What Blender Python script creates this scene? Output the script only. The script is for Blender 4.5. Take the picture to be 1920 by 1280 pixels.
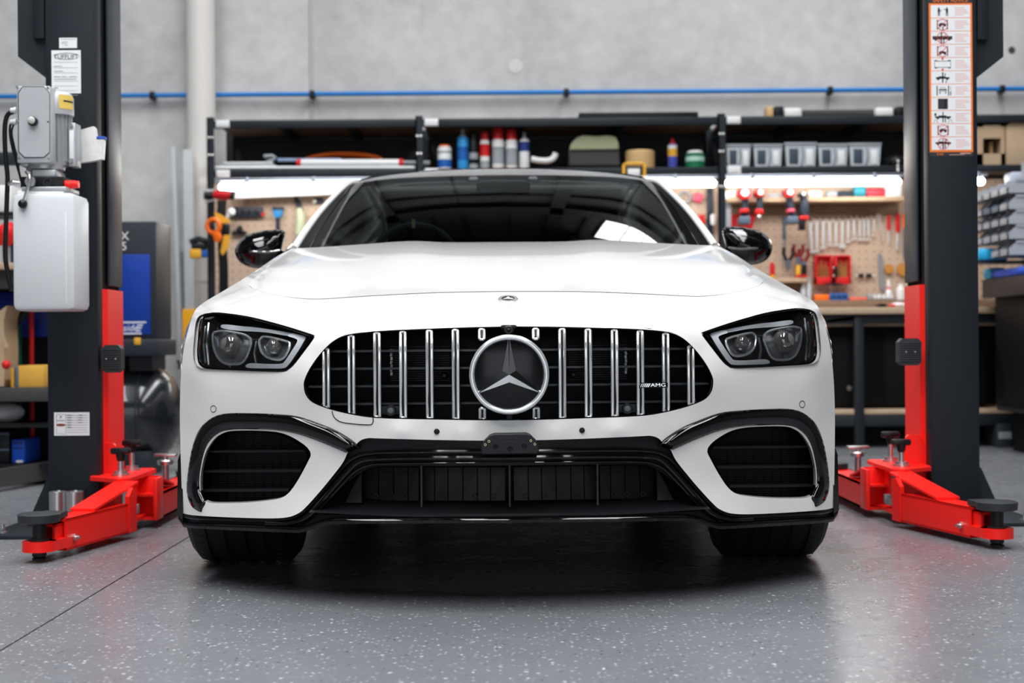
import bpy, bmesh, math, random
import numpy as np
from mathutils import Vector, Matrix
from mathutils.geometry import delaunay_2d_cdt

random.seed(7)
SC = bpy.context.scene
COL = SC.collection
for o in list(bpy.data.objects):
    bpy.data.objects.remove(o, do_unlink=True)

# ------------------------------------------------------------------ camera
F = 2823.0          # focal length in pixels of a 1920 px wide frame
H = 0.68            # camera height
ROLL = 0.0075
CR, SR = math.cos(ROLL), math.sin(ROLL)
cam = bpy.data.cameras.new('camera')
cam.lens = F / 1920 * 36.0
cam.sensor_width = 36.0
cam.dof.use_dof = True
cam.dof.focus_distance = 4.05
cam.dof.aperture_fstop = 3.2
cam.clip_end = 200
camo = bpy.data.objects.new('camera', cam)
COL.objects.link(camo)
camo.matrix_world = Matrix.Translation((0, 0, H)) @ Matrix.Rotation(math.pi / 2, 4, 'X') @ Matrix.Rotation(-ROLL, 4, 'Z')
SC.camera = camo

# ------------------------------------------------------------------ light
SC.view_settings.view_transform = 'Standard'
SC.view_settings.look = 'None'
SC.view_settings.gamma = 1.0
SC.view_settings.use_curve_mapping = False
SC.view_settings.exposure = 0.0
SC.cycles.max_bounces = 8
SC.cycles.transparent_max_bounces = 12
SC.cycles.sample_clamp_indirect = 6.0
SC.cycles.use_denoising = True
W = bpy.data.worlds.new('world')
SC.world = W
W.use_nodes = True
bg = W.node_tree.nodes['Background']
bg.inputs[0].default_value = (0.86, 0.93, 1.0, 1)
bg.inputs[1].default_value = 1.1


def area_light(name, loc, rot, sx, sy, power, color=(1, 1, 1)):
    d = bpy.data.lights.new(name, 'AREA')
    d.shape = 'RECTANGLE'
    d.size, d.size_y = sx, sy
    d.energy = power
    d.color = color
    o = bpy.data.objects.new(name, d)
    COL.objects.link(o)
    o.location = loc
    o.rotation_euler = rot
    return o


ROOM = dict(x0=-6.5, x1=6.5, y0=-9.0, y1=10.75, z1=6.9)
# fill panel added behind the camera, and daylight through the roof lights
area_light('front_fill', (0, ROOM['y0'] + 0.1, 2.4), (math.radians(90), 0, 0), 8.5, 4.4, 70, (0.93, 0.97, 1.0))
SKY = ((-3.4, -4.0, 8.0), (-0.6, -4.0, 8.0), (2.4, -4.0, 10.3))      # roof-light strips: x, from y, to y
for sx, ya, yb in SKY:
    area_light('roof_daylight', (sx, (ya + yb) / 2, ROOM['z1'] + 0.06), (0, 0, 0), 1.15, yb - ya, 52 * (yb - ya), (0.97, 0.985, 1.0))


# ------------------------------------------------------------------ helpers
def unroll(u, v):
    du, dv = u - 960.0, v - 640.0
    return du * CR - dv * SR, du * SR + dv * CR


def at(u, v, Y):
    """photo position (u, v) at distance Y -> a point of the room"""
    a, b = unroll(u, v)
    return Vector((a * Y / F, Y, H - b * Y / F))


def ground_y(u, v):
    a, b = unroll(u, v)
    return F * H / b


MATS = {}


def mat(name, color, rough=0.5, metal=0.0, coat=0.0, var=0.06, scale=30.0, spec=0.35, emit=None, estr=0.0,
        bump=0.0, trans=0.0, ior=1.45, alpha=1.0):
    if name in MATS:
        return MATS[name]
    m = bpy.data.materials.new(name)
    m.use_nodes = True
    nt = m.node_tree
    p = nt.nodes['Principled BSDF']
    c = (*color, 1)
    if var > 0:
        tc = nt.nodes.new('ShaderNodeTexCoord')
        no = nt.nodes.new('ShaderNodeTexNoise')
        no.inputs['Scale'].default_value = scale
        no.inputs['Detail'].default_value = 4
        nt.links.new(tc.outputs['Object'], no.inputs['Vector'])
        mx = nt.nodes.new('ShaderNodeMix')
        mx.data_type = 'RGBA'
        mx.inputs[6].default_value = tuple(max(0, x * (1 - var)) for x in color) + (1,)
        mx.inputs[7].default_value = tuple(min(1, x * (1 + var)) for x in color) + (1,)
        nt.links.new(no.outputs['Fac'], mx.inputs[0])
        nt.links.new(mx.outputs[2], p.inputs['Base Color'])
        if bump > 0:
            bp = nt.nodes.new('ShaderNodeBump')
            bp.inputs['Strength'].default_value = bump
            bp.inputs['Distance'].default_value = 0.01
            nt.links.new(no.outputs['Fac'], bp.inputs['Height'])
            nt.links.new(bp.outputs['Normal'], p.inputs['Normal'])
    else:
        p.inputs['Base Color'].default_value = c
    p.inputs['Roughness'].default_value = rough
    p.inputs['Metallic'].default_value = metal
    p.inputs['Coat Weight'].default_value = coat
    p.inputs['Coat Roughness'].default_value = 0.03
    p.inputs['Specular IOR Level'].default_value = spec
    p.inputs['IOR'].default_value = ior
    p.inputs['Transmission Weight'].default_value = trans
    p.inputs['Alpha'].default_value = alpha
    if emit:
        p.inputs['Emission Color'].default_value = (*emit, 1)
        p.inputs['Emission Strength'].default_value = estr
    MATS[name] = m
    return m


def glass_mat(name, tint, ior=1.5, rough=0.0, refl=1.0):
    if name in MATS:
        return MATS[name]
    m = bpy.data.materials.new(name)
    m.use_nodes = True
    nt = m.node_tree
    nt.nodes.clear()
    out = nt.nodes.new('ShaderNodeOutputMaterial')
    mix = nt.nodes.new('ShaderNodeMixShader')
    tr = nt.nodes.new('ShaderNodeBsdfTransparent')
    tr.inputs[0].default_value = (*tint, 1)
    gl = nt.nodes.new('ShaderNodeBsdfGlossy')
    gl.inputs['Roughness'].default_value = rough
    gl.inputs['Color'].default_value = (refl, refl, refl, 1)
    fr = nt.nodes.new('ShaderNodeFresnel')
    fr.inputs['IOR'].default_value = ior
    nt.links.new(fr.outputs[0], mix.inputs[0])
    nt.links.new(tr.outputs[0], mix.inputs[1])
    nt.links.new(gl.outputs[0], mix.inputs[2])
    nt.links.new(mix.outputs[0], out.inputs[0])
    MATS[name] = m
    return m


ORG = {}


def origin(parent):
    return ORG[parent.name] if parent is not None and parent.name in ORG else Vector((0, 0, 0))


def link_mesh(name, verts, faces, material, parent=None, smooth=35.0, org=None):
    o3 = origin(parent) if org is None else Vector(org)
    me = bpy.data.meshes.new(name)
    me.from_pydata([(p[0] - o3[0], p[1] - o3[1], p[2] - o3[2]) for p in verts], [], faces)
    me.validate()
    if smooth:
        me.polygons.foreach_set('use_smooth', [True] * len(me.polygons))
        me.set_sharp_from_angle(angle=math.radians(smooth))
    me.materials.append(material)
    ob = bpy.data.objects.new(name, me)
    COL.objects.link(ob)
    ORG[ob.name] = o3
    if parent is not None:
        ob.parent = parent
    elif org is not None:
        ob.location = o3
    return ob


def tag(o, label=None, cat=None, group=None, kind=None):
    if label: o['label'] = label
    if cat: o['category'] = cat
    if group: o['group'] = group
    if kind: o['kind'] = kind
    return o


def thing(name, label, cat, loc=(0, 0, 0), group=None):
    o = bpy.data.objects.new(name, None)
    o.empty_display_size = 0.05
    COL.objects.link(o)
    o.location = loc
    ORG[o.name] = Vector(loc)
    return tag(o, label, cat, group)


def dup(root, delta, label=None, group=None, parent=None):
    c = root.copy()
    COL.objects.link(c)
    if parent is None:
        c.location = root.location + Vector(delta)
    else:
        c.parent = parent
    for ch in list(root.children):
        dup(ch, (0, 0, 0), parent=c)
    if label: c['label'] = label
    if group: c['group'] = group
    return c


class MB:
    def __init__(s):
        s.v, s.f = [], []

    def add(s, vs, fs):
        n = len(s.v)
        s.v += [tuple(p) for p in vs]
        s.f += [tuple(i + n for i in f) for f in fs]
        return s

    def box(s, x0, x1, y0, y1, z0, z1, bev=0.0, M=None):
        x0, x1 = min(x0, x1), max(x0, x1)
        y0, y1 = min(y0, y1), max(y0, y1)
        z0, z1 = min(z0, z1), max(z0, z1)
        bev = min(bev, 0.45 * min(x1 - x0, y1 - y0, z1 - z0))
        if bev <= 0:
            vs = [(x, y, z) for x in (x0, x1) for y in (y0, y1) for z in (z0, z1)]
            fs = [(0, 1, 3, 2), (4, 6, 7, 5), (0, 4, 5, 1), (2, 3, 7, 6), (0, 2, 6, 4), (1, 5, 7, 3)]
        else:
            bm = bmesh.new()
            bmesh.ops.create_cube(bm, size=1.0)
            for w in bm.verts:
                w.co = Vector(((x0 + x1) / 2 + w.co.x * (x1 - x0), (y0 + y1) / 2 + w.co.y * (y1 - y0), (z0 + z1) / 2 + w.co.z * (z1 - z0)))
            bmesh.ops.bevel(bm, geom=bm.edges[:], offset=bev, segments=2, profile=0.5, affect='EDGES')
            bm.verts.index_update()
            vs = [tuple(w.co) for w in bm.verts]
            fs = [tuple(w.index for w in f.verts) for f in bm.faces]
            bm.free()
        if M is not None:
            vs = [tuple(M @ Vector(p)) for p in vs]
        return s.add(vs, fs)

    def cyl(s, p0, p1, r0, r1=None, n=16, caps=True):
        r1 = r0 if r1 is None else r1
        p0, p1 = Vector(p0), Vector(p1)
        d = (p1 - p0).normalized()
        a = d.orthogonal().normalized()
        b = d.cross(a)
        vs, fs = [], []
        for i in range(n):
            t = 2 * math.pi * i / n
            e = a * math.cos(t) + b * math.sin(t)
            vs += [p0 + e * r0, p1 + e * r1]
        for i in range(n):
            j = (i + 1) % n
            fs.append((2 * i, 2 * j, 2 * j + 1, 2 * i + 1))
        if caps:
            fs.append(tuple(2 * i for i in range(n))[::-1])
            fs.append(tuple(2 * i + 1 for i in range(n)))
        return s.add(vs, fs)

    def tube(s, pts, r, n=8, closed=False, flat=1.0, up=None):
        pts = [Vector(p) for p in pts]
        m = len(pts)
        rs = r if isinstance(r, (list, tuple)) else [r] * m
        vs, fs = [], []
        a = None
        for i, p in enumerate(pts):
            if closed:
                t = (pts[(i + 1) % m] - pts[i - 1]).normalized()
            else:
                t = (pts[min(i + 1, m - 1)] - pts[max(i - 1, 0)]).normalized()
            if up is not None:
                a = (Vector(up) - t * t.dot(Vector(up))).normalized()
            elif a is None:
                a = t.orthogonal().normalized()
            else:
                a = (a - t * t.dot(a)).normalized()
            b = t.cross(a)
            for k in range(n):
                th = 2 * math.pi * k / n
                vs.append(p + (a * math.cos(th) * flat + b * math.sin(th)) * rs[i])
        for i in range(m if closed else m - 1):
            j = (i + 1) % m
            for k in range(n):
                l = (k + 1) % n
                fs.append((i * n + k, i * n + l, j * n + l, j * n + k))
        if not closed:
            fs.append(tuple(range(n))[::-1])
            fs.append(tuple((m - 1) * n + k for k in range(n)))
        return s.add(vs, fs)

    def lathe(s, prof, c=(0, 0, 0), axis=(0, 0, 1), n=24, cap0=True, cap1=True):
        c, d = Vector(c), Vector(axis).normalized()
        a = d.orthogonal().normalized()
        b = d.cross(a)
        vs, fs = [], []
        for (r, h) in prof:
            for k in range(n):
                th = 2 * math.pi * k / n
                vs.append(c + d * h + (a * math.cos(th) + b * math.sin(th)) * r)
        for i in range(len(prof) - 1):
            for k in range(n):
                l = (k + 1) % n
                fs.append((i * n + k, i * n + l, (i + 1) * n + l, (i + 1) * n + k))
        if cap0 and prof[0][0] > 1e-6: fs.append(tuple(range(n))[::-1])
        if cap1 and prof[-1][0] > 1e-6: fs.append(tuple((len(prof) - 1) * n + k for k in range(n)))
        return s.add(vs, fs)

    def prism(s, poly, vec):
        n = len(poly)
        vec = Vector(vec)
        vs = [Vector(p) for p in poly] + [Vector(p) + vec for p in poly]
        fs = [tuple(range(n)), tuple(range(2 * n - 1, n - 1, -1))]
        fs += [(i, i + n, (i + 1) % n + n, (i + 1) % n) for i in range(n)]
        return s.add(vs, fs)

    def ellip(s, c, r, n=16, m=10, M=None):
        c = Vector(c)
        r = (r, r, r) if not isinstance(r, (tuple, list)) else r
        vs, fs = [], []
        for i in range(m + 1):
            ph = math.pi * i / m
            for k in range(n):
                th = 2 * math.pi * k / n
                p = Vector((r[0] * math.sin(ph) * math.cos(th), r[1] * math.sin(ph) * math.sin(th), r[2] * math.cos(ph)))
                if M is not None: p = M @ p
                vs.append(c + p)
        for i in range(m):
            for k in range(n):
                l = (k + 1) % n
                fs.append((i * n + k, i * n + l, (i + 1) * n + l, (i + 1) * n + k))
        return s.add(vs, fs)

    def torus(s, c, R, r, axis=(0, 1, 0), n=40, m=10, flat=1.0):
        c, d = Vector(c), Vector(axis).normalized()
        a = d.orthogonal().normalized()
        b = d.cross(a)
        vs, fs = [], []
        for i in range(n):
            th = 2 * math.pi * i / n
            e = a * math.cos(th) + b * math.sin(th)
            for k in range(m):
                ph = 2 * math.pi * k / m
                vs.append(c + e * (R + r * math.cos(ph)) + d * (r * flat * math.sin(ph)))
        for i in range(n):
            j = (i + 1) % n
            for k in range(m):
                l = (k + 1) % m
                fs.append((i * m + k, j * m + k, j * m + l, i * m + l))
        return s.add(vs, fs)

    def mirror_x(s):
        n = len(s.v)
        s.v += [(-p[0], p[1], p[2]) for p in s.v]
        s.f += [tuple(i + n for i in f)[::-1] for f in s.f]
        return s

    def build(s, name, material, parent=None, smooth=35.0, org=None, weld=False):
        o = link_mesh(name, s.v, s.f, material, parent, 0 if weld else smooth, org)
        if weld or True:
            bm = bmesh.new()
            bm.from_mesh(o.data)
            if weld: bmesh.ops.remove_doubles(bm, verts=bm.verts, dist=1e-4)
            bmesh.ops.recalc_face_normals(bm, faces=bm.faces)
            bm.to_mesh(o.data)
            bm.free()
            if smooth:
                o.data.polygons.foreach_set('use_smooth', [True] * len(o.data.polygons))
                o.data.set_sharp_from_angle(angle=math.radians(smooth))
        return o


def text_mesh(s, size, depth=0.0008, extrude=True):
    """outline letters as verts/faces in the XZ plane, centred, facing -Y"""
    cu = bpy.data.curves.new('txt', 'FONT')
    cu.body = s
    cu.size = size
    cu.align_x = 'CENTER'
    cu.align_y = 'CENTER'
    cu.extrude = depth
    cu.resolution_u = 3
    ob = bpy.data.objects.new('txt', cu)
    COL.objects.link(ob)
    dg = bpy.context.evaluated_depsgraph_get()
    me = bpy.data.meshes.new_from_object(ob.evaluated_get(dg))
    vs = [(v.co.x, -v.co.z, v.co.y) for v in me.vertices]
    fs = [tuple(p.vertices) for p in me.polygons]
    bpy.data.objects.remove(ob)
    bpy.data.curves.remove(cu)
    bpy.data.meshes.remove(me)
    return vs, fs


def put_text(mb, s, size, c, M=None, depth=0.0008, sx=1.0):
    vs, fs = text_mesh(s, size, depth)
    c = Vector(c)
    out = []
    for p in vs:
        p = Vector((p[0] * sx, p[1], p[2]))
        if M is not None: p = M @ p
        out.append(c + p)
    mb.add(out, fs)
    return mb


def catmull(pts, sub=6, closed=False):
    P = [np.array(p, float) for p in pts]
    n = len(P)
    out = []
    rng = range(n) if closed else range(n - 1)
    for i in rng:
        p1, p2 = P[i], P[(i + 1) % n]
        p0 = P[i - 1] if (closed or i > 0) else 2 * p1 - p2
        p3 = P[(i + 2) % n] if (closed or i + 2 < n) else 2 * p2 - p1
        for k in range(sub):
            t = k / sub
            out.append(0.5 * ((2 * p1) + (-p0 + p2) * t + (2 * p0 - 5 * p1 + 4 * p2 - p3) * t * t + (-p0 + 3 * p1 - 3 * p2 + p3) * t ** 3))
    if not closed: out.append(P[-1])
    return [tuple(p) for p in out]


def resample(pts, step, closed=False):
    P = [np.array(p, float) for p in pts]
    if closed: P.append(P[0])
    out = []
    for a, b in zip(P[:-1], P[1:]):
        d = np.linalg.norm(b - a)
        k = max(1, int(round(d / step)))
        for i in range(k): out.append(tuple(a + (b - a) * i / k))
    if not closed: out.append(tuple(P[-1]))
    return out


def inside(poly, X, Y):
    X, Y = np.asarray(X, float), np.asarray(Y, float)
    r = np.zeros(X.shape, bool)
    n = len(poly)
    for i in range(n):
        x0, y0 = poly[i][:2]
        x1, y1 = poly[(i + 1) % n][:2]
        if y0 == y1: continue
        c = ((y0 > Y) != (y1 > Y)) & (X < (x1 - x0) * (Y - y0) / (y1 - y0) + x0)
        r ^= c
    return r


def edge_dist(poly, X, Y, closed=True):
    X, Y = np.asarray(X, float), np.asarray(Y, float)
    d = np.full(X.shape, 1e9)
    n = len(poly)
    for i in range(n if closed else n - 1):
        x0, y0 = poly[i][:2]
        x1, y1 = poly[(i + 1) % n][:2]
        dx, dy = x1 - x0, y1 - y0
        L = dx * dx + dy * dy + 1e-12
        t = np.clip(((X - x0) * dx + (Y - y0) * dy) / L, 0, 1)
        d = np.minimum(d, np.hypot(X - x0 - t * dx, Y - y0 - t * dy))
    return d


def triangulate(outer, holes, step, stepy=None):
    """2-D region with holes -> points, triangles"""
    stepy = stepy or step
    loops = [outer] + list(holes)
    pts, edges = [], []
    for L in loops:
        b = len(pts)
        pts += [Vector((p[0], p[1])) for p in L]
        edges += [(b + i, b + (i + 1) % len(L)) for i in range(len(L))]
    A = np.array([p[:2] for p in outer])
    gx, gy = np.meshgrid(np.arange(A[:, 0].min(), A[:, 0].max(), step), np.arange(A[:, 1].min(), A[:, 1].max(), stepy))
    gx = gx + (np.arange(gx.shape[0])[:, None] % 2) * step * 0.5
    gx, gy = gx.ravel(), gy.ravel()
    ok = inside(outer, gx, gy)
    for h in holes: ok &= ~inside(h, gx, gy)
    for L in loops: ok &= edge_dist(L, gx, gy) > 0.45 * min(step, stepy)
    pts += [Vector((a, b)) for a, b in zip(gx[ok], gy[ok])]
    vo, eo, fo, _, _, _ = delaunay_2d_cdt(pts, edges, [], 0, 1e-6)
    V = np.array([(p.x, p.y) for p in vo])
    T = [tuple(f) for f in fo]
    cx = np.array([V[list(t), 0].mean() for t in T])
    cy = np.array([V[list(t), 1].mean() for t in T])
    ok = inside(outer, cx, cy)
    for h in holes: ok &= ~inside(h, cx, cy)
    return V, [t for t, k in zip(T, ok) if k]


class TPS:
    """smooth surface through scattered samples"""
    def __init__(s, pts, vals, scale=100.0, lam=1e-4):
        s.P = np.array(pts, float) / scale
        s.sc = scale
        n = len(pts)
        K = s.k(np.linalg.norm(s.P[:, None] - s.P[None], axis=2)) + lam * np.eye(n)
        Q = np.hstack([np.ones((n, 1)), s.P])
        A = np.zeros((n + 3, n + 3))
        A[:n, :n], A[:n, n:], A[n:, :n] = K, Q, Q.T
        s.w = np.linalg.solve(A, np.concatenate([np.array(vals, float), np.zeros(3)]))

    @staticmethod
    def k(r):
        return np.where(r > 1e-9, r * r * np.log(np.maximum(r, 1e-9)), 0.0)

    def __call__(s, x, y):
        X = np.stack([np.asarray(x, float).ravel(), np.asarray(y, float).ravel()], 1) / s.sc
        n = len(s.P)
        K = s.k(np.linalg.norm(X[:, None] - s.P[None], axis=2))
        return K @ s.w[:n] + s.w[n] + X @ s.w[n + 1:]

# ------------------------------------------------------------------ setting: floor, walls, roof
def floor_material():
    m = bpy.data.materials.new('flake_epoxy_floor')
    m.use_nodes = True
    nt = m.node_tree
    N, Lk = nt.nodes, nt.links
    p = N['Principled BSDF']
    geo = N.new('ShaderNodeNewGeometry')
    n1 = N.new('ShaderNodeTexNoise'); n1.inputs['Scale'].default_value = 1.6; n1.inputs['Detail'].default_value = 6
    Lk.new(geo.outputs['Position'], n1.inputs['Vector'])
    base = N.new('ShaderNodeMix'); base.data_type = 'RGBA'
    base.inputs[6].default_value = (0.125, 0.13, 0.142, 1)
    base.inputs[7].default_value = (0.185, 0.19, 0.205, 1)
    Lk.new(n1.outputs['Fac'], base.inputs[0])

    def flecks(scale, thr, rnd_thr):
        vo = N.new('ShaderNodeTexVoronoi'); vo.inputs['Scale'].default_value = scale
        vo.voronoi_dimensions = '3D'
        wn = N.new('ShaderNodeTexNoise'); wn.inputs['Scale'].default_value = 300
        add = N.new('ShaderNodeMixRGB'); add.blend_type = 'LINEAR_LIGHT'; add.inputs[0].default_value = 0.006
        Lk.new(geo.outputs['Position'], wn.inputs['Vector'])
        Lk.new(geo.outputs['Position'], add.inputs[1]); Lk.new(wn.outputs['Color'], add.inputs[2])
        Lk.new(add.outputs[0], vo.inputs['Vector'])
        a = N.new('ShaderNodeMath'); a.operation = 'LESS_THAN'; a.inputs[1].default_value = thr
        Lk.new(vo.outputs['Distance'], a.inputs[0])
        sp = N.new('ShaderNodeSeparateColor'); Lk.new(vo.outputs['Color'], sp.inputs[0])
        b = N.new('ShaderNodeMath'); b.operation = 'GREATER_THAN'; b.inputs[1].default_value = rnd_thr
        Lk.new(sp.outputs[0], b.inputs[0])
        c = N.new('ShaderNodeMath'); c.operation = 'MULTIPLY'
        Lk.new(a.outputs[0], c.inputs[0]); Lk.new(b.outputs[0], c.inputs[1])
        return c.outputs[0]
    col = base.outputs[2]
    for sc, thr, rt, c in ((36, 0.15, 0.58, (0.55, 0.56, 0.58, 1)), (75, 0.24, 0.62, (0.42, 0.43, 0.45, 1)), (52, 0.16, 0.75, (0.012, 0.012, 0.014, 1))):
        mx = N.new('ShaderNodeMix'); mx.data_type = 'RGBA'
        Lk.new(flecks(sc, thr, rt), mx.inputs[0]); Lk.new(col, mx.inputs[6]); mx.inputs[7].default_value = c
        col = mx.outputs[2]
    Lk.new(col, p.inputs['Base Color'])
    rr = N.new('ShaderNodeMapRange'); rr.inputs['To Min'].default_value = 0.2; rr.inputs['To Max'].default_value = 0.36
    n2 = N.new('ShaderNodeTexNoise'); n2.inputs['Scale'].default_value = 5; n2.inputs['Detail'].default_value = 8
    Lk.new(geo.outputs['Position'], n2.inputs['Vector']); Lk.new(n2.outputs['Fac'], rr.inputs['Value'])
    Lk.new(rr.outputs[0], p.inputs['Roughness'])
    bp = N.new('ShaderNodeBump'); bp.inputs['Strength'].default_value = 0.12; bp.inputs['Distance'].default_value = 0.01
    n3 = N.new('ShaderNodeTexNoise'); n3.inputs['Scale'].default_value = 26; n3.inputs['Detail'].default_value = 3
    Lk.new(geo.outputs['Position'], n3.inputs['Vector']); Lk.new(n3.outputs['Fac'], bp.inputs['Height'])
    Lk.new(bp.outputs[0], p.inputs['Normal'])
    p.inputs['Specular IOR Level'].default_value = 0.5
    return m


def concrete_material():
    m = bpy.data.materials.new('tilt_up_concrete')
    m.use_nodes = True
    nt = m.node_tree
    N, Lk = nt.nodes, nt.links
    p = N['Principled BSDF']
    geo = N.new('ShaderNodeNewGeometry')
    n1 = N.new('ShaderNodeTexNoise'); n1.inputs['Scale'].default_value = 1.3; n1.inputs['Detail'].default_value = 9; n1.inputs['Roughness'].default_value = 0.65
    n2 = N.new('ShaderNodeTexNoise'); n2.inputs['Scale'].default_value = 9; n2.inputs['Detail'].default_value = 8
    Lk.new(geo.outputs['Position'], n1.inputs['Vector']); Lk.new(geo.outputs['Position'], n2.inputs['Vector'])
    cr = N.new('ShaderNodeValToRGB')
    cr.color_ramp.elements[0].position = 0.3; cr.color_ramp.elements[0].color = (0.36, 0.355, 0.35, 1)
    cr.color_ramp.elements[1].position = 0.72; cr.color_ramp.elements[1].color = (0.60, 0.595, 0.59, 1)
    ad = N.new('ShaderNodeMath'); ad.operation = 'MULTIPLY_ADD'; ad.inputs[1].default_value = 0.35
    Lk.new(n2.outputs['Fac'], ad.inputs[0]); 
    sb = N.new('ShaderNodeMath'); sb.operation = 'MULTIPLY'; sb.inputs[1].default_value = 0.7
    Lk.new(n1.outputs['Fac'], sb.inputs[0]); Lk.new(sb.outputs[0], ad.inputs[2])
    Lk.new(ad.outputs[0], cr.inputs[0])
    Lk.new(cr.outputs[0], p.inputs['Base Color'])
    p.inputs['Roughness'].default_value = 0.75
    bp = N.new('ShaderNodeBump'); bp.inputs['Strength'].default_value = 0.25; bp.inputs['Distance'].default_value = 0.02
    Lk.new(n2.outputs['Fac'], bp.inputs['Height']); Lk.new(bp.outputs[0], p.inputs['Normal'])
    return m


M_FLOOR = floor_material()
M_CONC = concrete_material()
M_ROOF = mat('dark_roof_sheet', (0.05, 0.055, 0.06), 0.45, var=0.15, scale=3)
M_STEEL_DARK = mat('dark_roof_steel', (0.015, 0.016, 0.018), 0.5)
M_PANEL = mat('painted_side_panel', (0.07, 0.07, 0.073), 0.6, scale=2)
M_JOINT = mat('joint_sealant', (0.02, 0.02, 0.022), 0.8)

x0, x1, y0, y1, z1 = ROOM['x0'], ROOM['x1'], ROOM['y0'], ROOM['y1'], ROOM['z1']
JX = -1.145
fl = tag(MB().box(x0, x1, y0, y1, -0.2, -0.012).build('floor', M_JOINT, smooth=0), kind='structure')
MB().box(x0, JX - 0.003, y0, y1, -0.05, 0).build('floor_slab', M_FLOOR, fl, smooth=0)
MB().box(JX + 0.003, x1, y0, y1, -0.05, 0).build('floor_slab', M_FLOOR, fl, smooth=0)

# back wall: tilt-up panels with a sealed vertical joint, dark sheeting above
ZC = 3.5
jx = at(583, 100, y1).x
wb = tag(MB().box(x0, x1, y1 + 0.01, y1 + 0.25, 0, z1).build('wall_back', M_JOINT, smooth=0), kind='structure')
MB().box(x0, jx - 0.012, y1, y1 + 0.05, 0, ZC, 0.004).build('wall_panel', M_CONC, wb)
MB().box(jx + 0.012, x1, y1, y1 + 0.05, 0, ZC, 0.004).build('wall_panel', M_CONC, wb)
for k in range(13):
    MB().box(x0 + k, x0 + k + 0.97, y1 - 0.01, y1 + 0.05, ZC, z1).build('wall_sheet', M_ROOF, wb, smooth=0)
MB().tube([(jx, y1 + 0.004, 0), (jx, y1 + 0.004, ZC)], 0.011, 8).build('joint_seal', mat('joint_light', (0.5, 0.5, 0.5), 0.7), wb)
pc = at(967, 124, y1)
MB().lathe([(0.05, -0.004), (0.05, 0.01)], pc, (0, 1, 0), 24).build('patched_hole', mat('patch_mortar', (0.62, 0.61, 0.6), 0.8), wb)
pc = at(1897, 94, y1)
MB().lathe([(0.026, -0.003), (0.03, 0.01)], pc, (0, 1, 0), 9).build('chipped_hole', mat('hole_dark', (0.06, 0.06, 0.06), 0.9), wb)
tag(MB().box(x0 - 0.2, x0, y0, y1, 0, z1).build('wall_left', M_PANEL, smooth=0), kind='structure')
tag(MB().box(x1, x1 + 0.2, y0, y1, 0, z1).build('wall_right', M_PANEL, smooth=0), kind='structure')
# front wall with an opening where the added fill panel stands
wf = MB()
wf.box(x0, -4.4, y0 - 0.2, y0, 0, z1); wf.box(4.4, x1, y0 - 0.2, y0, 0, z1); wf.box(-4.4, 4.4, y0 - 0.2, y0, 4.7, z1)
tag(wf.build('wall_front', M_PANEL, smooth=0), kind='structure')
# roof: dark sheeting between roof-light strips, steel purlins and beams below
ce = MB()
edges = [x0] + [e for s in SKY for e in (s[0] - 0.6, s[0] + 0.6)] + [x1]
for i in range(0, len(edges), 2):
    ce.box(edges[i], edges[i + 1], y0, y1, z1 + 0.0, z1 + 0.12)
for s, ya, yb in SKY:
    ce.box(s - 0.6, s + 0.6, y0, ya, z1, z1 + 0.12); ce.box(s - 0.6, s + 0.6, yb, y1, z1, z1 + 0.12)
cl = tag(ce.build('ceiling', M_ROOF, smooth=0), kind='structure')
for k in range(16):
    y = y0 + 0.8 + k * 1.25
    MB().box(x0, x1, y - 0.03, y + 0.03, z1 - 0.25, z1 - 0.08).build('purlin', M_STEEL_DARK, cl, smooth=0)
for x in (-5.2, -2.0, 1.0, 4.6):
    MB().box(x - 0.09, x + 0.09, y0, y1, z1 - 0.6, z1 - 0.25).build('roof_beam', M_STEEL_DARK, cl, smooth=0)
for z in (ZC + 0.1, 4.55, 6.6):
    MB().box(x0, x1, y1 - 0.1, y1 - 0.01, z, z + 0.08).build('wall_girt', M_STEEL_DARK, cl, smooth=0)
MB().box(x0, x1, y1 - 0.2, y1 - 0.01, 5.0, 5.3).build('wall_beam', M_STEEL_DARK, cl, smooth=0)
for x in (-4.4, -1.5, 0.55, 4.4):
    MB().box(x - 0.1, x + 0.1, y1 - 0.2, y1 - 0.01, ZC, z1).build('wall_stanchion', M_STEEL_DARK, cl, smooth=0)
for k in range(24):
    x = x0 + 0.3 + k * 0.52
    if 1.3 < x < 2.5: continue
    MB().box(x - 0.03, x + 0.03, y1 - 0.09, y1 - 0.01, 5.3, 6.6).build('wall_stud', M_STEEL_DARK, cl, smooth=0)
# clerestory window high in the back wall
wn = tag(MB().box(1.3, 2.5, y1 - 0.06, y1 - 0.012, 5.35, 6.3).build('window_1', M_STEEL_DARK, smooth=0), kind='structure')
M_PANE = mat('daylit_pane', (0.8, 0.85, 0.9), 0.3, var=0, emit=(0.95, 0.98, 1.0), estr=9.0)
for k in range(3):
    MB().box(1.33 + k * .39, 1.69 + k * .39, y1 - 0.07, y1 - 0.055, 5.4, 6.25).build('window_pane', M_PANE, wn, smooth=0)

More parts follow.
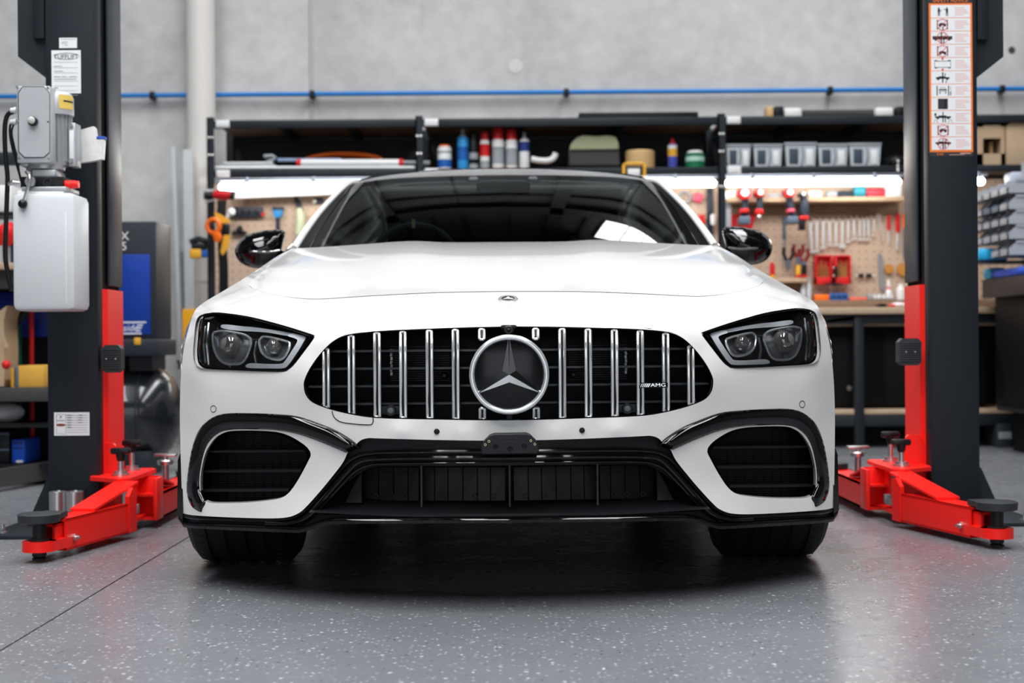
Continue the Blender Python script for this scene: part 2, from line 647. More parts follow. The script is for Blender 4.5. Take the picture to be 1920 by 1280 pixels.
# ------------------------------------------------------------------ the car
M_WHITE = mat('white_paint', (0.76, 0.743, 0.725), 0.3, coat=1.0, var=0.0)
M_GLOSS = mat('gloss_black', (0.002, 0.002, 0.0025), 0.06, var=0.0, spec=0.5)
M_MATTE = mat('matte_black_plastic', (0.007, 0.008, 0.0095), 0.45, var=0.1, scale=200)
M_BLACK = mat('deep_black', (0.004, 0.004, 0.005), 0.6, var=0.0)
M_CHROME = mat('bright_chrome', (0.86, 0.87, 0.88), 0.08, 1.0, var=0.0)
M_RUBBER = mat('tyre_rubber', (0.012, 0.012, 0.013), 0.62, var=0.2, scale=80)
M_LENS = glass_mat('clear_lens', (0.97, 0.98, 0.99), 1.42)
M_GLASS = glass_mat('tinted_glass', (0.22, 0.25, 0.25), 1.55)
M_RIM = mat('dark_wheel_alloy', (0.03, 0.03, 0.033), 0.3, 0.8, var=0)
M_DRL = mat('frosted_light_guide', (0.82, 0.84, 0.87), 0.25, var=0.0)
M_SATIN = mat('satin_chrome', (0.84, 0.85, 0.86), 0.22, 0.75, var=0)
M_DISC = mat('emblem_black', (0.006, 0.006, 0.007), 0.16, var=0, spec=0.3)
M_SILVER = mat('satin_silver', (0.55, 0.57, 0.6), 0.3, 0.4, var=0)

NOSE = 3.8
car = thing('car', 'white four-door sports coupe facing the camera between two red lift arms', 'car', (-0.008, NOSE, 0))
car.rotation_euler = (0, 0, 0.0095)
ORG[car.name] = Vector((0, 0, 0))


def cq(pts):
    r = []
    for (u, v) in pts:
        a, b = unroll(u, v)
        r.append((-(a + 6.0), b + 640.0))
    return r


def cpt(p, q, y):
    """car-frame point of the viewer's left half"""
    x = -(p + 6.0) * (NOSE + y) / F + 0.008 + 0.0095 * y
    return Vector((min(x, 0.0) if p > 0.01 else 0.0, y, H - (q - 640.0) * (NOSE + y) / F))


CTRL = []
def ctrl(u, lst):
    CTRL.extend((u, v, y) for v, y in lst)
ctrl(954, [(547, .215), (561, .155), (575, .105), (590, .062), (602, .035), (612, .02), (640, .0), (700, -.005), (760, .0), (788, .008), (808, .003), (826, .004), (850, .01), (900, .0), (972, -.015), (995, -.015)])
ctrl(860, [(548, .225), (561, .165), (575, .115), (602, .045), (614, .03), (700, .005), (787, .016), (808, .011), (826, .013), (860, .02), (972, -.005), (995, -.005)])
ctrl(754, [(551, .265), (575, .155), (600, .075), (617, .055), (700, .03), (786, .05), (810, .04), (824, .045), (860, .05), (973, .02), (995, .02)])
ctrl(640, [(559, .36), (590, .19), (615, .13), (632, .11), (700, .085), (772, .1), (810, .1), (850, .105), (900, .1), (975, .07), (995, .07)])
ctrl(585, [(561, .42), (600, .235), (632, .17), (660, .15), (715, .125), (760, .135), (800, .14), (850, .14), (920, .14), (985, .12), (1000, .12)])
ctrl(520, [(556, .52), (580, .38), (610, .28), (660, .22), (720, .2), (780, .2), (850, .2), (920, .2), (985, .18)])
ctrl(450, [(545, .72), (570, .5), (595, .42), (640, .34), (700, .31), (770, .3), (850, .3), (920, .3), (985, .28)])
ctrl(400, [(562, .68), (585, .52), (600, .47), (650, .42), (700, .39), (770, .38), (850, .38), (920, .38), (985, .36)])
ctrl(365, [(590, .62), (640, .52), (700, .46), (780, .45), (860, .44), (950, .43), (985, .42)])
SIL = [(343, 961), (342, 920), (340, 852), (338.5, 790), (339, 740), (341, 700), (345, 660), (352, 627), (361, 595), (370, 578), (385, 566), (403, 555), (427, 541), (450, 527), (480, 508), (515, 484), (540, 470), (549, 466)]
SILY = [.485, .49, .5, .52, .53, .545, .57, .6, .655, .71, .755, .81, .9, 1.02, 1.22, 1.48, 1.68, 1.74]
CTRL += [(u, v, y) for (u, v), y in zip(SIL, SILY)]
CTRL += [(465, 533, .84), (480, 520, .98), (505, 500, 1.2), (530, 481, 1.5), (342, 985, .48)]
_pq = cq([(u, v) for u, v, y in CTRL])
_y = [c[2] for c in CTRL]
# mirrored samples keep the nose square to the centre line
_P = list(_pq) + [(-p, q) for (p, q) in _pq if 20 < p < 330]
_Y = _y + [y for (p, q), y in zip(_pq, _y) if 20 < p < 330]
DEP = TPS(_P, _Y, 100.0, 2e-3)


def surf(pts, off=0.0):
    p = np.array([a[0] for a in pts]); q = np.array([a[1] for a in pts])
    d = DEP(p, q) + off
    return [cpt(a, b, c) for a, b, c in zip(p, q, d)]


def car_patch(name, material, outer, holes=(), step=9.0, off=0.0, off_fn=None, rim=0.0, rim_outer=0.0, both=True, parent=None, stepy=None, one=None, smooth=40):
    """panel lying on the nose surface; outlines in car pixels (left half)"""
    V, T = triangulate(outer, holes, step, stepy)
    d = np.zeros(len(V)) + off
    if off_fn is not None:
        d = d + off_fn(V[:, 0], V[:, 1])
    dep = DEP(V[:, 0], V[:, 1]) + d
    P = [cpt(a, b, c) for (a, b), c in zip(V, dep)]
    mb = MB()
    mb.add(P, T)

    def rimloop(L, depth, isnose=False):
        n = len(L)
        key = {(round(a, 3), round(b, 3)): i for i, (a, b) in enumerate(V)}
        base = []
        for (a, b) in L:
            i = key.get((round(a, 3), round(b, 3)))
            if i is None:
                i = int(np.argmin((V[:, 0] - a) ** 2 + (V[:, 1] - b) ** 2))
            base.append(P[i])
        vs = base + [b + Vector((0, depth, 0)) for b in base]
        fs = []
        for i in range(n):
            j = (i + 1) % n
            if L[i][0] < 0.5 and L[j][0] < 0.5: continue
            fs.append((i, j, j + n, i + n))
        mb.add(vs, fs)
    if rim:
        for L in holes: rimloop(L, rim)
    if rim_outer: rimloop(outer, rim_outer)
    if both: mb.mirror_x()
    if one == 'right':
        mb.v = [(-a, b, c) for a, b, c in mb.v]
        mb.f = [f[::-1] for f in mb.f]
    return mb.build(name, material, parent or car, smooth=smooth, weld=True)


def smooth_px(pts, closed=True, sub=4, step=6.0):
    return resample(catmull(cq(pts), sub, closed), step, closed)


def centre_loop(pts, step=7.0):
    """open traced line that starts and ends on the centre line"""
    c = catmull(cq(pts), 4, False)
    c[0] = (0.0, c[0][1]); c[-1] = (0.0, c[-1][1])
    return resample(c, step, False)


SHUT = [(954, 547), (880, 548), (800, 550), (700, 555), (620, 560), (585, 561), (540, 557), (500, 549), (475, 541), (465, 533)]
HSIDE = [(465, 533), (480, 520), (505, 500), (530, 481), (549, 466)]
BOTW = [(343, 961), (356, 964), (376, 966), (432, 969), (503, 971), (539, 969), (559, 962), (573, 951), (601, 920), (624, 892), (643, 867), (652, 848)]
BOTC = [(652, 848), (664, 838), (675, 826), (690, 821), (713, 821.5), (800, 824), (880, 825.5), (954, 826)]
shut = catmull(cq(SHUT), 4); shut[0] = (0.0, shut[0][1])
side = catmull(cq(HSIDE), 4)
sil = catmull(cq(SIL), 4)
botc = catmull(cq(BOTC), 4); botc[-1] = (0.0, botc[-1][1])
outer = shut[:-1] + side[:-1] + sil[::-1][:-1] + catmull(cq(BOTW), 4)[:-1] + botc
outer = resample(outer, 8.0, False)

GRILLE = [(954, 611.5), (880, 613), (800, 616), (720, 619.5), (670, 624), (645, 629), (627.5, 637.5), (612.5, 650), (595, 670), (580, 692.5), (571, 712.5), (570, 725), (572.5, 737.5), (580, 749), (592.5, 757.5), (620, 767.5), (655, 776), (695, 782.5), (745, 785), (800, 786), (880, 787.5), (954, 788)]
grille = centre_loop(GRILLE, 6.0)
HEAD = [(380, 597.5), (387.5, 591), (402.5, 587.5), (432.5, 590), (470, 596), (510, 606), (545, 616), (570, 624), (588, 630), (590, 632), (585, 640), (570, 660), (552.5, 682.5), (542.5, 691), (532.5, 695), (495, 694.5), (445, 692.5), (395, 690), (380, 685), (374, 675), (372.5, 657.5), (374, 635), (376, 612)]
head = smooth_px(HEAD)
MESHO = [(377, 915), (378, 885), (386, 850), (400, 826), (416, 813), (440, 807), (500, 807.5), (534, 813), (562, 827), (578.7, 841), (583, 852.5), (577, 866.5), (562, 894.7), (545, 920), (528, 932.6), (500, 938), (460.6, 941.5), (418.4, 942.5), (392, 941), (380, 932)]
mesho = smooth_px(MESHO)
FRAME = [(676, 838), (657.5, 821.5), (629, 804.7), (601, 793.4), (559, 779.4), (517, 775), (460.6, 773), (427, 773.7), (404, 779), (384.7, 792), (370.6, 810), (360.8, 838), (355, 866.5), (351, 897.5), (350.4, 920), (353.7, 937), (362, 951), (377.7, 960), (382, 952), (387, 940), (377, 918), (376, 895), (380, 866.5), (387, 841), (397, 824), (413, 811), (432.5, 806), (460.6, 805), (517, 807), (559, 814.5), (601, 829), (643.4, 847), (652, 848), (668, 842)]
frame = smooth_px(FRAME, sub=6, step=3.0)

car_patch('front_bumper', M_WHITE, outer, [grille + [(0.0, 700.0)] if False else grille, head, mesho], step=11, stepy=7, rim=0.035)

# ---- hood
Fp = shut[::-1]
nC, nR = 44, 34
ft = resample(shut, 3.0, False)
idx = np.linspace(0, len(ft) - 1, nC).round().astype(int)
Fr = surf([(ft[i][0], ft[i][1] - 1.4) for i in idx])
Rr = catmull([(0, 1.56, 1.034), (-.2, 1.57, 1.035), (-.335, 1.59, 1.041), (-.5, 1.63, 1.034), (-.65, 1.68, 1.026), (-.79, 1.735, 1.019)], 12)
ridx = np.linspace(0, len(Rr) - 1, nC).round().astype(int)
hsd = surf(resample(catmull(cq(HSIDE), 10), 1.0, False))
sidx = np.linspace(0, len(hsd) - 1, nR).round().astype(int)
grid = []
for r in range(nR):
    s = r / (nR - 1)
    row = []
    lin_end = Vector(Fr[-1]) * (1 - s) + Vector(Rr[ridx[-1]]) * s
    corr = Vector(hsd[sidx[r]]) - lin_end
    for c in range(nC):
        t = c / (nC - 1)
        pnt = Vector(Fr[c]) * (1 - s) + Vector(Rr[ridx[c]]) * s
        pnt += corr * (t ** 4)
        bul = 4 * s * (1 - s)
        dome = math.exp(-((abs(pnt.x) - .36) / .1) ** 2) * .006 * min(1, s * 2)
        pnt.z += bul * .016 * (1 - t ** 3) + dome * (1 - s * .9)
        row.append(pnt)
    grid.append(row)
mb = MB()
vs = [p for row in grid for p in row]
fs = [(r * nC + c, r * nC + c + 1, (r + 1) * nC + c + 1, (r + 1) * nC + c) for r in range(nR - 1) for c in range(nC - 1)]
mb.add(vs, fs)
# folded lower lip of the hood edge
lip = [grid[0][c] for c in range(nC)] + [grid[r][nC - 1] for r in range(1, nR)]
mb.add(lip + [p + Vector((0.006, 0.012, -0.025)) for p in lip], [(i, i + 1, i + 1 + len(lip), i + len(lip)) for i in range(len(lip) - 1)])
mb.mirror_x()
mb.build('hood', M_WHITE, car, smooth=40, weld=True)
# hood badge
bc = surf([(0.0, 561.5)])[0]; bc.x = 0
_b1, _b2 = surf([(0.0, 558.0), (0.0, 565.0)])
nrm = Vector((0, -(_b1.z - _b2.z), _b1.y - _b2.y)).normalized()
bc = bc + nrm * .0005
bd = MB().lathe([(0.027, -0.008), (0.027, 0.0022), (0.0255, 0.0035)], bc, nrm, 40).build('hood_badge', M_SATIN, car)
MB().lathe([(0.018, 0.0034), (0.017, 0.004)], bc, nrm, 32).build('badge_face', M_BLACK, bd)
st = MB()
e1 = Vector((1, 0, 0)); e2 = nrm.cross(e1)
for k in range(3):
    t = math.pi / 2 + k * 2 * math.pi / 3
    d = e1 * math.cos(t) - e2 * -math.sin(t)
    s_ = nrm.cross(d)
    st.add([bc + nrm * .007, bc + d * .0165 + nrm * .0045, bc + (d * .3 + s_ * .5) * .0075 + nrm * .0045, bc + (d * .3 - s_ * .5) * .0075 + nrm * .0045], [(0, 1, 2), (0, 3, 1)])
st.build('badge_star', M_SATIN, bd, smooth=0)
lw = MB()
for k in range(20):
    t = 2 * math.pi * k / 20
    d = e1 * math.cos(t) + e2 * math.sin(t)
    lw.tube([bc + d * .0205 + nrm * .0037, bc + d * .0235 + nrm * .0037], .0006, 4)
lw.build('badge_lettering', M_BLACK, bd)

# ---- panel details on the bumper
def line_on(pts, r=0.0013, off=-0.0006, closed=False):
    L = resample(catmull(cq(pts), 6, closed), 4.0, closed)
    return MB().tube(surf(L, off), r, 5, closed)
sh = line_on([(622.5, 770), (628, 783), (645, 792), (690, 796), (699, 792), (699.5, 783)])
sh.build('tow_eye_cover_gap', M_BLACK, car)
for (u, v, nm) in ((401, 766, 'parking_sensor'),):
    pts = [(u + 5.2 * math.cos(t), v + 6.2 * math.sin(t)) for t in np.linspace(0, 2 * math.pi, 24, endpoint=False)]
    k = line_on(pts, 0.0009, closed=True); kk = MB().add(k.v, k.f); kk.v = [(-a, b, c) for a, b, c in kk.v]; kk.f = [f[::-1] for f in kk.f]
    k.build(nm, M_MATTE, car); kk.build(nm, M_MATTE, car)
c0 = surf(cq([(819, 808.5)]))[0]
for s in (1, -1):
    c = Vector((c0.x * s, c0.y, c0.z))
    MB().lathe([(0.0072, 0.004), (0.0072, -0.003), (0.005, -0.004), (0.0, -0.0042)], c, (0, 1, 0), 20).build('parking_sensor', M_BLACK, car)

# ---- grille
gback = centre_loop(GRILLE, 8.0)
gr = car_patch('grille', M_BLACK, gback, step=16, off=0.11)
gtrim = MB().tube(surf(grille, 0.006)[:], 0.0042, 6)
gtrim.mirror_x(); gtrim.build('grille_trim', M_GLOSS, gr)


def gcol(u):
    """top and bottom of the grille opening at photo column u (left half)"""
    c = np.array(cq(GRILLE)); pu = cq([(u, 700)])[0][0]
    k = int(np.argmax(c[:, 0]))
    top = np.interp(pu, c[:k + 1, 0], c[:k + 1, 1]); bot = np.interp(pu, c[k:, 0][::-1], c[k:, 1][::-1])
    return pu, top, bot


for q in (656, 689, 722, 755):
    pts = []
    for pu in np.arange(0, 385, 8.0):
        u = 954 - pu
        _, t, b = gcol(u)
        if t + 3 < q < b - 3: pts.append((pu, q))
    L = surf(pts, 0.035)
    fin = MB()
    n = len(L)
    vs = [p + Vector((0, 0, 0.0025)) for p in L] + [p + Vector((0, 0, -0.0025)) for p in L] + [p + Vector((0, 0.07, 0.004)) for p in L] + [p + Vector((0, 0.07, -0.006)) for p in L]
    fs = []
    for i in range(n - 1):
        fs += [(i, i + 1, n + i + 1, n + i), (i, 2 * n + i, 2 * n + i + 1, i + 1), (n + i, n + i + 1, 3 * n + i + 1, 3 * n + i)]
    fin.add(vs, fs); fin.mirror_x()
    fin.build('grille_fin', mat('grille_fin_grey', (0.035, 0.037, 0.04), 0.3, var=0), gr, weld=True)
# radiator core visible between the fins
rad = MB()
for (ua, ub) in ((732, 842),):
    for v in np.arange(650, 716, 4.2):
        A, B = surf(cq([(ua, v), (ub, v)]), 0.095)
        rad.tube([A, B], 0.0014, 4)
rr2 = MB().add([(-a, b, c) for a, b, c in rad.v], [f[::-1] for f in rad.f])
for q_ in (rad, rr2): tag(q_.build('radiator_fins', mat('radiator', (0.05, 0.05, 0.055), 0.4, 0.5, var=0), gr), kind='stuff')
hk = MB()
for k in range(7):
    A, B = surf(cq([(734.5, 655 + k * 7), (734.5 - (k % 2) * 1.2, 661 + k * 7)]), 0.08)
    hk.tube([A, B], 0.004, 5)
h2 = MB().add([(-a, b, c) for a, b, c in hk.v], [f[::-1] for f in hk.f])
for q_ in (hk, h2): q_.build('radiator_bracket', M_SILVER, gr)


def bar(u, v0, v1, name='grille_bar', w=4.3):
    out = []
    for s in (1, -1):
        p = cq([(u, 700)])[0][0]
        q0, q1 = v0, v1
        r = 1.5
        loop = [(p - w + r, q0), (p + w - r, q0), (p + w, q0 + r), (p + w, q1 - r), (p + w - r, q1), (p - w + r, q1), (p - w, q1 - r), (p - w, q0 + r)]
        loop = resample(loop, 9.0, True)
        P = surf(loop, 0.010)
        P = [Vector((a.x * s, a.y, a.z)) for a in P]
        mb = MB().tube(P, 0.0041, 8, True)
        b = mb.build(name, M_SATIN, gr)
        C = surf([(p, q0 + 3), (p, (q0 + q1) / 2), (p, q1 - 3)], 0.017)
        cb = MB()
        C = [Vector((a.x * s, a.y, a.z)) for a in C]
        cb.tube(C, 0.0075, 8)
        cb.tube([a + Vector((0, .012, 0)) for a in C], 0.0075, 8)
        cb.build('bar_core', M_BLACK, gr)
    return out
for u, v0, v1 in ((612, 654, 763), (659.3, 630, 776), (707.5, 624.5, 781), (756, 622, 783), (805.5, 620, 784.5), (854.5, 618.5, 785)):
    f = (954 - u) * ROLL
    bar(u, v0 - f, v1 - f)
bar(904, 617, 636); bar(904, 764.5, 785.5)

# camera and sensors in the grille
c0 = surf(cq([(733, 769)]), 0.02)[0]
for s in (1, -1):
    c = Vector((c0.x * s, c0.y, c0.z))
    sn = MB().box(c.x - .03, c.x + .03, c.y + .004, c.y + .04, c.z - .011, c.z + .011, .004)
    sn.lathe([(0.014, 0.02), (0.014, -0.004), (0.011, -0.008)], c, (0, 1, 0), 24)
    so = sn.build('grille_sensor', M_MATTE, gr)
    MB().lathe([(0.0075, -0.006), (0.0075, -0.009), (0.006, -0.0095)], c, (0, 1, 0), 20).build('sensor_face', mat('sensor_grey', (0.09, 0.095, 0.1), 0.35, var=0), so)
c = surf(cq([(954, 619)]), 0.0)[0]; c.x = 0
fc = MB().lathe([(0.013, 0.03), (0.013, -0.002), (0.0095, -0.006)], c, (0, 1, 0), 24)
fc.box(-.021, .021, c.y, c.y + .02, c.z + .002, c.z + .014, .005)
fo = fc.build('front_camera', M_MATTE, gr)
MB().ellip(c + Vector((0, -.004, 0)), (.005, .004, .005)).build('camera_lens', M_GLOSS, fo)
c = surf(cq([(954.5, 781)]), 0.0)[0]; c.x = 0
MB().box(-.0075, .0075, c.y, c.y + .02, c.z - .007, c.z + .007, .002).build('washer_nozzle', M_MATTE, gr)
c0 = surf(cq([(833, 704)]), 0.07)[0]
for s in (1, -1):
    MB().lathe([(0.009, 0.02), (0.009, 0), (0.004, -0.004)], Vector((c0.x * s, c0.y, c0.z)), (0, 1, 0), 16).build('radar_bolt', M_MATTE, gr)

# grille emblem: ring, black disc, three-pointed star
ec = surf(cq([(954.5, 702)]), -0.022)[0]; ec.x = 0
em = MB().lathe([(0.101, 0.04), (0.101, 0.0), (0.093, -0.004), (0.0, -0.004)], ec + Vector((0, .006, 0)), (0, 1, 0), 64).build('grille_emblem', M_DISC, car)
MB().torus(ec + Vector((0, -.001, 0)), 0.0935, 0.0068, (0, 1, 0), 72, 12, 1.1).build('emblem_ring', M_SATIN, em)
st = MB()
yc, ye = ec.y - 0.014, ec.y - 0.001
for k in range(3):
    t = math.pi / 2 + k * 2 * math.pi / 3
    tip = Vector((math.cos(t) * .0895, ye, ec.z + math.sin(t) * .0895))
    def nt(a): return Vector((math.cos(a) * .0195, ye, ec.z + math.sin(a) * .0195))
    cc = Vector((0, yc, ec.z))
    rid = Vector((tip.x, ye - .0035, tip.z))
    na, nb = nt(t + math.pi / 3), nt(t - math.pi / 3)
    sx = Vector((-math.sin(t), 0, math.cos(t))) * .0016
    st.add([cc, rid, tip + sx, tip - sx, na, nb], [(0, 4, 2, 1), (0, 1, 3, 5), (1, 2, 3)])
st.build('emblem_star', M_CHROME, em, smooth=0)

# AMG script between two bars on the right of the grille
a3 = surf(cq([(954 - (1226 - 954), 726)]), 0.0)[0]
yb = a3.y - 0.006
bx = at(1226, 722, NOSE + yb)
c = Vector((bx.x + .008, yb, bx.z))
am = MB().box(c.x - .037, c.x + .037, yb, yb + .006, c.z - .0068, c.z + .0068, .0015, ).build('model_badge', M_GLOSS, gr)
lt = MB()
put_text(lt, 'AMG', 0.0125, (c.x + .012, yb - .0006, c.z), sx=1.45, depth=.0008)
for k in range(5):
    xx = c.x - .034 + k * .0046
    w_ = .0012 + .0004 * k
    lt.add([(xx, yb - .0012, c.z - .0045), (xx + w_, yb - .0012, c.z - .0045), (xx + w_ + .005, yb - .0012, c.z + .0045), (xx + .005, yb - .0012, c.z + .0045)], [(0, 1, 2, 3)])
lt.build('badge_lettering', M_CHROME, am, smooth=0)

# ---- headlights
P1 = [(400, 627), (407, 622), (420, 620.5), (455, 626), (469, 633), (472, 640), (470, 652), (462, 672), (454, 680), (445, 682), (424, 681), (411, 672), (402, 652)]
P2 = [(487, 641), (490, 634), (497, 631), (520, 635), (541, 641), (544, 647), (540, 659), (533, 670), (523, 674), (503, 670), (491, 659)]
DR = [(548, 624.5), (560, 627), (573, 631.5), (570, 640), (560, 657), (548, 675), (541, 684), (532, 690), (505, 690.5), (464, 689), (468, 681), (500, 682), (527, 681.5), (535, 676), (549, 655), (558, 639), (553, 634), (540, 629.5)]
TOPB = [(415, 613), (420, 608), (450, 611), (490, 615), (548, 624.5), (540, 629.5), (500, 623), (450, 620), (425, 617)]
for sgn, which in ((1, None), (-1, 'right')):
    kw = dict(both=False, one=which)
    hd = car_patch('headlight', M_GLOSS, head, step=14, off=0.075, rim_outer=-0.07, **kw)
    car_patch('headlight_lens', M_LENS, head, step=10, off=0.004, parent=hd, **kw)
    trim = surf(head, 0.003)
    tb = MB().tube([Vector((p.x * sgn, p.y, p.z)) for p in trim], 0.0035, 6, True); tb.build('headlight_seal', M_GLOSS, hd)
    dr = smooth_px(DR, step=5)
    car_patch('running_light', M_DRL, dr, step=6, off=0.022, rim_outer=0.02, parent=hd, **kw)
    tp = smooth_px(TOPB, step=5)
    car_patch('light_blade', M_SILVER, tp, step=8, off=0.026, rim_outer=0.02, parent=hd, **kw)
    for PP in (P1, P2):
        pp = smooth_px(PP, step=4)
        ring = surf(pp, 0.03)
        MB().tube([Vector((p.x * sgn, p.y, p.z)) for p in ring], 0.0034, 8, True).build('projector_bezel', M_SATIN, hd)
        # bowl
        A = np.array(pp); ctr = A.mean(0)
        loops = []
        for f_, o_ in ((1.0, .031), (.86, .045), (.7, .058), (.02, .06)):
            loops.append([Vector((p.x * sgn, p.y, p.z)) for p in surf([tuple(ctr + (a - ctr) * f_) for a in A], o_)])
        bw = MB(); n = len(A)
        bw.add([p for L in loops for p in L], [(k * n + i, k * n + (i + 1) % n, (k + 1) * n + (i + 1) % n, (k + 1) * n + i) for k in range(3) for i in range(n)])
        bw.build('projector_bowl', mat('dark_chrome', (0.30, 0.31, 0.33), 0.2, 0.8, var=0), hd)
        cc = surf([tuple(ctr)], 0.045)[0]; cc.x *= sgn
        rad_ = (A[:, 1].max() - A[:, 1].min()) * .5 * 4.15 / F * .72
        MB().ellip(cc, (rad_, .022, rad_), 20, 12).build('projector_lens', mat('projector_glass', (0.20, 0.19, 0.18), 0.05, 0.5, coat=1.0, var=0), hd)
    # body-coloured inner fascia with ribs
    for k, (uu, v0, v1) in enumerate(((383, 612, 680), (389, 606, 684), (478, 640, 684))):
        pr = surf(resample(cq([(uu + 4, v0), (uu, (v0 + v1) / 2), (uu + 4, v1)]), 5.0, False), 0.04)
        MB().tube([Vector((p.x * sgn, p.y, p.z)) for p in pr], 0.004, 6).build('reflector_rib', mat('dark_chrome', (0.30, 0.31, 0.33), 0.2, 0.8, var=0), hd)
    pr = surf(resample(cq([(378, 612), (375.5, 632), (375, 655)]), 5.0, False), 0.012)
    MB().tube([Vector((p.x * sgn, p.y, p.z)) for p in pr], 0.0032, 6).build('side_red_strip', mat('strip_red', (0.45, 0.02, 0.015), 0.2, var=0), hd)  # thin red strip along the outer edge

# ---- side air intakes
def puff(poly, w, h):
    def fn(x, y):
        d = np.clip(edge_dist(poly, x, y) / w, 0, 1)
        return -h * (1 - (1 - d) ** 2)
    return fn
for which, sgn in ((None, 1), ('right', -1)):
    kw = dict(both=False, one=which)
    car_patch('intake_surround', M_GLOSS, frame, step=3.4, off=0.002, off_fn=puff(frame, 16, 0.022), rim_outer=0.03, parent=car, **kw)
    it = car_patch('side_intake', M_BLACK, mesho, step=14, off=0.10, rim_outer=-0.075, **kw)
    # three louvres
    A = np.array(mesho)
    for vv in (842, 879, 915):
        ps = [p for p in np.arange(A[:, 0].min(), A[:, 0].max(), 6.0) if inside(mesho, [p], [vv])[0]]
        L = surf([(p, vv) for p in ps], 0.03)
        L = [Vector((p.x * sgn, p.y, p.z)) for p in L]
        mb = MB(); n = len(L)
        mb.add([p + Vector((0, 0, .003)) for p in L] + [p + Vector((0, 0, -.003)) for p in L] + [p + Vector((0, .05, .003)) for p in L] + [p + Vector((0, .05, -.006)) for p in L],
               [f for i in range(n - 1) for f in ((i, i + 1, n + i + 1, n + i), (i, 2 * n + i, 2 * n + i + 1, i + 1), (n + i, n + i + 1, 3 * n + i + 1, 3 * n + i))])
        mb.build('louvre', M_MATTE, it)
    # honeycomb insert behind the louvres
    hb = MB(); vb = MB()
    for vv in np.arange(812, 940, 4.4):
        for p in np.arange(A[:, 0].min() + 6, A[:, 0].max() - 6, 17.0):
            if inside(mesho, [p, p + 12], [vv, vv]).all():
                X, Y = surf([(p, vv), (p + 12, vv)], 0.07)
                hb.tube([Vector((X.x * sgn, X.y, X.z)), Vector((Y.x * sgn, Y.y, Y.z))], .0011, 4)
    hb.build('intake_mesh', M_MATTE, it)
    tag(it.children[-1], kind='stuff')

# ---- lower bumper, mouldings, splitter
BB = [(954, 823), (800, 821), (713, 818), (682, 822), (662, 836), (648, 852), (638, 870), (620, 893), (596, 922), (568, 952), (556, 960), (538, 966), (503, 968), (432, 966), (376, 963), (345, 960), (341, 975), (356, 986), (460, 991), (553, 993), (580, 990), (612, 980), (657, 977), (800, 976), (954, 975)]
LO = [(954, 872), (800, 873), (716, 873.5), (688, 879), (660, 897), (632, 921), (604, 949), (600, 959), (612, 964), (680, 964), (800, 964), (954, 963)]
bb = centre_loop(BB, 6); lo = centre_loop(LO, 6)
lb = car_patch('lower_bumper', M_MATTE, bb, [lo], step=10, off=0.014, rim=0.05)
def mould(pts, r, off, name, m=M_GLOSS, flat=1.0):
    c = catmull(cq(pts), 5); c[-1] = (0.0, c[-1][1])
    P = surf(resample(c, 6, False), off)
    mb = MB().tube(P, r, 8, flat=flat, up=(0, 1, 0)); mb.mirror_x()
    return mb.build(name, m, car, weld=True)
mould([(345, 966), (376, 971), (432, 974), (503, 975.5), (543, 973), (566, 963), (586, 946), (612, 915), (637, 885), (656, 863), (676, 853), (710, 848), (760, 846.5), (860, 846), (954, 846)], .0062, 0.006, 'lower_moulding')
mould([(500, 981), (545, 981), (575, 969), (600, 943), (625, 914), (650, 886), (672, 866), (700, 860), (760, 858), (860, 857.5), (954, 857.5)], .0066, 0.0, 'lower_moulding')
mould([(560, 984), (588, 966), (612, 940), (640, 909), (665, 884), (690, 872), (720, 868.5), (800, 867.5), (954, 867)], .004, 0.008, 'opening_trim')
# lower intake interior
A = [cpt(p, q, 0) for p, q in lo]
li = car_patch('lower_intake', M_BLACK, lo, step=16, off=0.22)
fp = MB()
z0 = cpt(0, 964, 0.05).z
fp.add([(0, -.005, z0), (0, .24, z0 + .035), (-.5, .24, z0 + .035), (-.52, .1, z0 + .004), (-.3, .03, z0)], [(0, 1, 2, 3, 4)])
fp.mirror_x(); fp.build('intake_floor', M_MATTE, lb, smooth=0)
for k, u in enumerate((955, 790)):
    for s in ((1,) if k == 0 else (1, -1)):
        T_, B_ = surf(cq([(u, 872), (u, 944)]), 0.075)
        T_.x *= s; B_.x *= s
        if k == 0: T_.x = B_.x = 0
        MB().box(T_.x - .0022, T_.x + .0022, T_.y, T_.y + .12, B_.z - .01, T_.z + .01).build('intake_strut', mat('dark_grey_plastic', (0.035, 0.037, 0.04), 0.4), lb, smooth=0)
flap = mat('grey_flap_plastic', (0.012, 0.013, 0.015), 0.42)
for s in (1, -1):
    us = [948, 920, 895, 868, 840, 815, 793.5, 786, 765, 738, 710, 684]
    for a_, b_ in zip(us[:-1], us[1:]):
        if a_ == 793.5: continue
        p = surf(cq([(a_ - 1, 876), (b_ + 1, 876), (b_ + 1, 938), (a_ - 1, 938)]), 0.15)
        p = [Vector((q.x * s, q.y, q.z)) for q in p]
        MB().prism(p, (0, .012, 0)).build('intake_flap', flap, lb, smooth=0)
    for u in (925, 890, 830, 760, 735, 705):
        c_ = surf(cq([(u, 930)]), 0.146)[0]; c_.x *= s
        MB().torus(c_, .006, .0015, (0, 1, 0), 14, 6).build('flap_clip', flap, lb)
    p = surf(cq([(678, 882), (660, 915), (648, 942), (678, 942)]), 0.09)
    MB().prism([Vector((q.x * s, q.y, q.z)) for q in p], (0, .02, 0)).build('intake_gusset', mat('dark_grey_plastic', (0.035, 0.037, 0.04), 0.4), lb, smooth=0)
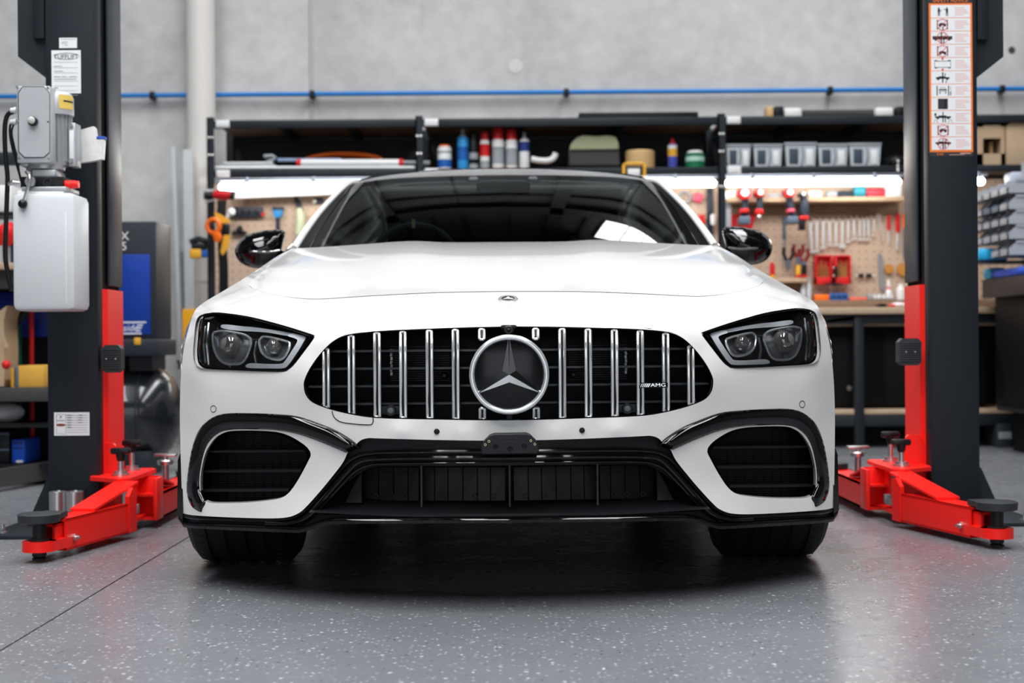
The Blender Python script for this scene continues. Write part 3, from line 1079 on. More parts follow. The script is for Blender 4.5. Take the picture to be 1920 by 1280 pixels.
# splitter lip
SPL = [(336, 968), (343, 976), (356, 981.5), (460, 986.5), (545, 990), (562, 990), (580, 986), (605, 977), (625, 974.5), (657, 973.5), (800, 972.5), (954, 972)]
c = catmull(cq(SPL), 5); c[-1] = (0.0, c[-1][1]); c = resample(c, 6, False)
P = surf(c, -0.012)
n = len(P); vs = []
for i, p in enumerate(P):
    e = Vector((-1, 0, 0)) if i == 0 else Vector((0, 0, 0))
    vs += [p + Vector((0, .02, .004)), p + Vector((0, 0, .002)), p + Vector((0, -.004, -.003)), p + Vector((0, 0, -.011)), p + Vector((0, .06, -.014)), Vector((p.x * .97, p.y + .3, p.z - .012 if p.z > .0 else p.z))]
fs = [(i * 6 + k, i * 6 + k + 1, (i + 1) * 6 + k + 1, (i + 1) * 6 + k) for i in range(n - 1) for k in range(5)] + [(0, 1, 2, 3, 4, 5)]
sp = MB(); sp.add(vs, fs); sp.mirror_x(); sp.build('front_splitter', M_GLOSS, car, weld=True, smooth=50)
# upright aero flaps on the bumper corners
fa = surf(cq([(343, 845), (343, 968), (342, 975)]), 0.01)
for s in (1, -1):
    poly = [cpt(*cq([(338.5, 850)])[0], .5), cpt(*cq([(334.5, 862)])[0], .52), cpt(*cq([(333.5, 966)])[0], .5), cpt(*cq([(344, 976)])[0], .47), cpt(*cq([(344, 900)])[0], .49)]
    MB().prism([Vector((p.x * s, p.y, p.z)) for p in poly], (0, .07, 0)).build('bumper_flap', M_GLOSS, car)

# ---- plate bracket below the grille
bk = cq([(902, 850), (902, 838), (908, 826), (918, 816), (926, 813), (986, 812), (994, 815), (1004, 825), (1010, 836), (1010, 848), (1006, 851), (906, 852)])
yb = -0.045
pts = [cpt(abs(p), q, yb) for p, q in bk]
pts = [Vector((-math.copysign(abs(a.x), p), a.y, a.z)) for a, (p, q) in zip(pts, bk)]
bm_ = MB().prism(pts, (0, .045, 0)).build('plate_bracket', M_MATTE, car)
bev = bm_.modifiers.new('b', 'BEVEL'); bev.width = .003; bev.segments = 2
def bpt(u, v, y=yb):
    a, b = unroll(u, v)
    return Vector((a * (NOSE + y) / F + .008, y, H - b * (NOSE + y) / F))
for (u, v) in ((929, 836.5), (956, 841), (982.5, 835.5)):
    MB().lathe([(.0075, .001), (.0062, -.0012), (.0055, .0)], bpt(u, v), (0, 1, 0), 20).build('bracket_socket', M_BLACK, bm_)
for (u, v) in ((909.5, 833.5), (916.5, 827), (995, 826), (1002.5, 832.5)):
    MB().torus(bpt(u, v), .0026, .0009, (0, 1, 0), 16, 6).build('brass_insert', mat('brass', (0.7, 0.55, 0.35), 0.25, 1.0, var=0), bm_)
g_ = mat('embossed_grey', (0.035, 0.035, 0.037), 0.5, var=0)
tx = MB()
put_text(tx, 'AUTOSPORT', .0085, bpt(956, 820.5, yb - .0006), depth=.0006)
put_text(tx, 'RACEWORX', .0085, bpt(956, 827.5, yb - .0006), depth=.0006)
tx.build('bracket_lettering', g_, bm_, smooth=0)
tx = MB(); put_text(tx, 'DIRECT', .006, bpt(996, 846, yb - .0006), depth=.0006); tx.build('bracket_lettering', g_, bm_, smooth=0)

# ---- body sides, from the nose outline back to the tail
S3 = surf(resample(sil, 10.0, False))
cs = [(-p.x, p.y, p.z) for p in S3]
ext = [(.935, 1.35, .25), (.96, 1.35, .6), (.95, 1.3, .8), (.90, 2.0, .2), (.945, 2.0, .45), (.95, 2.0, .75), (.90, 2.0, .95), (.86, 2.0, 1.015), (.90, 3.0, .2), (.945, 3.0, .45), (.955, 3.0, .75), (.90, 3.0, .95), (.86, 3.0, 1.03), (.975, 3.9, .72), (.93, 3.9, .92), (.86, 3.9, 1.03), (.93, 4.5, .4), (.93, 4.5, .7), (.80, 4.5, 1.0), (.78, 4.95, .4), (.78, 4.95, .7), (.7, 4.95, .95), (.96, .92, .73), (.938, .52, .45), (.95, .6, .6), (.955, 1.3, .4)]
XS = TPS([(y, z) for x, y, z in cs + ext], [x for x, y, z in cs + ext], 1.0, 1e-5)
out2 = [(y, z) for x, y, z in cs] + [(2.2, 1.02), (3.0, 1.03), (4.0, 1.035), (4.6, 1.0), (4.95, .95), (5.0, .65), (4.92, .28), (4.3, .22), (4.26, .345)]
def arc(cx, cz, r, a0, a1, n=22): return [(cx + r * math.cos(t), cz + r * math.sin(t)) for t in np.linspace(a0, a1, n)]
out2 += arc(3.87, .345, .375, 0, math.pi) + [(3.49, .19), (1.30, .19)] + arc(.92, .345, .375, 0, math.radians(172))
out2 = resample(out2, .05, True)
V, T = triangulate(out2, [], .06)
X = XS(V[:, 0], V[:, 1])
kd = {(round(y, 4), round(z, 4)): x for x, y, z in cs}
X = [kd.get((round(a, 4), round(b, 4)), x) for (a, b), x in zip(V, X)]
for s in (1, -1):
    mb = MB().add([(-x * s, a, b) for (a, b), x in zip(V, X)], T)
    for (cx_, ) in ((.92,), (3.87,)):
        ar = arc(cx_, .345, .375, -.3, math.pi + .3 if cx_ > 1 else math.radians(172), 30)
        xa = XS([p[0] for p in ar], [p[1] for p in ar])
        n = len(ar)
        mb.add([(-x * s, p[0], p[1]) for x, p in zip(xa, ar)] + [(-(x - .3) * s, p[0], p[1]) for x, p in zip(xa, ar)], [(i, i + 1, n + i + 1, n + i) for i in range(n - 1)])
    mb.build('body_side', M_WHITE, car, smooth=40, weld=True)
    for yy in (1.62, 2.72, 3.55):
        zz = np.linspace(.26, .98, 14)
        xx = XS([yy] * 14, zz)
        MB().tube([(-(x + .001) * s, yy, z) for x, z in zip(xx, zz)], .0025, 5).build('door_gap', M_BLACK, car)
tl = MB().box(-.78, .78, 4.93, 4.99, .3, .97, .04)
tl.build('rear_bumper', M_WHITE, car)
MB().box(-.7, .7, .55, 4.9, .18, .2).build('underbody', M_BLACK, car, smooth=0)
MB().box(-.62, .62, .5, 4.9, .2, .75).build('inner_chassis', M_BLACK, car, smooth=0)

# ---- wheels
def wheel(x, y, s, R=.345, w=.315):
    nm = MB()
    h = w / 2
    prof = [(.235, -h + .02), (.27, -h), (.315, -h + .004), (.336, -h + .022), (.343, -h + .05)]
    gs = [-.085, -.03, .03, .085]
    pr2 = []
    for g in gs: pr2 += [(.3445, g - .009), (.337, g - .007), (.337, g + .007), (.3445, g + .009)]
    prof = prof + pr2 + [(.343, h - .05), (.336, h - .022), (.315, h - .004), (.27, h), (.235, h - .02)]
    ty = nm.lathe(prof, (x, y, R), (1, 0, 0), 72, False, False).build('wheel', M_RUBBER, car, smooth=30)
    tr = MB()
    for k in range(60):
        t = 2 * math.pi * k / 60
        for e0, e1 in ((-h + .03, -.098), (.098, h - .03)):
            a = Vector((x + e0, y + .3455 * math.cos(t), R + .3455 * math.sin(t))); b = Vector((x + e1, y + .3455 * math.cos(t + .03), R + .3455 * math.sin(t + .03)))
            a.z = max(a.z, .002); b.z = max(b.z, .002)
            tr.tube([a, b], .0016, 4)
    tr.build('tread_sipe', M_BLACK, ty); tag(ty.children[-1], kind='stuff')
    rm = MB().lathe([(.235, -.1), (.225, .08), (.24, .12)], (x, y, R), (s, 0, 0), 40, True, False)
    for k in range(10):
        t = 2 * math.pi * k / 10
        d = Vector((0, math.cos(t), math.sin(t)))
        rm.tube([Vector((x + s * .12, y, R)) + d * .05, Vector((x + s * .11, y, R)) + d * .23], .014, 6)
    rm.lathe([(.06, .05), (.06, .13), (.03, .14)], (x, y, R), (s, 0, 0), 20)
    rm.build('wheel_rim', M_RIM, ty)
for s in (1, -1):
    wheel(.803 * s, .92, s); wheel(.80 * s, 3.87, s)

# ---- windscreen, roof, pillars
def loft(rows, mb=None, mirror=True):
    mb = mb or MB()
    m = len(rows[0])
    b = len(mb.v)
    mb.add([p for r in rows for p in r], [(i * m + k, i * m + k + 1, (i + 1) * m + k + 1, (i + 1) * m + k) for i in range(len(rows) - 1) for k in range(m - 1)])
    if mirror: mb.mirror_x()
    return mb
bot = catmull([(0, 1.50, .985), (-.25, 1.53, .988), (-.5, 1.62, .995), (-.66, 1.74, 1.0), (-.745, 1.86, 1.008)], 6)
mid = catmull([(0, 1.98, 1.20), (-.25, 2.0, 1.2), (-.48, 2.06, 1.195), (-.62, 2.14, 1.19), (-.70, 2.22, 1.185)], 6)
top = catmull([(0, 2.48, 1.375), (-.25, 2.5, 1.374), (-.45, 2.53, 1.37), (-.57, 2.57, 1.362), (-.635, 2.62, 1.355)], 6)
rows = []
for k in range(13):
    t = k / 12
    rows.append([tuple((2 * (t - .5) * (t - 1)) * np.array(a) + (4 * t * (1 - t)) * np.array(b) + (2 * t * (t - .5)) * np.array(c)) for a, b, c in zip(bot, mid, top)])
ws = loft(rows).build('windscreen', M_GLASS, car, weld=True)
bandr = [[tuple(np.array(p) + (0, -.003, -.004)) for p in r] for r in rows]
# dark ceramic border down the screen edges and across the top
eb = MB()
m = len(rows[0])
for r0, r1 in zip(bandr[:-1], bandr[1:]):
    eb.add([r0[-1], r0[-4], r1[-4], r1[-1]], [(0, 1, 2, 3)])
for c in range(m - 1):
    eb.add([bandr[-1][c], bandr[-1][c + 1], bandr[-2][c + 1], bandr[-2][c]], [(0, 1, 2, 3)])
eb.mirror_x(); eb.build('screen_border', M_BLACK, ws, weld=True)
# roof (dark panoramic glass) and tail glass
RY = [2.48, 2.62, 2.8, 3.05, 3.4, 3.8, 4.2, 4.55, 4.85]
RZ = [1.375, 1.412, 1.442, 1.457, 1.447, 1.395, 1.30, 1.17, 1.05]
RX = [.635, .63, .622, .612, .60, .59, .585, .59, .60]
rr = []
for y, z, x in zip(RY, RZ, RX):
    r = []
    for k in range(13):
        t = k / 12
        yy = y + (.14 * t * t if y < 2.7 else 0.14 * t * t * max(0, 1 - (y - 2.62) / .5))
        r.append((-x * t, yy, z - .022 * t * t - .012 * t ** 6))
    rr.append(r)
loft(rr).build('roof', mat('dark_roof_glass', (0.02, 0.021, 0.023), 0.12, coat=1.0, var=0), car, weld=True)
# white pillars running into the roof rail
PIL = [cpt(*cq([(551, 467)])[0], 1.76), cpt(*cq([(572.5, 434)])[0], 1.95), cpt(*cq([(597.5, 400)])[0], 2.14), cpt(*cq([(625, 370)])[0], 2.36), cpt(*cq([(650, 347)])[0], 2.58), Vector((-.645, 2.78, 1.378)), Vector((-.63, 3.05, 1.40)), Vector((-.62, 3.4, 1.39)), Vector((-.61, 3.8, 1.36)), Vector((-.62, 4.2, 1.26)), Vector((-.66, 4.6, 1.10)), Vector((-.72, 4.85, .98))]
pil = [Vector(p) for p in catmull([tuple(p) for p in PIL], 5)]
BELT = [(-.80, 1.78, 1.01), (-.86, 2.0, 1.015), (-.87, 2.4, 1.02), (-.865, 3.0, 1.03), (-.85, 3.6, 1.035), (-.83, 4.2, 1.03), (-.77, 4.6, 1.01), (-.72, 4.85, .98)]
belt = [Vector(p) for p in catmull(BELT, 8)]
bs = [tuple(belt[i]) for i in np.linspace(0, len(belt) - 1, len(pil)).round().astype(int)]
for s in (1, -1):
    MB().tube([Vector((p.x * s, p.y, p.z)) for p in pil], [.0145 - .004 * min(1, i / 20) for i in range(len(pil))], 10).build('roof_pillar', M_WHITE, car)
    # black inner pillar cover between paint and screen
    inn = []
    for i in range(24):
        t = i / 23
        k = t * 12; a = int(min(k, 11)); f_ = k - a
        g = np.array(rows[a][-1]) * (1 - f_) + np.array(rows[a + 1][-1]) * f_
        j = int(round(t * 24)); pw = pil[min(j, len(pil) - 1)]
        inn.append((Vector((g[0] * s, g[1] - .004, g[2] + .001)), Vector((pw.x * s * .985, pw.y + .006, pw.z - .004))))
    mb = MB().add([p for ab in inn for p in ab], [(2 * i, 2 * i + 1, 2 * i + 3, 2 * i + 2) for i in range(23)])
    mb.build('pillar_cover', M_MATTE, car)
    mb = MB()
    n = len(pil)
    mb.add([Vector((p.x * s, p.y, p.z)) for p in pil] + [Vector((p[0] * s, p[1], p[2])) for p in bs], [(i, i + 1, n + i + 1, n + i) for i in range(n - 1)])
    mb.build('side_window', mat('privacy_glass', (0.004, 0.005, 0.005), 0.05, var=0), car)
# quarter fillets closing the roof edge to the rails, rear bulkhead
redge = catmull([r[-1] for r in rr], 6)
for s in (1, -1):
    n = len(pil)
    e_ = [redge[i] for i in np.linspace(0, len(redge) - 1, n - 22).round().astype(int)]
    q_ = pil[22:]
    MB().add([(p[0] * s, p[1], p[2]) for p in e_] + [(p.x * s, p.y, p.z) for p in q_], [(i, i + 1, len(e_) + i + 1, len(e_) + i) for i in range(len(e_) - 1)]).build('roof_rail_trim', M_GLOSS, car)
MB().box(-.58, .58, 3.75, 3.9, .45, 1.18, .05).build('rear_seat', mat('cabin_trim', (0.012, 0.013, 0.014), 0.6), car)
MB().box(-.6, .6, 3.9, 4.85, .93, .96).build('parcel_shelf', mat('cabin_trim', (0.012, 0.013, 0.014), 0.6), car, smooth=0)
# cowl below the screen
loft([[tuple(np.array(p) + (0, 0, -.03)) for p in Rr[::4]], [tuple(np.array(p) + (0, -.02, -.02)) for p in bot[:len(Rr[::4])]] if len(bot) >= len(Rr[::4]) else [tuple(p) for p in Rr[::4]]]).build('cowl', M_BLACK, car)
# mirror camera housing and warning triangles behind the screen
ic = MB().box(-.11, .11, 2.36, 2.42, 1.285, 1.335, .012); ic.build('screen_camera_housing', M_BLACK, car)
for s in (-1, 1):
    p = Vector((s * .086 - .01, 2.40, 1.347))
im = MB().ellip((-.05, 2.30, 1.262), (.11, .02, .035), 20, 10); im.build('interior_mirror', M_MATTE, car)
# labels stuck behind the screen
def on_screen(t, w):
    k = t * 12; a = min(int(k), 11); f_ = k - a
    r = [np.array(p) * (1 - f_) + np.array(q) * f_ for p, q in zip(rows[a], rows[a + 1])]
    j = w * (len(r) - 1); b = min(int(j), len(r) - 2); g = j - b
    return Vector(r[b] * (1 - g) + r[b + 1] * g) + Vector((0, -.003, -.003))
lb_ = MB().add([on_screen(.80, .96), on_screen(.80, .86), on_screen(.90, .82), on_screen(.90, .93)], [(0, 1, 2, 3)])
lb_.build('registration_label', mat('label_teal', (0.30, 0.42, 0.40), 0.5, var=0), ws, smooth=0)
for s in (-1, 1):
    p = on_screen(.93, .12); p.x *= -s
    MB().prism([p + Vector((-.032, 0, -.008)), p + Vector((.032, 0, -.008)), p + Vector((.012, .006, .012)), p + Vector((-.012, .006, .012))], (0, .003, 0)).build('sensor_window', mat('sensor_window_grey', (0.10, 0.10, 0.11), 0.4, var=0), ws)
p = on_screen(.90, 0.0); p.x = -.03
MB().lathe([(.03, 0), (.03, .004)], p + Vector((-.02, 0, -.03)), (0, 1, 0), 20).build('screen_sensor', mat('sensor_window_grey', (0.10, 0.10, 0.11), 0.4, var=0), ws)
# cabin: dash, wheel, seats
M_TRIM = mat('cabin_trim', (0.012, 0.013, 0.014), 0.6)
MB().box(-.72, .72, 1.75, 2.15, .72, .985, .05).build('dashboard', M_TRIM, car)
sw = MB().torus((-.36, 2.25, .99), .175, .015, Vector((0, .94, -.34)), 44, 8)
sw.tube([(-.53, 2.25, .98), (-.36, 2.22, .95), (-.19, 2.25, .98)], .016, 6)
so = sw.build('steering_wheel', mat('steering_leather', (0.03, 0.032, 0.034), 0.5), car)
wm = cpt(*cq([(791, 447)])[0], 2.25)
MB().box(-.366, -.354, 2.19, 2.215, 1.135, 1.17).build('wheel_centre_mark', mat('mark_yellow', (0.75, 0.68, 0.35), 0.5, var=0), so)
for s in (-1, 1):
    stt = MB().box(s * .36 - .25, s * .36 + .25, 2.6, 3.15, .35, .62, .07)
    stt.box(s * .36 - .25, s * .36 + .25, 3.05, 3.25, .55, 1.12, .08)
    stt.box(s * .36 - .13, s * .36 + .13, 3.12, 3.25, 1.1, 1.27, .05)
    stt.build('car_seat', M_TRIM, car)

# ---- door mirrors
MIR = [(441, 472), (444, 460), (454.6, 447), (470, 438), (496, 432), (520, 430.5), (530, 431.5), (535, 436.5), (534.5, 448), (528, 472), (520, 484), (507, 496), (490, 503), (470, 501.5), (455, 495), (445, 484)]
mir = smooth_px(MIR, step=3.5)
for s in (1, -1):
    V, T = triangulate(mir, [], 6.0)
    d = np.clip(edge_dist(mir, V[:, 0], V[:, 1]) / 34.0, 0, 1)
    fr = -.12 * np.sqrt(1 - (1 - d) ** 2)
    yb_ = 2.08
    # faceted shell: crease along the middle
    A_ = [cpt(p, q, yb_ + f) for (p, q), f in zip(V, fr)]
    B_ = [cpt(p, q, yb_ + .03) for (p, q) in V]
    mb = MB()
    mb.add(A_, T); mb.add(B_, [t[::-1] for t in T])
    n = len(mir)
    la = [cpt(p, q, yb_) for p, q in mir]; l2 = [cpt(p, q, yb_ + .03) for p, q in mir]
    mb.add(la + l2, [(i, (i + 1) % n, (i + 1) % n + n, i + n) for i in range(n)])
    mb.v = [(p[0] * s, p[1], p[2]) for p in mb.v]
    mo = mb.build('side_mirror', M_GLOSS, car, weld=True, smooth=50)
    V2 = [cpt(p * 1.0, q, yb_ + .033) for p, q in mir]
    MB().add([Vector((p.x * s, p.y, p.z)) for p in V2], [tuple(range(len(V2)))]).build('mirror_glass', M_CHROME, mo, smooth=0)
    ft_ = cpt(*cq([(522, 480)])[0], 2.06)
    MB().tube([Vector((ft_.x * s, ft_.y, ft_.z)), Vector((-.80 * s, 2.12, .99))], [.03, .026], 8, flat=.6).build('mirror_arm', M_GLOSS, mo)
    L = surf([(0, 0)])[0]
    rb = [cpt(*cq([(u, v)])[0], yb_ - o) for u, v, o in ((446, 471, .03), (470, 472, .112), (500, 473, .124), (524, 470, .07))]
    MB().tube([Vector((p.x * s, p.y, p.z)) for p in catmull([tuple(p) for p in rb], 5) for p in [Vector(p)]], .005, 6).build('indicator_strip', mat('smoked_indicator', (0.10, 0.10, 0.105), 0.1, coat=1, var=0), mo)

# ------------------------------------------------------------------ two-post lift
M_COL = mat('charcoal_powder_coat', (0.011, 0.0155, 0.021), 0.5, var=0.12, scale=14, bump=0.04)
M_COL2 = mat('charcoal_rail', (0.03, 0.038, 0.05), 0.36, var=0.1, scale=14)
M_RED = mat('lift_red', (0.86, 0.014, 0.009), 0.36, var=0.05, scale=12)
M_ZINC = mat('zinc_plated', (0.6, 0.6, 0.6), 0.28, 0.95, var=0.1, scale=60)
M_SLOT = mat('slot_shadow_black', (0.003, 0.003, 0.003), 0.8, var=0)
M_PADR = mat('ribbed_rubber', (0.028, 0.03, 0.033), 0.5, var=0.1)
M_BLKPL = mat('black_plastic', (0.008, 0.008, 0.009), 0.3, var=0)
M_PAPER = mat('white_label', (0.78, 0.79, 0.8), 0.45, var=0)
M_INK = mat('label_ink', (0.03, 0.03, 0.035), 0.6, var=0)
M_GREYINK = mat('label_grey_ink', (0.4, 0.41, 0.43), 0.6, var=0)


def quad_on(mb, x0, x1, z0, z1, Y, t=0.0004):
    mb.box(min(x0, x1), max(x0, x1), Y - t, Y, min(z0, z1), max(z0, z1))
    return mb


def lift_post(side, cx, ax, dy, a0, a1, label):
    """side +1 right, -1 left. shapes are written for the right post and mirrored."""
    def X(x, arm=False): return side * x + (ax if arm else cx)
    Y0 = 5.65 + dy
    root = thing('lift_post', label, 'vehicle lift', (X(1.66), Y0 + .17, 0), 'two-post lift columns')

    def bx(mb, xa, xb, ya, yb, za, zb, bev=0, arm=False):
        return mb.box(X(xa, arm), X(xb, arm), ya + dy, yb + dy, za, zb, bev)
    ZT = 3.6
    m = MB()
    bx(m, 1.575, 1.753, 5.65, 5.67, .012, ZT, .006)
    bx(m, 1.74, 1.753, 5.655, 5.99, .012, ZT); bx(m, 1.575, 1.75, 5.975, 5.99, .012, ZT)
    bx(m, 1.568, 1.583, 5.652, 5.72, .012, ZT, .005)
    m.build('column', M_COL, root)
    m = MB(); bx(m, 1.562, 1.572, 5.80, 5.985, .9, ZT, .004); m.build('column_rail', M_COL2, root)
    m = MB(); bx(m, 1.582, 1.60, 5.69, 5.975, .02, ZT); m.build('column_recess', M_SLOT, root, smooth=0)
    # base plate with stiffening gusset and anchor bolts
    bp = MB(); bx(bp, 1.56, 1.92, 5.42, 6.05, 0, .014, .003)
    bpo = bp.build('base_plate', M_COL, root)
    gs = MB()
    gs.prism([(X(1.753), 5.70 + dy, .19), (X(1.772), 5.70 + dy, .19), (X(1.85), 5.70 + dy, .014), (X(1.753), 5.70 + dy, .014)], (0, .012, 0))
    gs.build('gusset', M_COL, root)
    for (x, y) in ((1.87, 5.50), (1.87, 5.9)):
        b = MB().lathe([(.018, 0), (.018, .004)], (X(x), y + dy, .014), (0, 0, 1), 18)
        b.lathe([(.012, .004), (.012, .016)], (X(x), y + dy, .014), (0, 0, 1), 6); b.cyl((X(x), y + dy, .02), (X(x), y + dy, .045), .006)
        b.build('anchor_bolt', M_ZINC, root)
    # extension bracket near the top
    eb = MB().prism([(X(1.753), 5.68 + dy, 1.655), (X(1.862), 5.68 + dy, 1.74), (X(1.862), 5.68 + dy, 3.6), (X(1.753), 5.68 + dy, 3.6)], (0, .28, 0))
    eb.build('extension_bracket', M_COL, root, smooth=0)
    es = MB(); bx(es, 1.757, 1.80, 5.655, 5.68, 1.80, 3.6, .004); es.build('cable_guard', M_SLOT if False else M_COL, root)
    # red carriage
    c = MB()
    c.prism([(X(1.556), 5.745 + dy, .05), (X(1.572), 5.722 + dy, .05), (X(1.60), 5.722 + dy, .05), (X(1.60), 5.965 + dy, .05), (X(1.556), 5.965 + dy, .05)], (0, 0, .835))
    bx(c, 1.578, 1.60, 5.722, 5.735, .85, .95)
    ca = c.build('carriage', M_RED, root, smooth=20)
    # ribbed rubber door guard on the carriage
    pc = at(1707 if side > 0 else 208.5, 659.5 if side > 0 else 672.5, 5.66 + dy)
    w_, h_ = .043 if side > 0 else .036, .051
    py = pc.y
    oc = [(-w_, -h_ + .014), (-w_ + .014, -h_), (w_ - .014, -h_), (w_, -h_ + .014), (w_, h_ - .014), (w_ - .014, h_), (-w_ + .014, h_), (-w_, h_ - .014)]
    pd = MB().prism([(pc.x + a, py, pc.z + b) for a, b in oc], (0, .05, 0)).build('door_guard', M_PADR, root)
    for k in range(9):
        z = pc.z - h_ + .017 + k * .0085
        MB().box(pc.x - w_ + .006, pc.x + w_ - .006, py - .004, py, z - .0024, z + .0024, .001).build('guard_rib', M_PADR, pd)
    for sx in (-.017, .017):
        MB().lathe([(.004, 0), (.003, -.006)], (pc.x + sx, py, pc.z), (0, 1, 0), 10).build('guard_screw', M_ZINC, pd)
    # pivot bracket: two plates, back gusset
    def pp(x, y, z): return (X(x, True), y + dy, z)
    pl = MB()
    for z in (.188, .035):
        pl.prism([pp(1.392, 5.53, z), pp(1.43, 5.50, z), pp(1.556, 5.60, z), pp(1.575, 5.72, z), pp(1.575, 5.96, z), pp(1.42, 5.98, z), pp(1.392, 5.92, z)], (0, 0, .014))
    br = pl.build('pivot_bracket', M_RED, root, smooth=20)
    gu = MB().prism([pp(1.475, 5.73, .2), pp(1.498, 5.73, .305), pp(1.508, 5.73, .315), pp(1.545, 5.73, .315), pp(1.556, 5.73, .30), pp(1.59, 5.73, .205), pp(1.59, 5.73, .035), pp(1.475, 5.73, .035)], (0, .018, 0))
    gu.build('bracket_gusset', M_RED, root, smooth=20)
    kn = MB()
    for (x, y, h) in ((1.455, 5.64, .30), (1.47, 5.86, .315)):
        k = MB().cyl(pp(x, y, .2), pp(x, y, h - .03), .0095, n=14); k.build('lock_rod', M_ZINC, br)
        q = MB().lathe([(.012, 0), (.016, .012), (.018, .03)], pp(x, y, h - .045), (0, 0, 1), 16)
        q.box(X(x, True) - .036, X(x, True) + .036, y + dy - .014, y + dy + .014, h - .02, h + .004, .008)
        q.build('lock_knob', M_BLKPL, br)
        MB().lathe([(.032, 0), (.032, .008), (.024, .009), (.024, .018), (.0, .018)], pp(x, y, .202), (0, 0, 1), 22).build('pivot_nut', M_ZINC, br)
    for y in (5.62, 5.88):
        MB().cyl(pp(1.43, y, .05), pp(1.43, y, .19), .019, n=18).build('pivot_pin', M_ZINC, br)
        gg = MB().lathe([(.042, 0), (.042, .02), (.03, .021)], pp(1.43, y, .062), (0, 0, 1), 14); gg.box(X(1.385, True), X(1.41, True), y + dy - .012, y + dy + .012, .066, .10, .003)
        gg.build('lock_gear', mat('cast_grey', (0.33, 0.33, 0.34), 0.4, 0.7), br)
    # front arm
    A, B = Vector((side * a0[0], a0[1], 0)), Vector((side * a1[0], a1[1], 0))
    d = (B - A).normalized()
    n_ = Vector((side, 0, 0)); n_ = (n_ - d * d.dot(n_)).normalized()
    wdt, zb, zt, t = .096, .024, .124, .008
    arm = MB()

    def bar(p, q, w0, w1, z0, z1):
        arm.prism([p + n_ * w0 + Vector((0, 0, z0)), p + n_ * w1 + Vector((0, 0, z0)), p + n_ * w1 + Vector((0, 0, z1)), p + n_ * w0 + Vector((0, 0, z1))], q - p)
    bar(A, B, 0, t, zb, zt); bar(A, B, wdt - t, wdt, zb, zt); bar(A, B, 0, wdt, zt - t, zt); bar(A, B, 0, wdt, zb, zb + t)
    ao = arm.build('front_arm', M_RED, root, smooth=20)
    # knuckle cheeks and ramp
    kz = MB()
    P0 = A - d * .05
    for w0 in (-.004, wdt - .012):
        kz.prism([A + n_ * w0 + Vector((0, 0, zb)) + d * .01, A + n_ * w0 + Vector((0, 0, .15)) + d * .01, A + n_ * w0 - d * .02 + Vector((0, 0, .178)), P0 + n_ * w0 + Vector((0, 0, .175)), P0 + n_ * w0 + Vector((0, 0, zb))], n_ * .016)
    kz.build('arm_knuckle', M_RED, ao, smooth=20)
    r0 = A - d * .1; r1 = A + d * .24
    rp = MB().prism([r0 + n_ * .012 + Vector((0, 0, .186)), r0 + n_ * .10 + Vector((0, 0, .186)), r1 + n_ * .10 + Vector((0, 0, .125)), r1 + n_ * .012 + Vector((0, 0, .125))], (0, 0, .008))
    rp.build('arm_ramp', M_RED, ao, smooth=20)
    # sliding inner arm, screw pad
    e0 = B - d * .1; e1 = B + d * .05
    iA = MB()
    for z0, z1 in ((.034, .045), (.105, .113)):
        iA.prism([e0 + n_ * .014 + Vector((0, 0, z0)), e0 + n_ * .082 + Vector((0, 0, z0)), e1 + n_ * .082 + Vector((0, 0, z0)), e1 + n_ * .014 + Vector((0, 0, z0))], (0, 0, z1 - z0))
    iA.prism([e0 + n_ * .014 + Vector((0, 0, .034)), e1 + n_ * .014 + Vector((0, 0, .034)), e1 + n_ * .014 + Vector((0, 0, .113)), e0 + n_ * .014 + Vector((0, 0, .113))], n_ * .008)
    pc = B + d * .085 + n_ * .048
    tip = [pc + Vector((math.cos(t_) * .052, math.sin(t_) * .052, .034)) for t_ in np.linspace(0, 2 * math.pi, 28, endpoint=False)]
    iA.prism(tip, (0, 0, .032))
    iA.prism([B - d * .02 + n_ * .0 + Vector((0, 0, .034)), B - d * .02 + n_ * .096 + Vector((0, 0, .034)), pc + n_ * .05 + Vector((0, 0, .034)), pc - n_ * .05 + Vector((0, 0, .034))], (0, 0, .032))
    iA.build('inner_arm', M_RED, ao, smooth=20)
    sc = MB().lathe([(.017, .004), (.022, .006), (.022, .012), (.017, .014), (.022, .02), (.022, .034), (.022, .066), (.030, .067), (.030, .073), (.021, .075), (.021, .125)], pc, (0, 0, 1), 22)
    sc.build('pad_screw', M_STEEL_DARK, ao)
    pdm = MB().lathe([(.052, .122), (.064, .126), (.066, .15), (.06, .153), (.0, .153)], pc, (0, 0, 1), 32)
    q0 = pc - d * .13 + n_ * -.03
    pdm.prism([q0 + Vector((0, 0, .128)), q0 + n_ * .075 + Vector((0, 0, .128)), pc + n_ * .05 + Vector((0, 0, .128)), pc - n_ * .05 + Vector((0, 0, .128))], (0, 0, .018))
    pdm.build('lifting_pad', M_PADR, ao)
    bt = B - d * .05 + Vector((0, 0, .06))
    MB().lathe([(.012, 0), (.012, .008)], bt, -n_, 6).cyl(bt, bt - n_ * .02, .006).build('stop_bolt', M_ZINC, ao)
    # rear arm, swung back along the car
    ra = MB()
    for (xa, xb, za, zb2) in ((1.34, 1.348, .03, .125), (1.43, 1.438, .03, .125), (1.34, 1.438, .117, .125), (1.34, 1.438, .03, .038)):
        bx(ra, xa, xb, 5.72, 6.75, za, zb2, 0, True)
    rao = ra.build('rear_arm', M_RED, root, smooth=20)
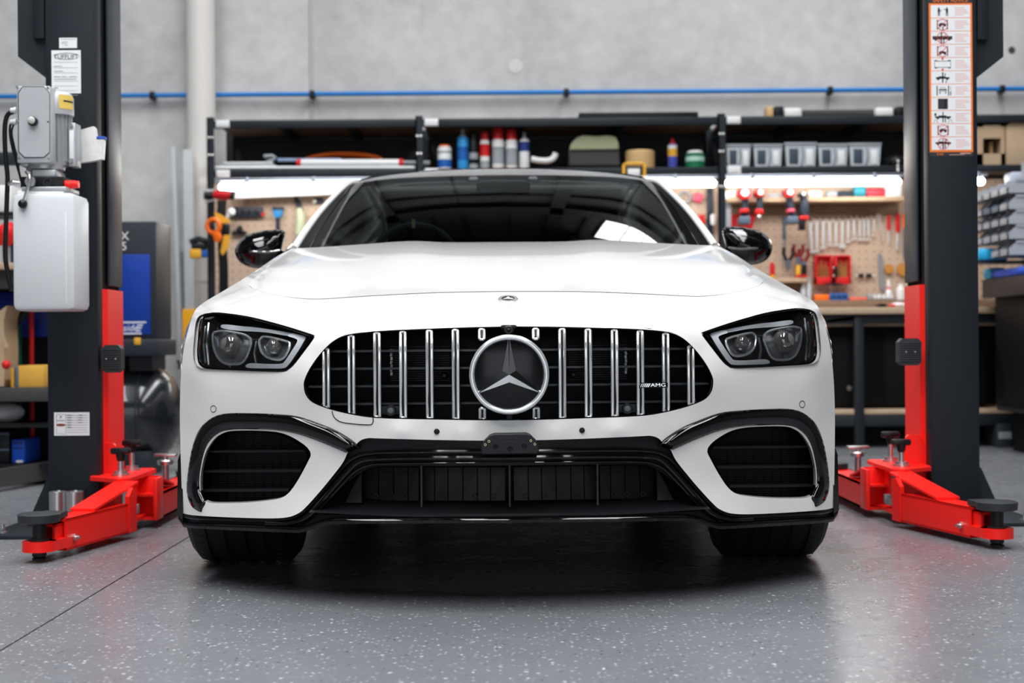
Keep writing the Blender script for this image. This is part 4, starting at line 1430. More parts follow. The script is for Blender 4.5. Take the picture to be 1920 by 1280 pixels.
    kz = MB(); bx(kz, 1.337, 1.352, 5.70, 5.80, .03, .185, .003, True); bx(kz, 1.425, 1.44, 5.70, 5.80, .03, .185, .003, True); bx(kz, 1.35, 1.43, 5.79, 5.80, .04, .18, .002, True); kz.prism([pp(1.352, 5.80, .18), pp(1.428, 5.80, .18), pp(1.428, 6.05, .126), pp(1.352, 6.05, .126)], (0, 0, .008)); kz.build('arm_knuckle', M_RED, rao)
    MB().lathe([(.05, .126), (.064, .13), (.066, .15), (.0, .152)], (X(1.37, True), 6.45 + dy, 0), (0, 0, 1), 26).build('lifting_pad', M_PADR, rao)
    st = (X(1.41, True), 6.15 + dy, 0)
    s2 = MB().cyl((st[0], st[1], .126), (st[0], st[1], .2), .014); s2.lathe([(.03, .2), (.034, .215), (.03, .22)], st, (0, 0, 1), 18); s2.box(st[0] - .045, st[0] + .045, st[1] - .02, st[1] + .02, .232, .244, .004); s2.cyl((st[0], st[1], .22), (st[0], st[1], .235), .01)
    s2.build('pad_extension', M_ZINC, rao)
    if side < 0:
        # two steel height adaptors hanging on the outside of the column
        for u in (117, 148.5):
            p0 = at(u - 11, 922, 5.42); p0.y = 5.44
            MB().lathe([(.030, 0), (.032, .002), (.032, .115), (.028, .117), (.026, .10)], (p0.x, p0.y, .035), (0, 0, 1), 26, True, False).build('height_adaptor', M_ZINC, root)
        hk = MB().box(p0.x - .11, p0.x + .03, 5.44, 5.5, .025, .035); hk.build('adaptor_holder', M_COL, root, smooth=0)
    return root


LPR = lift_post(1, 0.0, 0.0, 0.0, (1.386, 5.40), (1.497, 4.94), 'right lift post with orange-edged safety advice sticker and red swing arms')
LPL = lift_post(-1, 0.055, 0.025, -0.15, (1.338, 5.25), (1.425, 4.80), 'left lift post carrying the hydraulic power unit, red swing arms at its foot')


def label_on(root, name, u0, v0, u1, v1, Y, lines, logo=None):
    a, b = at(u0, v0, Y), at(u1, v1, Y)
    st_ = MB().box(a.x, b.x, Y - .001, Y + .002, b.z, a.z).build(name, M_PAPER, root, smooth=0)
    w, h = b.x - a.x, a.z - b.z
    mb = MB()
    for (fx0, fx1, fz, th) in lines:
        mb.box(a.x + fx0 * w, a.x + fx1 * w, Y - .0016, Y - .001, a.z - fz * h - th * h, a.z - fz * h)
    if mb.v: mb.build('printed_lines', M_GREYINK, st_, smooth=0)
    return st_, a, w, h


YL = 5.5
so, a, w, h = label_on(LPL, 'capacity_label', 96.5, 94.5, 152, 175, YL, [(.1, .9, .27 + .0 * k + z, .008) for k, z in enumerate((0, .13, .25, .35, .44, .55, .66, .77))] + [(.08, .36, .36, .02), (.08, .4, .475, .02), (.08, .3, .6, .02), (.35, .5, .6, .02), (.6, .85, .6, .02), (.08, .85, .66, .02), (.08, .22, .855, .03)])
tx = MB(); put_text(tx, 'TUFFLIFT', .0235, (a.x + w * .5, YL - .0014, a.z - h * .155), depth=.0004, sx=.95)
tx.build('label_lettering', M_INK, so, smooth=0)
lg = MB()
lg.tube([(a.x + w * (.52 + .42 * math.cos(t)), YL - .0014, a.z - h * (.14 - .075 * math.sin(t))) for t in np.linspace(0, 2 * math.pi, 36, endpoint=False)], .0007, 4, True)
lg.build('label_logo_ring', M_INK, so)
so, a, w, h = label_on(LPL, 'serial_label', 111, 71, 144.5, 90, YL, [(.08, .95, .12, .05), (.15, .5, .38, .06), (.12, .45, .52, .06), (.3, .5, .7, .06)])
so, a, w, h = label_on(LPL, 'rating_plate', 101.5, 773, 168, 816, YL, [(.36, .95, .12 + .105 * k, .02) for k in range(8)] + [(.36, .5, .1 + .105 * k, .045) for k in range(6)] + [(.68, .8, .1 + .105 * k, .04) for k in range(4)])
lg = MB().prism([(a.x + w * (.19 + .13 * math.cos(t)), YL - .0014, a.z - h * (.54 - .06 * math.sin(t))) for t in np.linspace(0, 2 * math.pi, 24, endpoint=False)], (0, .0003, 0)); lg.build('plate_logo', mat('logo_maroon', (0.25, 0.05, 0.02), 0.5, var=0), so, smooth=0)
fr = MB().tube([(a.x + w * x, YL - .0014, a.z - h * z) for x, z in ((.07, .08), (.33, .08), (.33, .92), (.07, .92))], .0006, 4, True); fr.build('plate_border', M_INK, so)
tx = MB(); put_text(tx, 'P', .016, (a.x + w * .19, YL - .0014, a.z - h * .22), depth=.0003); put_text(tx, 'PLATINUM', .006, (a.x + w * .19, YL - .0014, a.z - h * .35), depth=.0003); tx.build('label_lettering', M_INK, so, smooth=0)

# ---- safety advice sticker on the right post
YR = 5.65
M_ORANGE = mat('sticker_orange', (0.85, 0.20, 0.03), 0.45, var=0)
M_REDINK = mat('sticker_red', (0.65, 0.03, 0.03), 0.5, var=0)
M_PINK = mat('sticker_pale_red', (0.75, 0.38, 0.33), 0.5, var=0)
tl_, br_ = at(1741, -12, YR), at(1824.5, 293, YR)
SX0, SX1 = tl_.x, br_.x
SW = SX1 - SX0
ZV = lambda v: at(1783, v, YR).z
sk = MB().box(SX0, SX1, YR - .001, YR + .002, ZV(293), ZV(-14)).build('safety_sticker', M_INK, LPR, smooth=0)
MB().box(SX0, SX1, YR - .0013, YR - .0008, ZV(285), ZV(6)).build('sticker_border', M_ORANGE, sk, smooth=0)
tx = MB(); put_text(tx, 'SAFETY ADVICE', .0185, ((SX0 + SX1) / 2 + .0, YR - .0014, ZV(1.0)), depth=.0004, sx=1.02); tx.build('sticker_lettering', M_ORANGE, sk, smooth=0)
tx = MB(); put_text(tx, 'EAE', .012, (SX0 + SW * .24, YR - .0014, ZV(289)), depth=.0004, sx=1.3)
tx.build('sticker_lettering', M_ORANGE, sk, smooth=0)
fl_ = MB().box(SX0 + SW * .7, SX0 + SW * .95, YR - .0014, YR - .001, ZV(288.4), ZV(286.8)); fl_.box(SX0 + SW * .45, SX0 + SW * .8, YR - .0014, YR - .001, ZV(290.4), ZV(289.6)); fl_.build('sticker_fine_print', M_PINK, sk, smooth=0)
vtop, vbot = 9.0, 281.5
NR = 11
rh = (vbot - vtop) / NR
IX = SX0 + SW * .31
u_ = SW / 83.0        # one photo pixel in metres on the column face


def icon(k, zc):
    K, Rr_ = MB(), MB()
    Y = YR - .0018
    def rect(mb, cx, cz, w, h, rot=0.0):
        c, s = math.cos(rot), math.sin(rot)
        q = [(-w / 2, -h / 2), (w / 2, -h / 2), (w / 2, h / 2), (-w / 2, h / 2)]
        mb.prism([(IX + (cx + a * c - b * s) * u_, Y, zc + (cz + a * s + b * c) * u_) for a, b in q], (0, .0004, 0))
    def disc(mb, cx, cz, r, rz=None):
        rz = rz or r
        mb.prism([(IX + (cx + r * math.cos(t)) * u_, Y, zc + (cz + rz * math.sin(t)) * u_) for t in np.linspace(0, 2 * math.pi, 12, endpoint=False)], (0, .0004, 0))
    def ring():
        Rr_.tube([(IX + 10.5 * math.cos(t) * u_, Y - .0004, zc + 10.5 * math.sin(t) * u_) for t in np.linspace(0, 2 * math.pi, 28, endpoint=False)], .55 * u_, 5, True)
        Rr_.tube([(IX - 7.4 * u_, Y - .0004, zc - 7.4 * u_), (IX + 7.4 * u_, Y - .0004, zc + 7.4 * u_)], .55 * u_, 5)
    def carside(z=0, w=26):
        rect(K, 0, z, w, 3.4); rect(K, -1, z + 2, w * .5, 2.4); disc(K, -w * .33, z - 1.8, 2.4); disc(K, w * .33, z - 1.8, 2.4)
    def posts(x=9.5): rect(K, -x, 0, 2, 19); rect(K, x, 0, 2, 19)
    if k == 0:
        for x, s in ((-6.5, 1), (9, 1)):
            disc(K, x, 6.4, 1.5); rect(K, x, 1.2, 4.4, 7.5); rect(K, x - 1.1, -5.5, 1.6, 6.5); rect(K, x + 1.2, -5.5, 1.6, 6.5)
        rect(K, -3.2, 1.5, 4, 1.3, -.5); rect(K, 5, 3.5, 5, 1.2, -.3)
    elif k in (1, 3, 9):
        posts(9.5); carside(0 if k != 3 else -3, 14); ring()
        if k == 1: rect(K, 1, -6.5, 2.2, 6)
    elif k == 2:
        rect(K, 0, 0, 38, 6.5); rect(K, -2, 0, 2.4, 22); rect(K, 2.6, -4, 2, 14); disc(K, -13, -3.6, 2.2); disc(K, 13, -3.6, 2.2)
        ring()
    elif k == 4:
        for z in (6, -6): rect(K, 0, z, 30, 1.1)
        for x in (-13, 13):
            rect(K, x, 7, 5.5, 1.8); rect(K, x, -7, 5.5, 1.8); rect(K, x * 1.18, 0, .8, 11)
        rect(Rr_, 0, 10.5, 3.4, 4.6); rect(Rr_, 0, -10.5, 3.4, 4.6)
    elif k == 5:
        carside(-1); rect(K, 0, 0, 2.4, 20); rect(K, 4.5, 5.5, 1.8, 5); rect(K, 6.5, -8, 1.6, 5)
    elif k == 6:
        posts(11); rect(K, 0, 2, 15, 2.6); rect(K, 0, 6, 11, .8); rect(K, -5.5, -4, 2, 3.4); rect(K, 5.5, -4, 2, 3.4); rect(K, 0, -1, 16, .9); rect(K, 15, -5, 1.8, 8); rect(Rr_, 15, 5, .9, 7)
    elif k == 7:
        rect(K, 0, 0, 19, 20)
        for z in (7.4, 3.2, -1.6, -6): disc(Rr_, 4.6, z, 1.5)
    elif k == 8:
        carside(0, 30); rect(K, 0, 0, 2, 20); rect(K, 4.4, -5.4, 1.8, 9); disc(K, -14.5, 5, 2.2, 3)
        for x in (-14, 14): rect(K, x - 2.4, -7.5, .7, 8, -.35); rect(K, x + 2.4, -7.5, .7, 8, .35)
    elif k == 10:
        carside(1, 30); rect(K, 0, -4, 2.6, 12); rect(K, 4, -4, 2.2, 12); disc(K, 0, 7, 1.4); disc(K, 4.6, 7, 1.4); ring()
    return K, Rr_


for k in range(NR):
    va, vb = vtop + k * rh, vtop + (k + 1) * rh
    pn = MB().box(SX0 + SW * .045, SX1 - SW * .045, YR - .0017, YR - .001, ZV(vb - .7), ZV(va + .4)).build('sticker_panel', M_PAPER, sk, smooth=0)
    zc = ZV((va + vb) / 2)
    K, R_ = icon(k, zc)
    if K.v: K.build('pictogram', M_INK, sk, smooth=0)
    if R_.v: R_.build('prohibition_sign', M_REDINK, sk, smooth=0)
    fp_ = MB()
    for j in range(5):
        L_ = (.22, .27, .3, .33, .2)[(j + k) % 5]
        fp_.box(SX0 + SW * .6, SX0 + SW * (.6 + L_), YR - .002, YR - .0016, zc + (7.2 - j * 3.4 - 1.1) * u_, zc + (7.2 - j * 3.4) * u_)
    fp_.build('sticker_fine_print', M_PINK, sk, smooth=0); tag(sk.children[-1], kind='stuff')

# ---- hydraulic power unit on the left post
M_ALU = mat('cast_aluminium', (0.52, 0.53, 0.55), 0.42, 0.35, var=0.06, scale=40)
M_ALU2 = mat('motor_grey', (0.48, 0.49, 0.51), 0.35, 0.55, var=0.05)
YP = 5.18
org = at(85, 580, YP)
pu = thing('hydraulic_power_unit', 'grey hydraulic pump motor with white oil tank on the left lift post', 'pump', (org.x, YP, org.z))


def PX(u, v, Y=YP): return at(u, v, Y)
def pbox(mb, u0, v0, u1, v1, ya, yb, bev=.004):
    a, b = at(u0, v0, ya), at(u1, v1, ya)
    return mb.box(a.x, b.x, ya, yb, b.z, a.z, bev)


tb = pbox(MB(), 30.5, 161, 95, 305, YP, YP + .09, .006).build('terminal_box', M_ALU, pu)
# raised octagonal lid
oct_ = [(35, 175), (43, 163.5), (82, 163.5), (92, 175), (92, 285), (82, 294), (46, 294), (36, 284)]
lid = MB().prism([PX(u, v, YP - .006) for u, v in oct_], (0, .008, 0)).build('box_lid', M_ALU, tb)
MB().tube([PX(u, v, YP - .001) for u, v in [(34, 174), (42.5, 162.3), (82.5, 162.3), (93, 174.5), (93, 285.5), (82.5, 295.2), (45.5, 295.2), (35, 284.5)]], .0012, 5, True).build('lid_groove_line', M_STEEL_DARK, tb)  # dark line put in for the shaded gap round the lid
for (u, v) in ((32.5, 163), (90, 164), (36, 295), (91.5, 296), (35, 228), (91, 229)):
    MB().lathe([(.0042, .004), (.0042, -.004), (.003, -.006)], PX(u, v, YP), (0, 1, 0), 10).build('lid_screw', M_ZINC, tb)
bt = MB().lathe([(.0165, 0), (.0165, -.016), (.014, -.018)], PX(63, 228, YP - .006), (0, 1, 0), 28).build('start_button_collar', M_BLKPL, tb)
MB().lathe([(.0125, -.016), (.0125, -.022), (.009, -.025), (0, -.026)], PX(62.3, 227, YP - .006), (0, 1, 0), 24).build('start_button', mat('button_grey', (0.5, 0.5, 0.47), 0.4, var=0), tb)
for v in (207, 228.5):
    p = PX(31, v, YP + .045)
    MB().lathe([(.011, 0), (.011, .008), (.0085, .012), (.0085, .02)], p, (-1, 0, 0), 14).build('cable_gland', mat('gland_white', (0.7, 0.7, 0.69), 0.5, var=0), tb)
# motor body: finned cylinder behind the box
mc = PX(100, 240, YP + .12)
R0 = .066
zt_, zb_ = PX(100, 172, YP + .1).z, PX(100, 310, YP + .1).z
zm = PX(100, 214, YP + .1).z
mo = MB().lathe([(R0 * .86, zb_), (R0 * .86, zm + .004)], (mc.x, mc.y, 0), (0, 0, 1), 40).build('motor_body', M_ALU2, pu)
for k in range(24):
    t = 2 * math.pi * k / 24
    d = Vector((math.cos(t), math.sin(t), 0))
    e = Vector((-d.y, d.x, 0)) * .0018
    c0 = Vector((mc.x, mc.y, 0))
    fb = [c0 + d * R0 * .84 + e, c0 + d * R0 * .99 + e * .7, c0 + d * R0 * .99 - e * .7, c0 + d * R0 * .84 - e]
    MB().prism([p + Vector((0, 0, zb_ + .012)) for p in fb], (0, 0, zm - zb_ - .012)).build('cooling_fin', M_ALU2, mo, smooth=0)
cp = MB().lathe([(R0 * 1.06, zm - .004), (R0 * 1.08, zm + .004), (R0 * 1.06, zt_ - .02), (R0 * .95, zt_ - .006), (R0 * .75, zt_)], (mc.x, mc.y, 0), (0, 0, 1), 40).build('fan_cowl', M_ALU, pu)
# curved yellow warning label on the cowl
wl = MB(); ang = np.linspace(math.radians(-58), math.radians(-6), 9)
za, zb2 = PX(125, 180, YP + .1).z, PX(125, 206, YP + .1).z
def wcyl(mb, angs, z0, z1, r):
    n = len(angs)
    mb.add([(mc.x + r * math.cos(t), mc.y + r * math.sin(t), z0) for t in angs] + [(mc.x + r * math.cos(t), mc.y + r * math.sin(t), z1) for t in angs], [(i, i + 1, n + i + 1, n + i) for i in range(n - 1)])
    return mb
wcyl(wl, ang, zb2, za, R0 * 1.095).build('warning_label', mat('label_yellow', (0.75, 0.52, 0.12), 0.5, var=0), cp)
wcyl(MB(), ang[2:], zb2 + (za - zb2) * .5, zb2 + (za - zb2) * .62, R0 * 1.105).build('warning_arrow', M_INK, cp)
# motor foot flange and capacitor cover
ff = pbox(MB(), 128, 230, 142, 312, YP + .09, YP + .16, .004); ff.build('mounting_flange', M_ALU2, pu)
dt = pbox(MB(), 129.5, 244, 138, 297, YP + .088, YP + .091, .001); dt.build('data_plate', M_PAPER, pu)
for (u, v) in ((133.5, 235), (133.5, 302)):
    MB().lathe([(.008, 0), (.008, -.006)], PX(u, v, YP + .09), (0, 1, 0), 6).build('flange_bolt', M_ZINC, pu)
# bell housing and valve block
bh = MB().lathe([(.050, PX(90, 331, YP + .08).z), (.052, PX(90, 322, YP + .08).z), (.066, PX(90, 318, YP + .08).z), (.066, PX(90, 309, YP + .08).z)], (PX(86, 320, YP + .1).x, YP + .1, 0), (0, 0, 1), 36)
pbox(bh, 38, 303, 52, 312, YP + .03, YP + .1); pbox(bh, 60, 318, 104, 331, YP + .03, YP + .15)
bh.build('bell_housing', M_ALU2, pu)
vb_ = pbox(MB(), 38, 331, 118, 351, YP + .02, YP + .15, .003).build('valve_block', M_BLKPL, pu)
MB().lathe([(.016, 0), (.016, -.006), (.01, -.006), (.009, -.002)], PX(90, 342, YP + .02), (0, 1, 0), 20).build('valve_plug', M_STEEL_DARK, vb_)
vr = PX(121, 346, YP + .05)
MB().lathe([(.0145, 0), (.0145, .035), (.0125, .042), (.0125, .05)], vr, (1, 0, 0), 24).build('valve_cap', M_RED, vb_)
MB().lathe([(.018, -.03), (.018, .0)], vr, (1, 0, 0), 20).build('valve_neck', M_STEEL_DARK, vb_)
pbox(MB(), 40, 350, 124, 358, YP + .0, YP + .16, .003).build('tank_flange', M_ALU2, pu)
# release lever
lv = [PX(49, 322, YP + .0), PX(55, 330, YP - .02), PX(54, 345, YP - .025), PX(48, 366, YP - .03), PX(44, 380, YP - .03)]
lo_ = MB().tube(catmull([tuple(p) for p in lv], 5), .0055, 10).build('release_lever', M_ZINC, pu)
MB().ellip(PX(42.5, 382, YP - .03), .0158, 18, 12).build('lever_knob', M_BLKPL, lo_)
MB().lathe([(.018, 0), (.018, .01), (.012, .012)], PX(56, 340, YP - .012), (0, 1, 0), 20).build('lever_collar', M_ZINC, lo_)
fitp = PX(25, 342, YP + .02)
MB().tube([PX(16, 346, YP + .02), PX(24, 341, YP + .02), PX(36, 342, YP + .03)], [.007, .009, .007], 10).build('hose_fitting', M_ZINC, pu)
# tank: translucent white jerry can
TK = mat('translucent_polythene', (0.62, 0.64, 0.66), 0.38, var=0.02, scale=4)
TKU = mat('white_polythene', (0.80, 0.80, 0.79), 0.38, var=0.02, scale=4)
ta, tb2 = PX(20.5, 388, YP - .02), PX(141.5, 582, YP - .02)
tank = MB().box(ta.x, tb2.x, YP - .02, YP + .17, tb2.z, PX(80, 361, YP - .02).z, .022)
to = tank.build('oil_tank', TK, pu)
bv = MB().box(PX(27, 0, YP).x, PX(118, 0, YP).x, YP + .0, YP + .15, PX(80, 368, YP).z, PX(80, 356, YP).z, .01); bv.build('tank_shoulder', TKU, to)
MB().box(PX(119, 0, YP - .02).x, PX(121, 0, YP - .02).x, YP - .0215, YP - .01, PX(0, 570, YP).z, PX(0, 400, YP).z, .0006).build('tank_seam', TKU, to)
cpz = PX(69, 376, YP + .02)
MB().lathe([(.026, -.004), (.026, .018), (.023, .022), (0, .022)], cpz, (0, -.25, 1), 20).build('filler_cap', M_BLKPL, to)
# power cables
for pts, r in (([(27, 208), (14, 216), (9, 240), (10, 290), (14, 330), (13, 370), (11, 430), (10, 480), (16, 520), (22, 545)], .0085), ([(27, 229), (19, 236), (20, 262), (29, 300), (36, 325), (40, 340)], .0042), ([(26, 231), (22, 250), (28, 280), (34, 310), (37, 330)], .0036)):
    MB().tube(catmull([tuple(PX(u, v, YP + .05)) for u, v in pts], 5), r, 8).build('power_cable', M_BLKPL, pu)
# document pouch tied beside the motor
Yd = 5.36
pg = [(141, 246), (175, 236.5), (177.5, 240), (180, 258), (194.5, 260), (192, 298), (165, 303), (141, 305.5)]
dp = MB().prism([at(u, v, Yd) for u, v in pg], (0, .03, 0)).build('document_pouch', mat('milky_plastic', (0.72, 0.71, 0.69), 0.3, var=0.12, scale=25, bump=0.3), None, org=tuple(at(165, 304, Yd)))
tag(dp, 'milky plastic document pouch hanging beside the grey pump motor', 'pouch')
MB().box(at(179, 0, Yd).x, at(194.5, 0, Yd).x, Yd - .002, Yd + .03, at(186, 261, Yd).z, at(186, 255.5, Yd).z, .002).build('pouch_zip', mat('zip_blue', (0.02, 0.09, 0.42), 0.4, var=0), dp)

# ------------------------------------------------------------------ workshop wall behind the car
M_RACK = mat('rack_charcoal', (0.013, 0.017, 0.023), 0.45, var=0.1)
M_PLY = mat('plywood_edge', (0.46, 0.33, 0.22), 0.6, var=0.18, scale=25)
M_PLYD = mat('plywood_dark', (0.22, 0.14, 0.09), 0.65, var=0.2, scale=12)
M_BACK = mat('black_back_panel', (0.018, 0.019, 0.021), 0.55, var=0.2, scale=3)
M_WPL = mat('white_plastic', (0.75, 0.75, 0.75), 0.4, var=0.03)
M_CARD = mat('cardboard', (0.50, 0.36, 0.23), 0.8, var=0.1, scale=8)
M_STEEL = mat('polished_tool_steel', (0.82, 0.82, 0.83), 0.35, 0.6, var=0.05)
M_GALV = mat('galvanised', (0.45, 0.50, 0.58), 0.35, 0.8, var=0.08)


def col(name, r, g, b, rough=0.45, **k):
    """sRGB 0-255 paint"""
    lin = lambda c: (c / 255 / 12.92) if c <= 10 else ((c / 255 + .055) / 1.055) ** 2.4
    return mat(name, (lin(r), lin(g), lin(b)), rough, var=k.pop('var', 0.05), **k)


C_RED = col('tool_red', 205, 30, 35)
C_ORANGE = col('tool_orange', 245, 110, 25)
C_YEL = col('tool_yellow', 225, 165, 50)
C_BLUE = col('tool_blue', 30, 90, 170)
C_TEAL = col('tool_teal', 50, 140, 160)
C_NAVY = col('tool_navy', 35, 45, 60)
C_SLATE = col('tool_slate', 85, 100, 118)
C_BLK = col('tool_black', 16, 17, 20)
C_WHITE = col('tool_white', 225, 225, 225)
C_GREY = col('tool_grey', 150, 155, 160)
C_PINK = col('tool_pink', 225, 85, 110)
C_GREEN = col('tub_green', 20, 105, 70)
C_TAN = col('tool_tan', 205, 170, 120)
C_KHAKI = col('canvas_khaki', 160, 162, 130, 0.8)
C_CHAR = col('canvas_charcoal', 62, 62, 64, 0.8)
C_PBLUE = col('panel_blue', 8, 55, 150, 0.4)
C_GOLD = mat('gold_drill', (0.65, 0.42, 0.16), 0.3, 0.8, var=0.1)

# pegboard: hardboard with a grid of holes
def pegboard_material():
    m = bpy.data.materials.new('pegboard_hardboard')
    m.use_nodes = True
    nt = m.node_tree; N, L = nt.nodes, nt.links
    p = N['Principled BSDF']; p.inputs['Roughness'].default_value = 0.7
    geo = N.new('ShaderNodeNewGeometry')
    sep = N.new('ShaderNodeSeparateXYZ'); L.new(geo.outputs['Position'], sep.inputs[0])
    ds = []
    for ax in (0, 2):
        a = N.new('ShaderNodeMath'); a.operation = 'MODULO'; a.inputs[1].default_value = 0.052
        ad = N.new('ShaderNodeMath'); ad.operation = 'ADD'; ad.inputs[1].default_value = 20.8
        L.new(sep.outputs[ax], ad.inputs[0]); L.new(ad.outputs[0], a.inputs[0])
        b = N.new('ShaderNodeMath'); b.operation = 'SUBTRACT'; b.inputs[1].default_value = 0.026
        L.new(a.outputs[0], b.inputs[0])
        c = N.new('ShaderNodeMath'); c.operation = 'POWER'; c.inputs[1].default_value = 2
        ab = N.new('ShaderNodeMath'); ab.operation = 'ABSOLUTE'
        L.new(b.outputs[0], ab.inputs[0]); L.new(ab.outputs[0], c.inputs[0]); ds.append(c.outputs[0])
    s = N.new('ShaderNodeMath'); s.operation = 'ADD'; L.new(ds[0], s.inputs[0]); L.new(ds[1], s.inputs[1])
    lt = N.new('ShaderNodeMath'); lt.operation = 'LESS_THAN'; lt.inputs[1].default_value = 0.0062 ** 2; L.new(s.outputs[0], lt.inputs[0])
    no = N.new('ShaderNodeTexNoise'); no.inputs['Scale'].default_value = 4; L.new(geo.outputs['Position'], no.inputs['Vector'])
    m1 = N.new('ShaderNodeMix'); m1.data_type = 'RGBA'; m1.inputs[6].default_value = (0.50, 0.36, 0.26, 1); m1.inputs[7].default_value = (0.60, 0.46, 0.35, 1); L.new(no.outputs['Fac'], m1.inputs[0])
    m2 = N.new('ShaderNodeMix'); m2.data_type = 'RGBA'; m2.inputs[7].default_value = (0.27, 0.18, 0.12, 1)
    L.new(m1.outputs[2], m2.inputs[6]); L.new(lt.outputs[0], m2.inputs[0]); L.new(m2.outputs[2], p.inputs['Base Color'])
    return m


M_PEG = pegboard_material()


def ub(mb, u0, v0, u1, v1, Y, dep, bev=0.003):
    a, b = at(u0, v0, Y), at(u1, v1, Y)
    c = at((u0 + u1) / 2, (v0 + v1) / 2, Y)
    w, h = (u1 - u0) * Y / F, (v1 - v0) * Y / F
    return mb.box(c.x - w / 2, c.x + w / 2, Y, Y + dep, c.z - h / 2, c.z + h / 2, bev)


def simple(name, label, cat, parts, base, group=None):
    """thing from parts: (part name, MB, material)"""
    t = thing(name, label, cat, base, group)
    for nm, mb, m in parts: mb.build(nm, m, t)
    return t


def one(name, mb, m, label, cat, base, group=None):
    return tag(mb.build(name, m, None, org=base), label, cat, group)


YS = 9.85
ZU, ZL = 2.115, 1.79
YBK = 10.62
GRP = 'charcoal shelving bays along the back wall'


def XU(u, v, Y=YS): return at(u, v, Y).x


def bay(label, xa, xb, left_post=True, right_post=True, name='shelving_bay', plates=True, z0=0.0):
    t = thing(name, label, 'shelving', ((xa + xb) / 2, YS + .3, 0), GRP)
    yb = YBK - .05
    for x, k in ((xa, left_post), (xb, right_post)):
        if not k: continue
        for y in (YS - .005, yb - .05):
            p = MB().box(x - .024, x + .024, y, y + .01, z0, ZU + .045); p.box(x - .024, x - .014, y, y + .045, z0, ZU + .045)
            p.build('post', M_RACK, t, smooth=0)
        for z in (ZU - .09, ZL - .11, ZL + .12):
            for dx in (-.011, .011):
                MB().lathe([(.009, 0), (.009, -.006), (.005, -.008)], (x + dx, YS - .005, z), (0, 1, 0), 10).build('rivet', M_ZINC, t)
    for z, h in ((ZU, .052), (ZL, .046)):
        b = MB().box(xa + .024, xb - .024, YS, YS + .04, z - h / 2, z + h / 2, .003); b.build('beam', M_RACK, t)
        b = MB().box(xa + .024, xb - .024, yb - .05, yb - .01, z - h / 2, z + h / 2, .003); b.build('beam', M_RACK, t)
        MB().box(xa + .02, xb - .02, YS + .03, yb - .01, z + h / 2 - .016, z + h / 2, 0).build('shelf_board', M_PLYD, t, smooth=0)
        for k in (1, 2): 
            xm = xa + (xb - xa) * k / 3
            MB().box(xm - .025, xm + .025, YS + .03, yb - .03, z - h / 2 + .004, z + h / 2 - .017).build('cross_bar', M_RACK, t, smooth=0)
        if plates:
            pl = MB().box(xa + .036, xa + .125, YS - .006, YS, z - .022, z + .026, .004)
            for k in range(4): pl.box(xa + .044 + k * .02, xa + .056 + k * .02, YS - .01, YS - .005, z - .015, z + .02, .002)
            pl.build('beam_clip', M_WPL, t)
    MB().box(xa, xb, yb, yb + .008, ZL + .02, ZU - .02).build('back_panel', M_BACK, t, smooth=0)
    return t


XA, XB, XC, XD = XU(395, 300), XU(786, 270), XU(1353, 270), XU(1765, 270)
bay('shelving bay nearest the white downpipe, holding long white tubes', XA, XB)
bay('middle shelving bay holding the row of spray cans', XB, XC, left_post=False)
bay('shelving bay holding five clear storage bins', XC, XD, left_post=False, z0=.895)
XE = XD + .9
bay('far right shelving bay holding open cardboard boxes', XD, XE, left_post=False, right_post=True, z0=.895)

# ---- LED battens with steel rails under the lower shelf
M_LED = mat('led_diffuser', (0.9, 0.9, 0.9), 0.4, var=0, emit=(1.0, 0.97, 0.93), estr=26.0)
for (xa, xb, lab) in ((XU(410, 345), XU(765, 345), 'lit white tube light left of the car roof'), (XU(830, 345), XU(1343, 345), 'lit white tube light partly behind the windscreen pillar right side'), (XU(1361, 345), XU(1690, 345), 'long lit white tube light above the wrench rack'), (XU(1775, 340), XU(1847, 338), 'short end of lit tube light right of the right lift post')):
    t = thing('tube_light', lab, 'light', ((xa + xb) / 2, YS + .02, ZL - .11), 'tube lights under the shelves')
    MB().tube([(xa, YS + .02, ZL - .083), (xa + .012, YS + .02, ZL - .083), (xb - .012, YS + .02, ZL - .083), (xb, YS + .02, ZL - .083)], [.012, .024, .024, .012], 12).build('lit_tube', M_LED, t)
    MB().box(xa - .03, xb + .02, YS + .0, YS + .03, ZL - .048, ZL - .028, .003).build('hanging_rail', M_GALV, t)
    for k in range(3):
        x = xa + (xb - xa) * (.15 + .35 * k)
        MB().box(x - .012, x + .012, YS - .004, YS + .03, ZL - .062, ZL - .024, .003).build('rail_clip', M_GALV, t)

# ---- pegboards
YPG = 10.25
for (xa, xb, zt_, zb_, lab) in ((XA - .06, XB, ZL - .03, .92, 'pegboard panel beside the white downpipe'), (XB + .004, XC, ZL - .03, .92, 'pegboard panel behind the car cabin'), (XC + .004, XE - .1, ZL - .03, .905, 'pegboard panel hung with spanners and drill bits')):
    one('pegboard', MB().box(xa, xb, YPG, YPG + .012, zb_, zt_), M_PEG, lab, 'pegboard', ((xa + xb) / 2, YPG, zb_), 'pegboard panels')
one('wall_batten', MB().box(XB - .02, XB + .02, YPG - .02, YPG, .92, ZL - .03), M_RACK, 'dark upright strip between pegboards behind the car', 'batten', (XB, YPG, .92))

